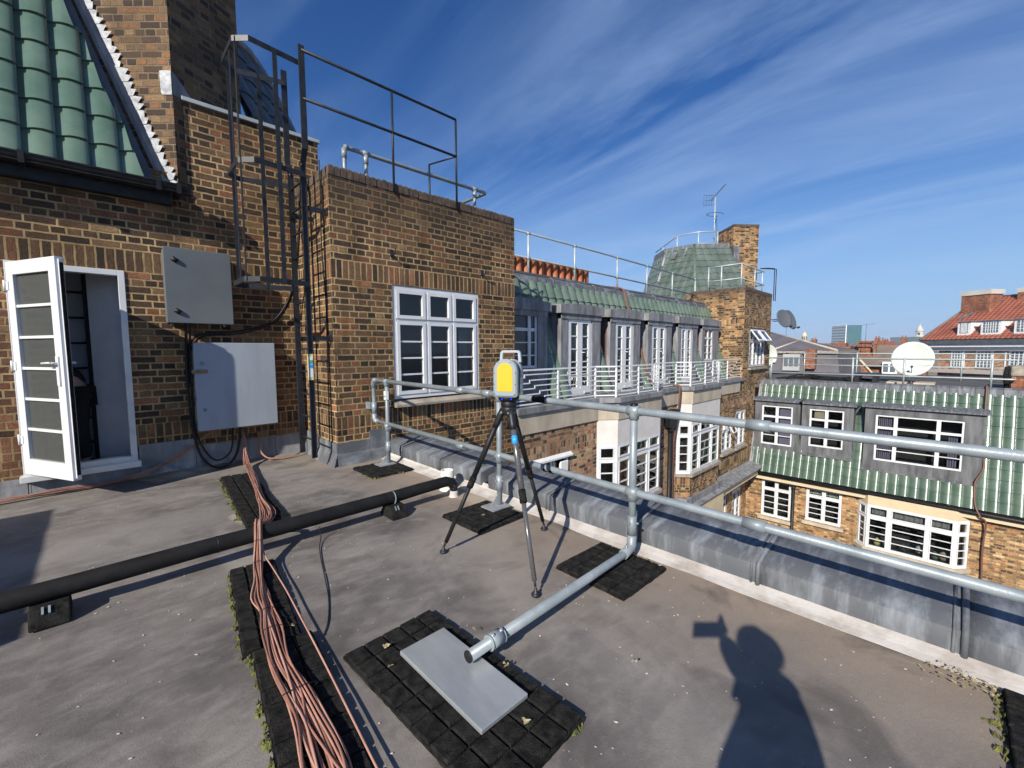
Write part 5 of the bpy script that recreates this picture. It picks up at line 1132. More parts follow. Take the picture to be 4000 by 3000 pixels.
# white art-deco balcony railing
br = thing('balcony_railing', (9, 5.1, .38), 'white stepped art deco balcony railing in front of the dormer doors', 'railing')
pts = foot(-.07); pts = [(x_, y_) for x_, y_ in pts]
ZT = 1.02; sid = 0
def rbar(p, q, zp, zq=None, t_=.013):
    b_.bar((p[0], p[1], zp), (q[0], q[1], zq if zq is not None else zp), t_, t_*1.5)
for si, (p, q) in enumerate(zip(pts, pts[1:])):
    p, q = Vector((p[0], p[1], 0)), Vector((q[0], q[1], 0)); L_ = (q-p).length; n_ = max(1, round(L_/1.02)); step = L_/n_
    b_ = MB(); rbar(p, q, ZT, t_=.02); rbar(p, q, .42, t_=.016); b_.build('rail', br, 'white_paint')
    for k in range(n_):
        a = p.lerp(q, k/n_); c = p.lerp(q, (k+1)/n_); b_ = MB(); b_.bar((a.x, a.y, .38), (a.x, a.y, ZT-.03), .032, .032, up=(1, 0, 0)); b_.build('post', br, 'white_paint'); b_ = MB()
        zs = [.52, .62, .72, .82, .92]; plain = L_ < .6
        asc = 1 if (si < 1 or (si == 4) or (si == 5 and k < n_/2)) else -1
        for j, zz in enumerate(zs):
            if plain or (n_ > 3 and k % 3 == 2): rbar(a, c, zz); continue
            dirn = 1 if (si in (0, 6) or (si == 4)) else -1
            tt = .25+.11*(j if dirn < 0 else (4-j)); m_ = a.lerp(c, tt); dz = .05
            zl, zr = (zz-dz*.6, zz+dz*.4) if dirn > 0 else (zz+dz*.4, zz-dz*.6)
            rbar(a, m_, zl); rbar(m_, c, zr); b_.bar((m_.x, m_.y, zl-.008), (m_.x, m_.y, zr+.008) if zr > zl else (m_.x, m_.y, zr-.008), .013, .02, up=(1, 0, 0))
        b_.build('stepped_bars', br, 'white_paint')
# scroll panels
for x_, y_ in ((9.52, 4.91), (13.28, 4.91), (13.9, 5.19)):
    b = MB()
    for k in range(9):
        zc_ = .47+k*.062; rr_ = .028; b.tube([(x_+(.02 if k % 2 else -.02)+rr_*math.cos(a), y_-.01, zc_+rr_*math.sin(a)) for a in [i*math.pi/4 for i in range(8)]], .007, 4, closed=True)
    b.rod((x_-.06, y_-.01, .4), (x_-.06, y_-.01, 1.0), .008, 5); b.rod((x_+.06, y_-.01, .4), (x_+.06, y_-.01, 1.0), .008, 5); b.build('scroll_panel', br, 'white_paint')

# ================================================================== CORNER TOWER
ct = thing('corner_tower', (17.4, 5.12, 0), 'tan brick corner tower at the far end of the courtyard, with a canted chimney', 'building')
TX0, TX1, TZ = 15.98, 18.98, 3.36
b = MB()
wall(b, 'y', FY, TX0, TX1, -.08, TZ, holes=[(16.60, 18.42, .70, 2.10)], bands=[(2.16, 2.385)], mat='brick_tower', smat='brick_tower_soldier')
wall(b, 'x', TX0, FY, 7.2, .25, TZ, bands=[(2.16, 2.385)], mat='brick_tower', smat='brick_tower_soldier')
wall(b, 'x', TX1, FY, 7.2, .0, TZ, mat='brick_tower', sign=-1)
b.mat('roof_felt'); b.poly([(TX0, FY, TZ), (TX1, FY, TZ), (TX1, 7.2, TZ), (TX0, 7.2, TZ)]); b.build('brickwork', ct)
coping(ct, (TX0, FY, 0), (TX1, FY, 0), TZ, .22, 40, (0, 1, 0)); coping(ct, (TX0, FY+.23, 0), (TX0, 7.0, 0), TZ, .22, 24, (1, 0, 0))
window(ct, FACE_NEG_Y(16.62, FY+.03, .72), 1.78, 1.36, cols=(.25, .25, .25, .25), top=.28, bars=3, casement=.03, back=.5)
for xx in (16.72, 17.55):
    b = MB(); b.M = FACE_NEG_Y(xx, FY-.01, 2.05) @ Matrix.Rotation(R(-36), 4, 'X'); w_, hh = .66, .48
    for q in ((0, .055, 0, .04, -hh, 0), (w_-.055, w_, 0, .04, -hh, 0), (.055, w_-.055, 0, .04, -.055, 0), (.055, w_-.055, 0, .04, -hh, -hh+.055)): b.box(*q)
    vs_ = b.build('open_vent_sash', ct, 'white_upvc')
    b = MB(); b.M = FACE_NEG_Y(xx, FY-.01, 2.05) @ Matrix.Rotation(R(-36), 4, 'X'); b.poly([(.055, .02, -hh+.055), (w_-.055, .02, -hh+.055), (w_-.055, .02, -.055), (.055, .02, -.055)]); b.build('pane', vs_, 'window_glass')
b = MB(); b.box(16.52, 18.5, FY-.09, FY+.02, .62, .69); b.build('window_sill', ct, 'stone_sill')
# turret roof: facets of green tiles
h2, h1, rr1, ll = (18.3, 7.9, 5.6), (18.3, 9.15, 5.6), (19.3, 6.9, 5.6), (19.3, 10.15, 5.6)
h2b, h1b, rb_, lb_ = (16.55, 7.05, 3.2), (16.55, 8.80, 3.2), (18.05, 5.55, 3.2), (17.95, 10.2, 3.2)
facet(ct, 'roof_tiles', h1b, h2b, h1, h2, 'glazed_grey', .30, .36, .95)
facet(ct, 'roof_tiles', h2b, rb_, h2, rr1, 'glazed_grey', .30, .36, .95)
facet(ct, 'roof_tiles', lb_, h1b, ll, h1, 'glazed_grey', .30, .36, .95)
facet(ct, 'roof_tiles', (20.05, 6.2, 3.2), (21.6, 6.6, 3.2), (20.3, 7.2, 5.6), (20.9, 7.4, 5.6), 'glazed_grey', .30, .36, .95)
b = MB(); zz = 5.62
b.poly([h1, h2, rr1, (20.9, 7.6, 5.6), (20.9, 10.1, 5.6), ll]); 
for a_, b__, c_, d_ in ((h1b, h2b, h2, h1), (h2b, rb_, rr1, h2), (lb_, h1b, h1, ll)): b.poly([(p[0]+.05, p[1]+(.06 if a_ is h2b else -.03 if a_ is lb_ else 0), p[2]) for p in (a_, b__, c_, d_)])
b.poly([lb_, ll, (21, 10.1, 5.6), (21, 10.4, 3.2)]); b.build('roof_shell', ct, 'slate_dark')
b = MB(); up_ = Vector((0, 0, .02))
for p, q in ((ll, h1), (h1, h2), (h2, rr1)):
    p, q = Vector(p), Vector(q); d = (q-p).normalized(); o_ = Vector((d.y, -d.x, 0)); o_ = o_ if o_.x < 0 or o_.y < 0 else -o_
    b.prism([p+o_*.10-Vector((0, 0, .12)), p+o_*.06+Vector((0, 0, .14)), p-o_*.1+Vector((0, 0, .16)), p-o_*.1-Vector((0, 0, .05))], q-p)
b.build('lead_ridge', ct, 'lead')
for p, q, rr_, mt_ in ((h2b, h2, .07, 'glazed_green_far'), (h1b, h1, .06, 'lead'), (lb_, ll, .06, 'lead')):
    b = MB(); b.tube([p, q], rr_, 8); b.build('hip_tiles', ct, mt_)
for t0_, t1_ in ((.40, .58), (.70, .92)):
    b = MB(); p, q = Vector(h1b).lerp(Vector(h1), t0_), Vector(h1b).lerp(Vector(h1), t1_); b.tube([p+Vector((-.06, -.04, 0)), q+Vector((-.06, -.04, 0))], .055, 6); b.build('hip_patch', ct, 'lead_bright')
for yy in (8.28, 8.62):
    b = MB(); b.M = fr((18.32-(yy-8.0)*.30, yy, 5.45), (0, -1, 0), Vector((-1.9, 0, -2.4)).normalized(), Vector((-2.4, 0, 1.9)).normalized()); b.box(-.10, .10, 0, .42, .03, .055); b.build('lead_patch', ct, 'lead')
cp_ = [(20.24, 6.05), (19.4, 6.75), (20.4, 7.8), (21.2, 7.1)]
b = MB(); b.prism([(x_, y_, 3.2) for x_, y_ in cp_][::-1], (0, 0, 3.22)); cho = b.build('chimney', ct, 'brick_chimney')
b = MB(); cc = Vector((20.31, 6.93, 0)); b.prism([(cc.x+(x_-cc.x)*1.02, cc.y+(y_-cc.y)*1.02, 6.42) for x_, y_ in cp_][::-1], (0, 0, .10)); b.build('chimney_coping', cho, 'brick_coping')
b = MB(); p = Vector((19.36, 6.70, 3.6)); b.prism([(19.30, 6.66, 3.4), (19.42, 6.56, 3.4), (19.50, 6.62, 5.6), (19.30, 6.78, 5.6)], (-.10, -.12, 0)); b.build('lead_flashing', cho, 'lead')
# tower roof rails
trl = thing('tower_guard_rail', (18, 6, 3.47), 'galvanised guard rail on the low flat roof of the corner tower', 'railing')
rp_ = [(17.0, 5.92), (16.6, 5.6), (17.6, 5.30), (18.75, 5.30), (18.8, 5.9)]
rp_ = [(16.35, 6.55), (16.35, 5.38), (18.62, 5.38), (18.82, 5.38), (18.82, 5.95)]
for zz in (4.32, 3.82):
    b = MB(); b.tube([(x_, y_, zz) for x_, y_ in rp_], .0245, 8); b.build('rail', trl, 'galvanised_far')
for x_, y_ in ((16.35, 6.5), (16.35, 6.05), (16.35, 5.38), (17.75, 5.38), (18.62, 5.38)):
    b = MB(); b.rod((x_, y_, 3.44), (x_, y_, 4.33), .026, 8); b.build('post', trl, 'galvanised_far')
for x_ in (18.92, 19.15):
    b = MB(); b.rod((x_, 5.05, 3.2), (x_, 5.05, 4.42), .016, 6); b.build('ladder_stile', trl, 'black_steel')
b = MB(); b.tube([(18.92, 5.05, 4.42), (18.80, 5.3, 4.46), (18.75, 5.5, 4.46)], .016, 6); b.tube([(19.15, 5.05, 4.42), (19.1, 5.3, 4.46), (18.75, 5.5, 4.46)], .016, 6); b.build('ladder_rail', trl, 'black_steel')
ttr = thing('turret_rail', (19, 8.5, 5.7), 'galvanised guard rail round the top of the green turret roof', 'railing')
rp_ = [(21.5, 11.3), (19.15, 9.05), (19.15, 8.1), (19.75, 7.45)]
for zz in (6.42, 5.92):
    b = MB(); b.tube([(x_, y_, zz) for x_, y_ in rp_], .0245, 8); b.build('rail', ttr, 'galvanised_far')
for x_, y_ in ((20.6, 10.45), (19.15, 9.05), (19.15, 8.1), (19.7, 7.5)):
    b = MB(); b.rod((x_, y_, 5.6), (x_, y_, 6.42), .026, 8); b.build('post', ttr, 'galvanised_far')
# TV aerial
ta = thing('tv_aerial', (19.95, 7.75, 5.6), 'tall silver mast with television aerials beside the tower chimney', 'aerial')
ax_, ay_ = 19.95, 7.75
b = MB(); b.rod((ax_, ay_, 5.6), (ax_, ay_, 8.0), .026, 8); b.build('mast', ta, 'galvanised_far')
b = MB(); a0, a1 = Vector((ax_-.15, ay_+.1, 7.85)), Vector((ax_+.40, ay_-.25, 8.55)); b.rod(a0, a1, .014, 6)
dn = (a1-a0).normalized(); sd_ = dn.cross(Vector((0, 0, 1))).normalized()
for k in range(14):
    p = a0.lerp(a1, k/13); b.rod(p-sd_*.13, p+sd_*.13, .005, 4)
b.build('yagi', ta, 'slate_dark')
b = MB(); 
for zz in (7.65, 7.85, 8.05):
    b.tube([(ax_-.35, ay_+.35, zz), (ax_-.05, ay_+.05, zz)], .008, 4)
for k in range(4): b.rod((ax_-.35+k*.08, ay_+.35-k*.08, 7.6), (ax_-.35+k*.08, ay_+.35-k*.08, 8.1), .006, 4)
b.build('grid_reflector', ta, 'slate_dark')
b = MB(); b.tube([(ax_+.33*math.cos(a), ay_+.33*math.sin(a), 7.25+.03*math.sin(a)) for a in [k*math.pi/9 for k in range(16)]], .014, 5); b.build('fm_loop', ta, 'slate_dark')
b = MB(); b.tube([(ax_-.03, ay_-.03, 6.9), (ax_-.1, ay_-.06, 6.85), (ax_+.1, ay_, 7.0), (ax_+.12, ay_, 7.05)], .022, 5); b.tube([(ax_+.06, ay_-.05, 5.6), (ax_+.1, ay_-.1, 6.3), (ax_+.05, ay_-.05, 7.2)], .010, 4); b.build('clamp', ta, 'black_steel')
def dish(parent, c, nrm, rx, rz, depth, mat, seg=28):
    b = MB(); n_ = Vector(nrm).normalized(); u_ = n_.cross(Vector((0, 0, 1))).normalized(); w_ = u_.cross(n_).normalized(); c = Vector(c); rings = []; b.s = True
    for j, t_ in enumerate((0.02, .35, .65, .88, 1.0)): rings.append([b.V(c+u_*rx*t_*math.cos(2*math.pi*k/seg)+w_*rz*t_*math.sin(2*math.pi*k/seg)-n_*depth*(1-t_*t_)) for k in range(seg)])
    rings.append([b.V(c+u_*rx*1.02*math.cos(2*math.pi*k/seg)+w_*rz*1.02*math.sin(2*math.pi*k/seg)-n_*.02) for k in range(seg)])
    for t_ in (.88, .5, .02): rings.append([b.V(c+u_*rx*t_*math.cos(2*math.pi*k/seg)+w_*rz*t_*math.sin(2*math.pi*k/seg)-n_*(depth*(1-t_*t_)+.025)) for k in range(seg)])
    for r1, r2 in zip(rings, rings[1:]):
        for k in range(seg): b.F((r1[k], r1[(k+1) % seg], r2[(k+1) % seg], r2[k]))
    b.s = False; return b.build('reflector', parent, mat)
for (c, rx, rz, nv, lab) in (((17.75+1.45, 4.72, 2.53), .34, .36, (-.55, -1, .35), 'dark grey satellite dish nearer the tower wall, half overlapping its twin'), ((18.85+.85, 4.62, 2.50), .34, .40, (-.25, -1, .35), 'dark grey satellite dish farther out from the tower wall, seen against the sky')):
    t_ = thing('satellite_dish', c, lab, 'satellite dish', 'dark satellite dishes on the corner tower'); dish(t_, c, nv, rx, rz, .06, 'dish_grey')
    b = MB(); c_ = Vector(c); n_ = Vector(nv).normalized(); tip = c_+n_*.36-Vector((0, 0, .42)); b.rod(c_-Vector((0, 0, .34)), tip, .012, 6); b.build('feed_arm', t_, 'black_steel')
    b = MB(); b.lathe([(.0, 0), (.035, .01), (.04, .08), (.025, .1), (0, .1)], tip, -n_, 10); b.build('receiver', t_, 'black_plastic')
    b = MB(); b.rod(c_-n_*.08, (TX1 if c[0] < 19.5 else c_.x-.2, 5.2, c_.z-.05), .02, 6); b.build('mount_arm', t_, 'black_steel')

# ================================================================== OPPOSITE WING (plane X ~ 17.3, green mansard)
ow = thing('opposite_wing', (17.5, 1, 0), 'tan brick wing opposite with a shining green tiled mansard and lead-clad windows', 'building')
NB = -7.0
V2 = Vector((.88, 0, 3.07)).normalized(); N2 = Vector((-3.07, 0, .88)).normalized()
OD = [(5.06, 3.66, -.50, -2.36), (3.60, 2.20, -.50, -2.20), (1.92, -.63, -.46, -2.40)]
b = MB(); tiles(b, (17.12, FY-.02, -3.05), (0, -1, 0), V2, N2, 54, 11, .225, .292, hs=1.15, skip=lambda p: any(yb+.02 < p.y < ya-.02 and zb+.02 < p.z < zt-.05 for ya, yb, zt, zb in OD))
b.build('roof_tiles', ow, 'glazed_green_bright', clip=[((18.02, 0, .04), V2)])
b = MB(); b.mat('slate_dark'); 
mz_ = lambda z: 17.14+.88*(z+3.07)/3.11
ysp = sorted({FY, NB, *[q[0]-.03 for q in OD], *[q[1]+.03 for q in OD]}); zsp = sorted({-3.07, .04, *[q[2]-.02 for q in OD], *[q[3]+.04 for q in OD]})
for ya_, yb_ in zip(ysp, ysp[1:]):
    for za_, zb_ in zip(zsp, zsp[1:]):
        if any(q[1] < (ya_+yb_)/2 < q[0] and q[3] < (za_+zb_)/2 < q[2] for q in OD): continue
        b.poly([(mz_(za_), yb_, za_), (mz_(za_), ya_, za_), (mz_(zb_), ya_, zb_), (mz_(zb_), yb_, zb_)])
b.mat('roof_felt'); b.poly([(18.0, FY, .20), (18.0, NB, .20), (25.5, NB, .20), (25.5, 9, .20), (18.98, 9, .20), (18.98, FY, .20)])
b.mat('brick_tan'); b.poly([(25.5, 9, .2), (25.5, NB, .2), (25.5, NB, -9), (25.5, 9, -9)]); b.build('roof_deck', ow)
b = MB(); n_ = 46; L_ = FY-NB
for k in range(n_):
    ya, yb = FY-L_*k/n_, FY-L_*(k+1)/n_+.006; e = random.uniform(-.006, .006)
    b.poly([(17.945+e, ya, .0), (17.945+e, yb, .0), (17.99+e, yb, .20), (17.99+e, ya, .20)]); b.poly([(17.99+e, ya, .20), (17.99+e, yb, .20), (18.14, yb, .245), (18.14, ya, .245)])
b.box(18.12, 18.16, NB, FY, .15, .244); b.build('lead_ridge', ow, 'lead')
ddn = [(5.06, 3.66, -.50, -2.36, 4.83, 3.87, -.66, -2.06), (3.60, 2.20, -.50, -2.20, 3.38, 2.44, -.66, -1.93), (1.92, -.63, -.46, -2.40, 1.66, -.25, -.68, -2.10)]
for i, (ya, yb, zt, zb, wa, wb, wt_, wb2) in enumerate(ddn):
    b = MB(); XF = 17.30; dp = lambda z: 17.12+.88*(z+3.05)/3.07+.02
    b.box(XF, XF+.08, wa, ya, zb, zt); b.box(XF, XF+.08, yb, wb, zb, zt); b.box(XF, XF+.08, wb, wa, wt_, zt); b.box(XF, XF+.08, wb, wa, zb, wb2)
    for yy in (ya-.02, yb): b.prism([(XF+.08, yy, zb), (dp(zb)+.03, yy, zb), (dp(zt)+.03, yy, zt), (XF+.08, yy, zt)], (0, .02, 0))
    b.box(XF-.04, XF+.02, yb-.03, ya+.03, zb-.06, zb+.03)
    dm = b.build('dormer', ow, 'lead_sunlit')
    b = MB(); b.prism([(XF-.09, yb-.08, zt), (XF-.09, yb-.08, zt+.05), (dp(zt)+.1, yb-.08, zt+.13), (dp(zt)+.1, yb-.08, zt)], (0, ya-yb+.16, 0)); b.build('dormer_roof', dm, 'lead')
    w_, h_ = wa-wb, wt_-wb2; M_ = FACE_NEG_X(XF+.02, wa, wb2); f_ = MB(); f_.M = M_; g_ = MB(); g_.M = M_
    f_.box(0, .05, 0, .07, 0, h_); f_.box(w_-.05, w_, 0, .07, 0, h_); f_.box(.05, w_-.05, 0, .07, 0, .05); f_.box(.05, w_-.05, 0, .07, h_-.05, h_); zt_ = h_*.72; f_.box(.05, w_-.05, .0, .068, zt_-.035, zt_+.035)
    for q in ((.5,) if i < 2 else (.245, .73)): f_.box(w_*q-.045, w_*q+.045, -.008, .068, .05, h_-.05)
    for k in (1, 2): f_.box(.05, w_-.05, .004, .045, zt_*k/3-.012, zt_*k/3+.012)
    g_.poly([(.05, .03, .05), (w_-.05, .03, .05), (w_-.05, .03, h_-.05), (.05, .03, h_-.05)]); sub(dm, 'window_frame', f_, 'white_upvc'); sub(dm, 'pane', g_, 'window_glass')
    r_ = MB(); r_.M = M_; r_.box(-.02, w_+.02, .5, .51, -.02, h_+.03); r_.box(-.02, 0, .07, .5, -.02, h_+.03); r_.box(w_, w_+.02, .07, .5, -.02, h_+.03); r_.box(-.02, w_+.02, .07, .5, h_, h_+.03); r_.box(-.02, w_+.02, .07, .5, -.02, 0); sub(dm, 'room_lining', r_, 'interior_dark')
    cm = MB(); cm.M = M_
    if i == 1: cm.mat('stone'); cm.box(.12, .40, .08, .09, zt_+.05, h_-.06)
    elif i == 0: cm.mat('curtain_lilac'); cm.box(w_-.42, w_-.06, .10, .12, .06, h_-.06)
    else:
        cm.mat('curtain_lilac')
        for q in range(9): cm.box(.07+q*.045, .10+q*.045, .10+.02*(q % 2), .12+.02*(q % 2), .06, h_-.06); 
        for q in range(4): cm.box(w_-.30+q*.05, w_-.265+q*.05, .10+.02*(q % 2), .12+.02*(q % 2), .06, h_-.4)
    sub(dm, 'curtain' if i != 1 else 'cardboard', cm, None if cm.m else 'curtain')
# gutter, fascia, lower wall
b = MB(); b.rod((17.06, FY-.25, -3.12), (17.06, NB, -3.16), .062, 10); b.build('gutter', ow, 'black_plastic')
b = MB(); b.box(17.10, 17.30, NB, FY+.1, -3.32, -3.17); b.build('fascia', ow, 'render_cream')
LXW = 17.28; b = MB()
lw = [(3.79, 4.73, -4.70, -3.33), (2.37, 3.36, -4.50, -3.33)]
wall(b, 'x', LXW, NB, 5.4, -9, -3.2, holes=lw+[(-.49, 1.95, -4.82, -3.33)], bands=[(-5.26, -5.035, 'brick_tan_soldier')], mat='brick_tan'); b.build('lower_brickwork', ow)
for (ya, yb, za, zb) in lw:
    wf_ = window(ow, FACE_NEG_X(LXW+.03, yb, za), yb-ya, zb-za, cols=(.5, .5), top=.22, bars=3, casement=.03, back=.5, curtain=[(.08, yb-ya-.08, (zb-za)*.78, zb-za-.06, 'blind')] if ya < 3 else None)
    b = MB(); b.box(LXW-.10, LXW+.02, ya-.08, yb+.08, za-.12, za-.02); b.build('window_sill', ow, 'stone')
BXF = 17.02; bq = [(LXW, 1.95), (BXF, 1.70), (BXF, -.24), (LXW, -.49)]
b = MB(); b.prism([(bq[0][0]+.02, bq[0][1], -3.46), (bq[1][0], bq[1][1], -3.46), (bq[2][0], bq[2][1], -3.46), (bq[3][0]+.02, bq[3][1], -3.46)], (0, 0, .30)); b.build('bay_head', ow, 'render_cream')
b = MB(); b.prism([(LXW+.02, 2.06, -4.93), (BXF-.09, 1.76, -4.93), (BXF-.09, -.30, -4.93), (LXW+.02, -.60, -4.93)], (0, 0, .11)); b.build('bay_sill', ow, 'stone')
b = MB(); b.prism([(LXW+.02, 1.95, -5.20), (BXF+.02, 1.70, -5.20), (BXF+.02, -.24, -5.20), (LXW+.02, -.49, -5.20)], (0, 0, .27)); b.build('bay_base', ow, 'brick_tan_soldier')
window(ow, FACE_NEG_X(BXF, 1.70, -4.82), 1.94, 1.36, cols=(.26, .46, .28), top=.24, bars=3, casement=.03, fw=.05, mw=.08, back=.9, flare=-.02, name='bay_window', curtain=[(.10, 1.84, 1.05, 1.30, 'interior')])
for p, q in zip(bq[:1]+bq[2:3], bq[1:2]+bq[3:]):
    dx_ = Vector((q[0]-p[0], q[1]-p[1], 0)); ux_ = dx_.normalized(); uy_ = Vector((-ux_.y, ux_.x, 0)); window(ow, fr((p[0], p[1], -4.82), ux_, uy_, (0, 0, 1)), dx_.length, 1.36, cols=(1,), top=.24, bars=3, casement=.03, fw=.05, inner=False, name='bay_side_window')
# things on the desk inside the bay
for k, (yy, zz, rr_, mt_) in enumerate(((1.45, -4.66, .09, 'sticker_yellow'), (1.2, -4.62, .12, 'interior_white'), (.85, -4.64, .10, 'slate_dark'), (.45, -4.58, .14, 'interior_white'), (.15, -4.66, .09, 'glazed_green_far'), (-.02, -4.62, .11, 'stone'))):
    b = MB(); b.lathe([(0, -.12), (rr_*.8, -.12), (rr_, -.02), (rr_*.7, .06), (rr_*.3, .10), (0, .12)], (17.3, yy, zz), seg=10); b.build('ornament', ow, mt_)
b = MB(); b.rod((17.20, 3.72, -3.2), (17.20, 3.72, -9), .05, 12); b.rod((17.20, 3.72, -3.50), (17.20, 3.72, -3.42), .06, 12); b.box(17.14, 17.28, 3.62, 3.82, -3.38, -3.22); b.build('rainwater_pipe', ow, 'black_plastic')
b = MB(); b.tube(spline([(18.3, -.60, .26), (18.0, -.62, .28), (17.90, -.62, .1), (17.55, -.62, -1.2), (17.30, -.66, -1.9), (17.22, -.52, -2.35), (17.08, -.55, -2.9), (17.0, -.66, -3.2), (17.14, -.78, -3.4), (17.2, -.76, -4.2), (17.2, -.80, -5.7), (17.2, -.8, -9)], 5), .022, 6); tag(b.build('roof_cable', mat='brown_cable', origin=(17.5, -.7, 0)), 'brown cable draped down the green tiled slope and the wall opposite', 'cable')
# lead apron at the junction with the tower, front rail, far rail
b = MB(); b.prism([(17.10, FY-.001, -3.07), (18.0, FY-.001, .05), (17.93, FY-.001, .05), (16.98, FY-.001, -3.07)], (0, -.05, 0)); b.poly([(17.06, FY-.05, -3.06), (17.93, FY-.05, -.02), (17.96, FY-.32, -.02), (17.09, FY-.32, -3.06)]); b.build('lead_apron', ow, 'lead_dark')
fr_ = thing('far_roof_rail', (18.3, 2, .2), 'nearer galvanised guard rail on the flat roof opposite, in front of the white dish', 'railing')
for zz in (1.02, .48):
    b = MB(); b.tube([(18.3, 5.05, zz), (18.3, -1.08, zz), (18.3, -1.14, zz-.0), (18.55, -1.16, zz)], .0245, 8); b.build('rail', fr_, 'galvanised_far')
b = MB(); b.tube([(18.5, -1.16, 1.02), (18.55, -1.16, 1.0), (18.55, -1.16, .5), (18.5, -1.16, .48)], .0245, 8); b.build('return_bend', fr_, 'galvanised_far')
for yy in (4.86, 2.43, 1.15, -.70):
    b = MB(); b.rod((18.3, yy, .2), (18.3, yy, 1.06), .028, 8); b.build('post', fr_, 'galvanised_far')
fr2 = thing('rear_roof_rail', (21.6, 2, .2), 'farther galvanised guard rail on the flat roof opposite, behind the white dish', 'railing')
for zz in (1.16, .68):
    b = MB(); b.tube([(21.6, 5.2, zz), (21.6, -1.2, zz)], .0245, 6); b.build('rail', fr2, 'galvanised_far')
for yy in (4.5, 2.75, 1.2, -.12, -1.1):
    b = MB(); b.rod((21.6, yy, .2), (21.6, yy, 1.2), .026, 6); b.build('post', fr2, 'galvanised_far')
for c, rx, rz, nv, lab, m_ in (((19.35, 1.03, 1.02), .53, .57, (-1, -.05, .25), 'big round white satellite dish on the flat roof opposite', 'dish_white'), ((19.6, 5.28, 1.10), .30, .42, (-.85, -.75, .1), 'white satellite dish seen nearly edge-on at the foot of the corner tower', 'dish_white')):
    t_ = thing('satellite_dish', (c[0], c[1], .2), lab, 'satellite dish', 'white dishes on the flat roof opposite'); dish(t_, c, nv, rx, rz, .07, m_)
    n_ = Vector(nv).normalized(); c_ = Vector(c); tip = c_+n_*.42-Vector((0, 0, .34))
    b = MB(); b.rod(c_-Vector((0, 0, rz*.95)), tip, .010, 6)
    if rx > .4: b.rod(c_+Vector((0, .45, -.2)), tip, .004, 4); b.rod(c_+Vector((0, -.45, -.2)), tip, .004, 4)
    b.build('feed_arm', t_, 'slate_dark'); b = MB(); b.lathe([(0, 0), (.03, .01), (.038, .09), (.02, .11), (0, .11)], tip, -n_, 10); b.build('receiver', t_, 'slate_dark')
    b = MB(); b.rod((c[0]+.14, c[1], .2), (c[0]+.14, c[1], c[2]), .035, 8); b.build('mast', t_, 'galvanised_far')
    if rx > .4:
        for dy_ in (-.33, .33):
            b = MB(); b.box(c[0]-.45, c[0]+.5, c[1]+dy_-.25, c[1]+dy_+.25, .205, .25); b.build('ballast_slab', t_, 'stone')
rb2 = thing('roof_vent_box', (19.1, 2.1, .2), 'low black table-like housing on the flat roof left of the white dish', 'vent')
b = MB(); b.box(18.95, 19.9, 1.82, 2.48, .44, .50); b.build('lid', rb2, 'black_steel')
for yy in (1.86, 2.34):
    b = MB(); b.box(19.0, 19.7, yy, yy+.12, .20, .44); b.build('leg', rb2, 'black_steel')
st = thing('stone_pier', (18.9, -1.35, .2), 'mossy stone-topped brick pier at the right edge of the flat roof opposite', 'wall')
b = MB(); b.box(18.5, 19.6, -2.4, -1.09, .2, .56); b.build('brick_base', st, 'brick_orange'); b = MB(); b.box(18.45, 19.65, -2.4, -1.06, .56, .85); b.build('stone_cap', st, 'stone_sill', bev=.05)
b = MB(); b.tube([(18.6, -1.02, .2), (18.6, -.98, .5), (18.6, -1.0, .82)], .05, 6); tag(b.build('black_post', mat='black_rubber', origin=(18.6, -1, .2)), 'short ragged black post beside the mossy stone pier', 'post')
# clutter on the flat roof at the left
cl_ = thing('cable_heap', (20, 4, .2), 'tangle of dark cables and conduit lying on the flat roof by the edge-on dish', 'cables')
rq = random.Random(3)
for k in range(7):
    y0_ = rq.uniform(4.3, 4.9); x0_ = rq.uniform(18.8, 20.2); b = MB(); b.tube(spline([(x0_, y0_, .23), (x0_+rq.uniform(0, .5), y0_-.6, .25+rq.uniform(0, .15)), (x0_+rq.uniform(-.3, .5), y0_-1.2, .24), (x0_+rq.uniform(-.3, .5), y0_-1.9, .26), (x0_+.3, y0_-2.3, .22)], 4), .028, 5); b.build('cable', cl_, 'black_rubber')

# ================================================================== BACKGROUND BUILDINGS
def hip_roof(b, x0, x1, y0, y1, z0, z1, ry0, ry1, mat, soff=.4):
    """roof from eaves rectangle to a ridge along Y at mid X between ry0..ry1"""
    xm = (x0+x1)/2; b.mat(mat)
    b.poly([(x0, y0, z0), (xm, ry0, z1), (xm, ry1, z1), (x0, y1, z0)]); b.poly([(x1, y0, z0), (x1, y1, z0), (xm, ry1, z1), (xm, ry0, z1)])
    b.poly([(x0, y0, z0), (x1, y0, z0), (xm, ry0, z1)]); b.poly([(x0, y1, z0), (xm, ry1, z1), (x1, y1, z0)])
# red tiled house on the right
rd = thing('red_roofed_house', (70, 0, -20), 'large house with orange-red tiled roof, white dormers and a tall brick chimney', 'building')
rd.rotation_euler.z = R(-33); rd.scale.y = 1.19
b = MB(); b.mat('brick_orange'); b.mat('brick_red'); b.box(70.8, 84, -14, 2.0, -20, 1.5); b.build('wall', rd)
b = MB(); prr = [(0, .0), (.5, .05), (.85, .06), (1, .0)]
Vr = Vector((6, 0, 4.9)).normalized(); Nr = Vector((-4.9, 0, 6)).normalized(); bl = Vector((70.0, 3.3, 2.25))
tiles(b, bl, (0, -1, 0), Vr, Nr, 48, 20, .36, .40, jit=.01, hs=1.0, prof=prr, lip=.04)
hipn = Vector((-2.45, 4.9, 0)).cross(Vector((0, 0, 1)))
ro = b.build('roof_tiles', rd, 'orange_tile', clip=[(bl, Vector((1.6, 6.0, 0)).normalized()), (Vector((76, 0, 7.15)), Vr)])
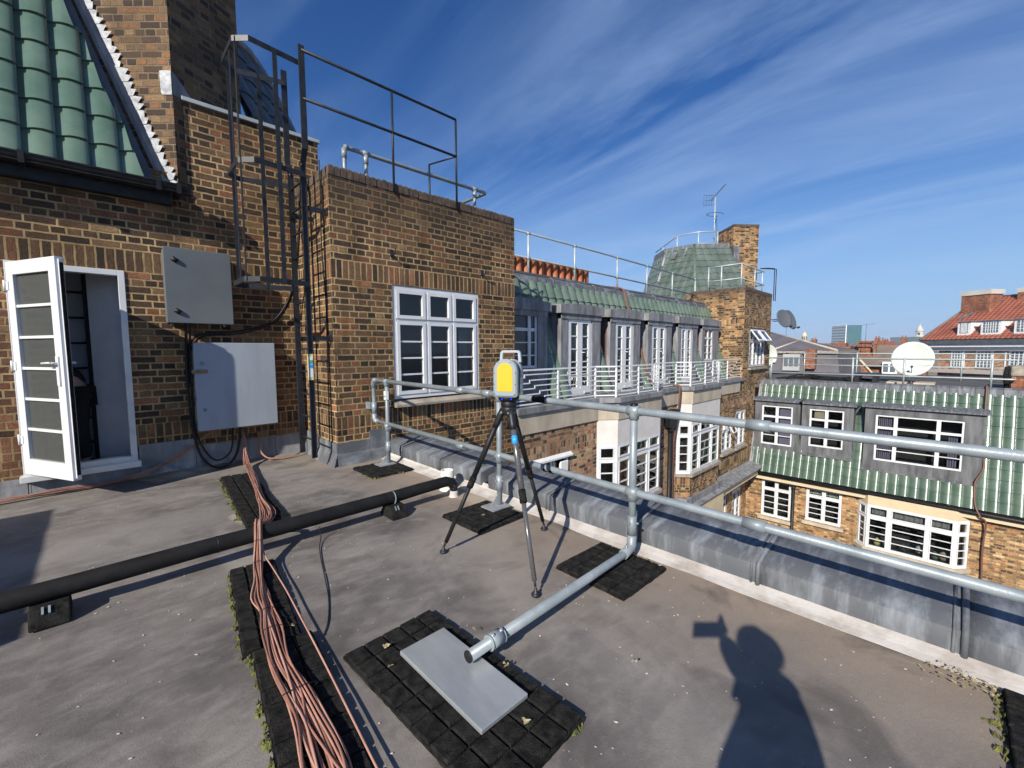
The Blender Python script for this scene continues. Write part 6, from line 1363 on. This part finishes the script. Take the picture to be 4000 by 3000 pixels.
b = MB(); b.mat('slate_dark'); b.poly([(70.05, 3.2, 2.2), (76, 1.6, 7.1), (76, -14, 7.1), (70.05, -14, 2.2)]); b.mat('orange_tile'); b.poly([(70.0, 3.3, 2.25), (82, 3.3, 2.25), (76, 1.7, 7.12)]); b.mat('brown_tile'); b.poly([(76, 1.7, 7.12), (76, -14, 7.12), (82, -14, 2.2), (82, 3.3, 2.2)])
b.build('roof_shell', rd)
b = MB(); b.tube([(76, 1.7, 7.18), (76, -14, 7.18)], .13, 6); b.tube([(70, 3.3, 2.3), (76, 1.7, 7.2)], .11, 6); b.build('ridge_tiles', rd, 'brown_tile')
b = MB(); b.mat('slate_dark'); b.box(69.8, 70.9, -14, 3.2, 1.75, 2.22); b.mat('white_paint'); b.box(70.0, 70.9, -14, 2.6, 1.42, 1.75); b.box(70.4, 70.9, -14, 2.4, 1.0, 1.42); b.mat('concrete_far'); b.box(69.6, 70.9, -14, 2.6, -1.5, -1.15); b.build('cornice', rd)
b = MB(); b.box(73.7, 75.6, -.18, 2.06, 2, 7.40); rc = b.build('chimney', rd, 'brick_orange'); b = MB(); b.box(73.6, 75.7, -.28, 2.16, 7.40, 7.93); b.build('chimney_cap', rc, 'dome_pale')
b = MB(); b.box(75.2, 76.0, -2.0, -1.4, 5.0, 7.35); rc = b.build('chimney', rd, 'brick_orange'); b = MB(); b.box(75.15, 76.05, -2.05, -1.35, 7.35, 7.85); b.build('chimney_cap', rc, 'dome_pale')
b = MB(); pz = [(73.9, -.2, 5.35), (76, -1.6, 7.25), (76, -2.2, 7.3), (72.6, .2, 4.35)]; b.poly([(72.9, 1.9, 4.75), (75.3, -.2, 6.75), (75.3, -.5, 6.75), (72.9, 1.4, 4.75)]); b.build('lead_valley', rd, 'lead')
for (ya, yb) in ((.46, -.55), (-1.3, -2.75), (-3.6, -5.3), (-6.2, -7.9)):
    b = MB(); b.mat('white_paint'); zb_, zt_ = 2.72, 4.2; XD = 70.55
    b.box(XD, XD+.1, yb, ya, zb_, zt_); b.prism([(XD+.1, ya, zb_), (XD+.1, ya, zt_), (XD+1.9, ya, zt_), (XD+.1, ya, zb_)], (0, -.05, 0)); b.prism([(XD+.1, yb+.05, zb_), (XD+1.9, yb+.05, zt_), (XD+.1, yb+.05, zt_)], (0, -.05, 0)); b.mat('lead'); b.box(XD-.15, XD+2.0, yb-.1, ya+.1, zt_, zt_+.08)
    d_ = b.build('dormer', rd); b = MB(); b.box(XD-.03, XD-.01, yb+.2, ya-.2, zb_+.25, zt_-.12); b.build('pane', d_, 'tower_band'); b = MB()
    for k in range(1, 6): y_ = yb+.2+(ya-yb-.4)*k/6; b.box(XD-.06, XD-.03, y_-.025, y_+.025, zb_+.25, zt_-.12)
    for k in range(1, 4): z_ = zb_+.25+(zt_-zb_-.37)*k/4; b.box(XD-.055, XD-.03, yb+.2, ya-.2, z_-.02, z_+.02)
    b.build('glazing_bars', d_, 'white_paint')
for (ya, yb) in ((.84, -.05), (-1.1, -2.15), (-3.45, -4.55), (-5.9, -7.0)):
    b = MB(); b.mat('white_paint'); b.box(70.72, 70.85, yb-.1, ya+.1, -.95, 1.0); d_ = b.build('window', rd); b = MB(); b.box(70.70, 70.715, yb+.06, ya-.06, -.78, .92); b.build('pane', d_, 'tower_band'); b = MB()
    for k in range(1, 4): y_ = yb+(ya-yb)*k/4; b.box(70.67, 70.70, y_-.03, y_+.03, -.78, .92)
    for k in range(1, 6): z_ = -.78+1.7*k/6; b.box(70.675, 70.70, yb, ya, z_-.025, z_+.025)
    b.build('glazing_bars', d_, 'white_paint')
# slate roofed building mid-left
sl = thing('slate_roofed_building', (48, 11, -20), 'low building with dark slate roofs and pale stone ridges behind the roof rails', 'building')
b = MB(); b.mat('slate_roof'); b.poly([(45, 16, 1.15), (45, 7.1, 1.15), (49, 10.6, 2.1), (52, 14, 3.0), (52, 17, 3.0)]); b.poly([(45, 7.1, 1.15), (56, 7.1, 1.15), (52, 10.6, 2.1), (49, 10.6, 2.1)]); b.poly([(49, 10.6, 2.1), (52, 10.6, 2.1), (56, 17, 3), (52, 14, 3)])
b.poly([(45.2, 16, .95), (44.2, 16, -1.6), (44.2, 6.6, -1.6), (45.2, 7.1, .95)]); b.poly([(45.2, 7.1, .95), (44.2, 6.6, -1.6), (56, 6.6, -1.6), (56, 7.1, .95)]); b.build('slate_roof', sl)
b = MB(); b.mat('stone_sill'); b.box(44.9, 45.3, 7.1, 16, .93, 1.12); b.box(44.95, 56, 7.0, 7.2, .93, 1.12); b.build('cornice', sl)
b = MB(); b.tube([(45, 7.1, 1.18), (49, 10.6, 2.14), (52, 14, 3.04)], .10, 6); b.tube([(49, 10.6, 2.14), (45.1, 12.0, 1.2)], .10, 6); b.build('ridge_tiles', sl, 'stone')
b = MB(); b.mat('concrete_far'); b.box(44.5, 56, 6.8, 16, -20, -1.6); b.build('wall', sl)
b = MB(); b.box(44.4, 45.2, 9.6, 10.9, -.6, .85); d_ = b.build('dormer', sl, 'concrete_far'); b = MB()
for k in range(3): b.box(44.36, 44.39, 9.7+k*.4, 10.0+k*.4, -.2, .6)
b.build('pane', d_, 'tower_band')
b = MB(); b.box(44.2, 44.9, 8.45, 9.2, -.4, 1.30); b.build('chimney', sl, 'brick_orange')
# victorian gabled house
vh = thing('gabled_house', (60, 7, -20), 'brown tiled house with a small orange brick gable and round window', 'building')
b = MB(); hip_roof(b, 60, 66, 6.9, 9.6, -.6, 1.72, 7.9, 8.1, 'brown_tile'); b.mat('brown_tile'); b.poly([(60, 7.2, -.6), (60, 4.0, -.6), (63.5, 4.0, 1.65), (63.5, 7.4, 1.65)]); b.poly([(60.2, 7.4, -1.9), (60.2, 4.0, -1.9), (61, 4.0, -.5), (61, 7.4, -.5)]); b.build('roof', vh)
b = MB(); b.box(60.6, 66, 4.0, 9.6, -20, -.6); b.build('wall', vh, 'brick_orange')
b = MB(); b.prism([(59.5, 8.75, -1.6), (59.5, 6.6, -1.6), (59.5, 6.6, -.9), (59.5, 7.75, .55), (59.5, 8.75, -.6)], (1.5, 0, 0)); ga = b.build('gable', vh, 'brick_orange')
b = MB(); b.lathe([(.50, 0), (.50, .06), (.36, .06)], (59.44, 7.75, -.65), (-1, 0, 0), 18); b.box(59.42, 59.5, 7.1, 8.4, -1.35, -1.15); b.build('stone_surround', ga, 'dome_stone')
b = MB(); b.lathe([(.36, 0), (.36, .02), (0, .02)], (59.44, 7.75, -.65), (-1, 0, 0), 18); b.build('round_window', ga, 'tower_band')
b = MB(); b.bar((59.4, 6.5, -.95), (59.4, 7.75, .62), .12, .14, up=(1, 0, 0)); b.bar((59.4, 8.85, -.65), (59.4, 7.75, .62), .12, .14, up=(1, 0, 0)); b.bar((59.4, 5.9, -1.7), (59.4, 7.4, .3), .12, .16, up=(1, 0, 0)); b.build('bargeboard', ga, 'dome_stone')
b = MB(); b.box(61.5, 62.5, 6.75, 7.75, -.6, 2.1); b.box(61.3, 62.7, 6.6, 7.9, 1.5, 1.72); b.box(61.3, 62.7, 6.6, 7.9, 1.95, 2.15); b.box(61.5, 62.2, 6.25, 6.5, -.6, 1.7); b.build('chimney', vh, 'brick_orange')
b = MB(); b.mat('white_paint'); b.box(59.8, 61, 4.3, 5.5, -1.35, -.1); d_ = b.build('white_bay', vh); b = MB()
for k in range(2):
    b.box(59.76, 59.79, 4.45+k*.55, 4.85+k*.55, -1.15, -.3)
b.build('pane', d_, 'tower_band')
rr2 = thing('brick_terrace', (60, 10, -20), 'row of brown-red brick rooftops between the slate roof and the gabled house', 'building')
b = MB(); b.box(62, 70, 8.6, 11.2, -20, 1.5); b.box(62.2, 64, 9.0, 10.6, 1.5, 1.95); b.box(61.8, 70, 8.5, 11.3, 1.35, 1.52); b.box(58, 62, 8.3, 9.6, -20, .2); b.build('wall', rr2, 'brick_orange'); b = MB(); b.prism([(61, 8.9, .2), (64, 8.9, 1.3), (64, 8.9, .2)], (0, 2.2, 0)); b.build('roof', rr2, 'brown_tile')
# a dark shopfront-like attic and mid-distance roofs, each its own building
rb_ = random.Random(5); k = 0
for (X_, Y_, wY, zt, mt_, roof, lab) in ((95, 24.5, 6, 1.6, 'brick_orange', 'brown_tile', 'distant brick block with a brown roof left of the glass office block'), (110, 21, 5, 1.9, 'concrete_far', 'brown_tile', 'distant pale block with brown roof just left of the glass office block'), (120, 17.5, 8, 1.2, 'brick_orange', 'slate_roof', 'distant brick block with slate roof below the glass office block'),
        (100, 11.5, 6, 1.5, 'brick_orange', 'brown_tile', 'distant red-brown block just right of the glass office block'), (130, 12, 5, 2.4, 'brick_orange', 'orange_tile', 'distant brick block with orange roof between the glass block and the white dish'), (115, 6.5, 5, 2.1, 'brick_orange', 'brown_tile', 'distant brown block above the left side of the white dish'),
        (150, 33, 10, 1.6, 'white_paint', 'concrete_far', 'long distant white-roofed block near the stone cupola'), (160, 47, 9, 2.0, 'brick_orange', 'slate_roof', 'distant block with slate roof left of the stone cupola'), (140, 24, 8, 1.7, 'brick_orange', 'orange_tile', 'distant brick block with orange tiles behind the brown-red rooftops'), (180, 18, 14, 2.6, 'brick_orange', 'brown_tile', 'distant brown block on the skyline behind the thin aerial mast')):
    t_ = thing('distant_building', (X_, Y_, -20), lab, 'building', 'distant buildings on the skyline')
    b = MB(); b.box(X_, X_+8, Y_-wY/2, Y_+wY/2, -20, zt-.6); b.build('wall', t_, mt_)
    b = MB(); hip_roof(b, X_-.3, X_+8.3, Y_-wY/2-.3, Y_+wY/2+.3, zt-.6, zt+.5, Y_-wY/2+1.2, Y_+wY/2-1.2, roof); b.build('roof', t_)
    b = MB(); yy = Y_+rb_.uniform(-.3, .3)*wY; b.box(X_+2, X_+3.2, yy-.5, yy+.5, zt-.6, zt+1.0+rb_.random()*.4); 
    for q in (-.25, .25): b.lathe([(.12, zt+1.0), (.12, zt+1.7), (0, zt+1.7)], (X_+2.6, yy+q, 0), seg=6)
    b.build('chimney', t_, 'brick_orange')
b = MB(); b.box(150, 160, 6.8, 12.5, -20, 4.1); dk_ = tag(b.build('dark_office_block', mat='tower_band', origin=(150, 9, -20)), 'long low dark office block on the skyline left of the red roof', 'building')
# glass office block
gx = 400; sc_ = gx/300
def bgp(Y, Z): return Y*sc_, CAM_H+(Z-CAM_H)*sc_
yl, zt1 = bgp(50.1, 13.9); yc, zt2 = bgp(43.8, 13.9); yr, _ = bgp(37.9, 13.9)
go = thing('glass_office_block', (gx, yc, -20), 'tall blue-green glass office block on the skyline', 'building')
Pc = Vector((gx, yc, 0)); Pl = Vector((gx+8.5, yl+1.4, 0)); Pr = Vector((gx+8, yr-.3, 0)); Pb = Pl+(Pr-Pc)
b = MB(); b.mat('tower_cladding'); b.poly([Pl+Vector((0, 0, -20)), Pc+Vector((0, 0, -20)), Pc+Vector((0, 0, zt1)), Pl+Vector((0, 0, zt1))]); b.mat('tower_glass'); b.poly([Pc+Vector((0, 0, -20)), Pr+Vector((0, 0, -20)), Pr+Vector((0, 0, zt1)), Pc+Vector((0, 0, zt1))])
b.mat('concrete_far'); b.poly([Pl+Vector((0, 0, zt1)), Pc+Vector((0, 0, zt1)), Pr+Vector((0, 0, zt1)), Pb+Vector((0, 0, zt1))]); b.poly([Pr+Vector((0, 0, -20)), Pb+Vector((0, 0, -20)), Pb+Vector((0, 0, zt1)), Pr+Vector((0, 0, zt1))]); b.build('facade', go)
dl = (Pl-Pc).normalized(); nlv = Vector((-dl.y, dl.x, 0)); nlv = nlv if nlv.x < 0 else -nlv
for k in range(8):
    z_ = zt1-1.2-k*2.05; b = MB(); b.prism([Pl+nlv*.1+Vector((0, 0, z_)), Pc+dl*.4+nlv*.1+Vector((0, 0, z_)), Pc+dl*.4+nlv*.1+Vector((0, 0, z_-.75)), Pl+nlv*.1+Vector((0, 0, z_-.75))], -nlv*.08); b.build('window_band', go, 'tower_band')
dr_ = (Pr-Pc); drn = dr_.normalized(); nrv = Vector((drn.y, -drn.x, 0)); nrv = nrv if nrv.x < 0 else -nrv
b = MB()
for k in range(1, 12): p = Pc+dr_*k/12+nrv*.1; b.box(p.x-.06, p.x+.06, p.y-.08, p.y+.08, -20, zt1)
for k in range(10): z_ = zt1-.3-k*1.7; b.bar(Pc+nrv*.12+Vector((0, 0, z_)), Pr+nrv*.12+Vector((0, 0, z_)), .12, .14)
b.build('mullions', go, 'slate_dark')
b = MB(); b.rod(Pc+nrv*.2+Vector((0, 0, -20)), Pc+nrv*.2+Vector((0, 0, zt1+.2)), .35, 6); b.bar(Pc+Vector((0, 0, zt1+.1)), Pl+Vector((0, 0, zt1+.1)), .5, .4); b.build('corner_trim', go, 'white_paint')
# cupolas
def bg2(X, Y45, Z45, ref): s_ = X/ref; return Y45*s_, CAM_H+(Z45-CAM_H)*s_
cy_, cz_ = bg2(250, 42.05, 4.2, 200)
cu = thing('stone_cupola', (250, cy_, cz_-20), 'small domed stone cupola on the skyline near the corner tower', 'tower')
b = MB(); b.lathe([(1.25, -22), (1.25, 0), (1.35, .1), (1.05, .2), (1.05, 2.1), (1.25, 2.15), (1.25, 2.4)], (250, cy_, cz_), seg=10, smooth=False); b.build('drum', cu, 'dome_stone')
b = MB(); b.lathe([(1.15, 2.4), (1.05, 3.1), (.75, 3.7), (.3, 4.1), (.12, 4.5), (0, 4.6)], (250, cy_, cz_), seg=12); b.build('dome', cu, 'dome_stone')
for k in range(10):
    a = math.pi*2*(k+.5)/10; b = MB(); b.M = Matrix.Translation((250+1.03*math.cos(a), cy_+1.03*math.sin(a), cz_)) @ Matrix.Rotation(a, 4, 'Z'); b.box(-.03, .04, -.17, .17, .4, 1.9); b.build('opening', cu, 'interior_dark')
cy_, cz_ = bg2(260, 9.3, 5.2, 200)
cu = thing('pale_dome_tower', (260, cy_, cz_-20), 'pale domed tower with a spike on the skyline beside the red roof', 'tower')
b = MB(); b.lathe([(1.9, -22), (1.9, 0), (1.5, .2), (1.35, .4), (1.25, 2.0), (1.45, 2.1), (1.45, 2.3)], (260, cy_, cz_), seg=10, smooth=False); b.build('drum', cu, 'dome_pale')
b = MB(); b.lathe([(1.35, 2.3), (1.2, 2.9), (.8, 3.8), (.35, 4.5), (.25, 4.8), (.08, 5.0), (.05, 6.2), (0, 6.2)], (260, cy_, cz_), seg=12); b.build('dome', cu, 'dome_pale')
b = MB(); b.box(258.6, 258.75, cy_-.15, cy_+.45, cz_+.6, cz_+1.5); b.build('opening', cu, 'interior_dark')
# far aerials
for (X_, Y_, zb_, zt_, lab) in ((60, 14.5, 1.5, 4.1, 'thin distant aerial mast against the sky near the corner tower'), (60, 7.02, 1.2, 3.95, 'thin distant aerial mast against the sky right of the glass office block')):
    t_ = thing('aerial_mast', (X_, Y_, zb_), lab, 'aerial'); b = MB(); b.rod((X_, Y_, zb_), (X_, Y_, zt_), .022, 5); b.build('mast', t_, 'slate_dark')
    b = MB(); b.bar((X_, Y_+.35, zt_-.12), (X_, Y_-.75, zt_), .03, .03); b.bar((X_, Y_+.3, zb_+.7), (X_, Y_-.4, zb_+.7), .025, .025); b.build('arms', t_, 'slate_dark')
# far roofscape mass (could not be counted)
b = MB(); rq = random.Random(9)
for k in range(420):
    a = R(rq.uniform(-18, 42)); d = rq.uniform(260, 1500); x_, y_ = d*math.cos(a), d*math.sin(a); w_ = rq.uniform(5, 16); h_ = CAM_H+rq.uniform(-7, .5)+d*.0028*rq.random()
    b.mat(rq.choice(('distant_roofs', 'distant_roofs', 'brick_orange', 'concrete_far', 'brown_tile'))); b.box(x_, x_+12, y_-w_, y_+w_, -20, h_); b.prism([(x_, y_-w_, h_), (x_+12, y_-w_, h_), (x_+6, y_-w_, h_+rq.uniform(1, 3))], (0, 2*w_, 0))
tag(b.build('far_rooftops', origin=(600, 100, -20)), 'hazy mass of far city rooftops along the horizon', 'rooftops', kind='stuff')

# ================================================================== PEOPLE
def skin(name, parent, chains, mat, sub=2, root=0):
    """chains: list of lists of (point, radius) joined when points coincide -> one continuous surface"""
    vs, rs, es, idx = [], [], [], {}
    for chn in chains:
        pv = None
        for p, r_ in chn:
            key = tuple(round(c, 4) for c in p)
            if key not in idx: idx[key] = len(vs); vs.append(Vector(p)); rs.append(r_)
            i = idx[key]
            if pv is not None and pv != i: es.append((pv, i))
            pv = i
    me = bpy.data.meshes.new(name); off = ROOTLOC[parent] if parent in ROOTLOC else Vector()
    me.from_pydata([v-off for v in vs], es, []); o = bpy.data.objects.new(name, me); COL.objects.link(o)
    md = o.modifiers.new('s', 'SKIN'); md.use_smooth_shade = True
    if not me.skin_vertices:
        bm = bmesh.new(); bm.from_mesh(me); bm.verts.layers.skin.verify(); bm.to_mesh(me); bm.free()
    sk = me.skin_vertices[0].data
    for i, r_ in enumerate(rs): sk[i].radius = (r_, r_) if not isinstance(r_, tuple) else r_; sk[i].use_root = (i == root)
    sb = o.modifiers.new('u', 'SUBSURF'); sb.levels = sub; sb.render_levels = sub
    dg = bpy.context.evaluated_depsgraph_get(); dg.update(); me2 = bpy.data.meshes.new_from_object(o.evaluated_get(dg)); bpy.data.objects.remove(o)
    o = bpy.data.objects.new(name, me2); COL.objects.link(o); o.parent = parent; me2.materials.clear(); me2.materials.append(MATS[mat]); ROOTLOC[o] = Vector()
    for p in me2.polygons: p.use_smooth = True
    return o
def make_person(loc, head, lab, Hh, bend, hands, shirt, trouser, drop=0.0, yaw_=0.0, world=False):
    """standing figure facing local +Y; hands = [(elbow, wrist, finger dir)] in local metres for left/right"""
    th = thing('person', loc, lab, 'person'); RM_ = Matrix.Translation(loc) @ Matrix.Rotation(yaw_, 4, 'Z'); s_ = Hh/1.75
    T = lambda p: tuple(RM_ @ (Vector(p)*s_))
    hp = Vector((0, 0, .93)); ch_ = Vector((0, bend*.75, 1.36-drop*.45)); nk = Vector((0, bend, 1.47-drop*.85)); hd = Vector((0, bend+.03+drop*.25, 1.60-drop))
    if world: hands = [tuple(Vector(q) if i == 2 else (RM_.inverted() @ Vector(q))/s_ for i, q in enumerate((h_[0], h_[1], tuple(RM_.to_3x3().inverted() @ Vector(h_[2]))))) for h_ in hands]
    sh = [Vector((sx*.150, bend*.9, 1.385-drop*.7)) for sx in (-1, 1)]
    legs = []
    for sx in (-1, 1): legs += [[(T(hp), .14*s_), (T((sx*.10, .0, .86)), .095*s_), (T((sx*.115, .02, .48)), .062*s_), (T((sx*.12, -.02, .10)), .044*s_), (T((sx*.13, .02, .045)), .042*s_), (T((sx*.15, .16, .035)), .035*s_)]]
    spine = [(T(hp), .14*s_), (T((0, bend*.35, 1.12)), .125*s_), (T(ch_), .125*s_), (T(nk), .066*s_), (T(hd-Vector((0, .01, .05))), .060*s_), (T(hd+Vector((0, .0, .03))), .088*s_), (T(hd+Vector((0, -.01, .10))), .070*s_)]
    arms = []
    for k, (el, wr, fd) in enumerate(hands): arms.append([(T(ch_), .125*s_), (T(sh[k]), .062*s_), (T(el), .043*s_), (T(wr), .030*s_)])
    body = skin('body', th, [spine]+legs+arms, 'skin', 2)
    # clothing: slightly larger continuous shells
    skin('jacket', th, [[(T(hp+Vector((0, 0, -.06))), .150*s_), (T((0, bend*.35, 1.12)), .155*s_), (T(ch_), .150*s_), (T(nk-Vector((0, 0, .02))), .105*s_), (T(nk+Vector((0, -.005, .075))), .092*s_)]]+[[(T(ch_), .150*s_), (T(sh[k]), .085*s_), (T(hands[k][0]), .058*s_), (T(Vector(hands[k][0]).lerp(Vector(hands[k][1]), .92)), .042*s_)] for k in (0, 1)], shirt, 2)
    skin('trousers', th, [[(T(hp), .15*s_), (T((sx*.10, 0, .86)), .106*s_), (T((sx*.115, .02, .48)), .076*s_), (T((sx*.12, -.015, .09)), .060*s_)] for sx in (-1, 1)], trouser, 2)
    for sx in (-1, 1): skin('shoe', th, [[(T((sx*.12, -.05, .05)), .048*s_), (T((sx*.13, .04, .045)), .050*s_), (T((sx*.15, .17, .035)), .038*s_)]], 'black_rubber', 2)
    b = MB(); c = Vector(T(hd+Vector((0, -.015, .055)))); b.s = True
    fw_ = (RM_.to_3x3() @ Vector((0, 1, 0))); rt_ = (RM_.to_3x3() @ Vector((1, 0, 0)))
    rings = []
    for j in range(9):
        ph_ = math.pi*j/8*.62; rings.append([b.V(c+rt_*(.092*s_*math.sin(ph_)*math.cos(t_))+fw_*(.108*s_*math.sin(ph_)*math.sin(t_)-.012)+Vector((0, 0, .095*s_*math.cos(ph_)+(.0 if math.sin(t_) < .35 else .022*math.sin(ph_))))) for t_ in [2*math.pi*q/16 for q in range(16)]])
    for r1, r2 in zip(rings, rings[1:]):
        for q in range(16): b.F((r1[q], r2[q], r2[(q+1) % 16], r1[(q+1) % 16]))
    b.s = False; b.build('hair', th, 'hair')
    f0 = Vector(T(hd+Vector((0, .085, .0)))); b = MB(); b.tube([f0+Vector((0, 0, .03))+fw_*.0, f0+fw_*.022+Vector((0, 0, -.012)), f0+fw_*.004+Vector((0, 0, -.02))], [.006, .011, .007], 6); b.build('nose', th, 'skin')
    for sx in (-1, 1):
        b = MB(); b.lathe([(0, 0), (.010, .002), (.007, .007), (0, .008)], f0+rt_*sx*.031+Vector((0, 0, .028))-fw_*.006, fw_, 8); b.build('eye', th, 'hair')
        b = MB(); e = Vector(T(hd+Vector((sx*.086, -.005, .012)))); b.tube([e+Vector((0, 0, -.03)), e+rt_*sx*.012, e+Vector((0, 0, .03))], [.006, .010, .007], 6); b.build('ear', th, 'skin')
    b = MB(); b.bar(f0-rt_*.022+Vector((0, 0, -.048))-fw_*.002, f0+rt_*.022+Vector((0, 0, -.048))-fw_*.002, .008, .006); b.build('mouth', th, 'terracotta')
    for k, (el, wr, fd) in enumerate(hands):
        wr = Vector(wr); fd = Vector(fd).normalized(); sx = -1 if k == 0 else 1; sd2 = fd.cross(Vector((0, 0, 1))).normalized()*(1 if k else -1); curl = Vector((0, 0, -1))
        pc = wr+fd*.055; chs = [[(T(wr), .028*s_), (T(pc), .030*s_)]]
        for q, ln in enumerate((.062, .072, .068, .052)):
            kb = pc+fd*.035+sd2*(.027-.018*q); chs.append([(T(pc), .030*s_), (T(kb), .012*s_), (T(kb+fd*ln*.5+curl*.012), .0088*s_), (T(kb+fd*ln*.8+curl*.034), .0075*s_)])
        tb = wr+fd*.025+sd2*.030; chs.append([(T(wr), .028*s_), (T(tb), .014*s_), (T(tb+fd*.03+sd2*.018), .010*s_), (T(tb+fd*.055+sd2*.016), .0085*s_)])
        skin('hand', th, chs, 'skin', 1)
    return th
# photographer, standing right behind the phone that takes the picture
ph = make_person((-.25, -.33, 0), 0, 'photographer holding a phone, whose long shadow falls across the roof', 1.60, .03, [((-.27, -.17, 1.06), (-.24, -.20, .86), (.3, .2, -.9)), ((-.10, -.15, 1.30), (.006, -.046, 1.335), (-.03, .10, 1))], 'cloth_navy', 'cloth_navy', yaw_=R(85-90), world=True)
b = MB(); b.M = cam.matrix_world.copy(); b.box(-.105, .046, -.058, .018, .012, .021)
tag(b.build('phone', mat='black_plastic', bev=.003, origin=(0, 0, CAM_H)), 'dark phone held up landscape by the photographer', 'phone')
# person inside the doorway
make_person((-.13, 6.66, .12), 0, 'person dressed in black bending inside the dark doorway, half hidden by the door', 1.62, .34, [((-.25, .42, 1.02), (-.12, .60, .86), (0, 1, -.6)), ((.22, .12, 1.02), (.16, .36, .88), (-.2, 1, -.5))], 'cloth_black', 'cloth_black', drop=.24, yaw_=R(88))
# unseen box added to throw the roof shadow; the real caster is unknown
be = thing('shadow_caster', (-3, 3.7, 0), 'unseen brick box added left of the view to shade the roof beside the door', 'wall')
b = MB(); wall(b, 'x', -2.66, 2.3, 4.60, -.1, 1.40, mat='brick_dark', sign=-1); wall(b, 'y', 2.3, -3.6, -2.66, -.1, 1.4, mat='brick_dark'); wall(b, 'y', 4.6, -3.6, -2.66, -.1, 1.4, mat='brick_dark', sign=-1); b.poly([(-3.6, 2.3, -.1), (-3.6, 4.6, -.1), (-3.6, 4.6, 1.4), (-3.6, 2.3, 1.4)]); b.build('brickwork', be)
b = MB(); b.box(-3.65, -2.62, 2.26, 4.64, 1.4, 1.46); b.build('stone_cap', be, 'stone_sill')

hz_ = MB(); hz_.box(-420, 3600, -2520, 3520, -22, 60)
hm = bpy.data.materials.new('haze'); hm.use_nodes = True; hn = hm.node_tree; hn.nodes.clear()
hv = hn.nodes.new('ShaderNodeVolumePrincipled'); hv.inputs['Color'].default_value = (.72, .84, 1, 1); hv.inputs['Density'].default_value = .00035
ho = hn.nodes.new('ShaderNodeOutputMaterial'); hn.links.new(hv.outputs[0], ho.inputs['Volume']); MATS['haze'] = hm
tag(hz_.build('haze', mat='haze'), 'thin blue haze over the distant city', 'haze', kind='stuff')
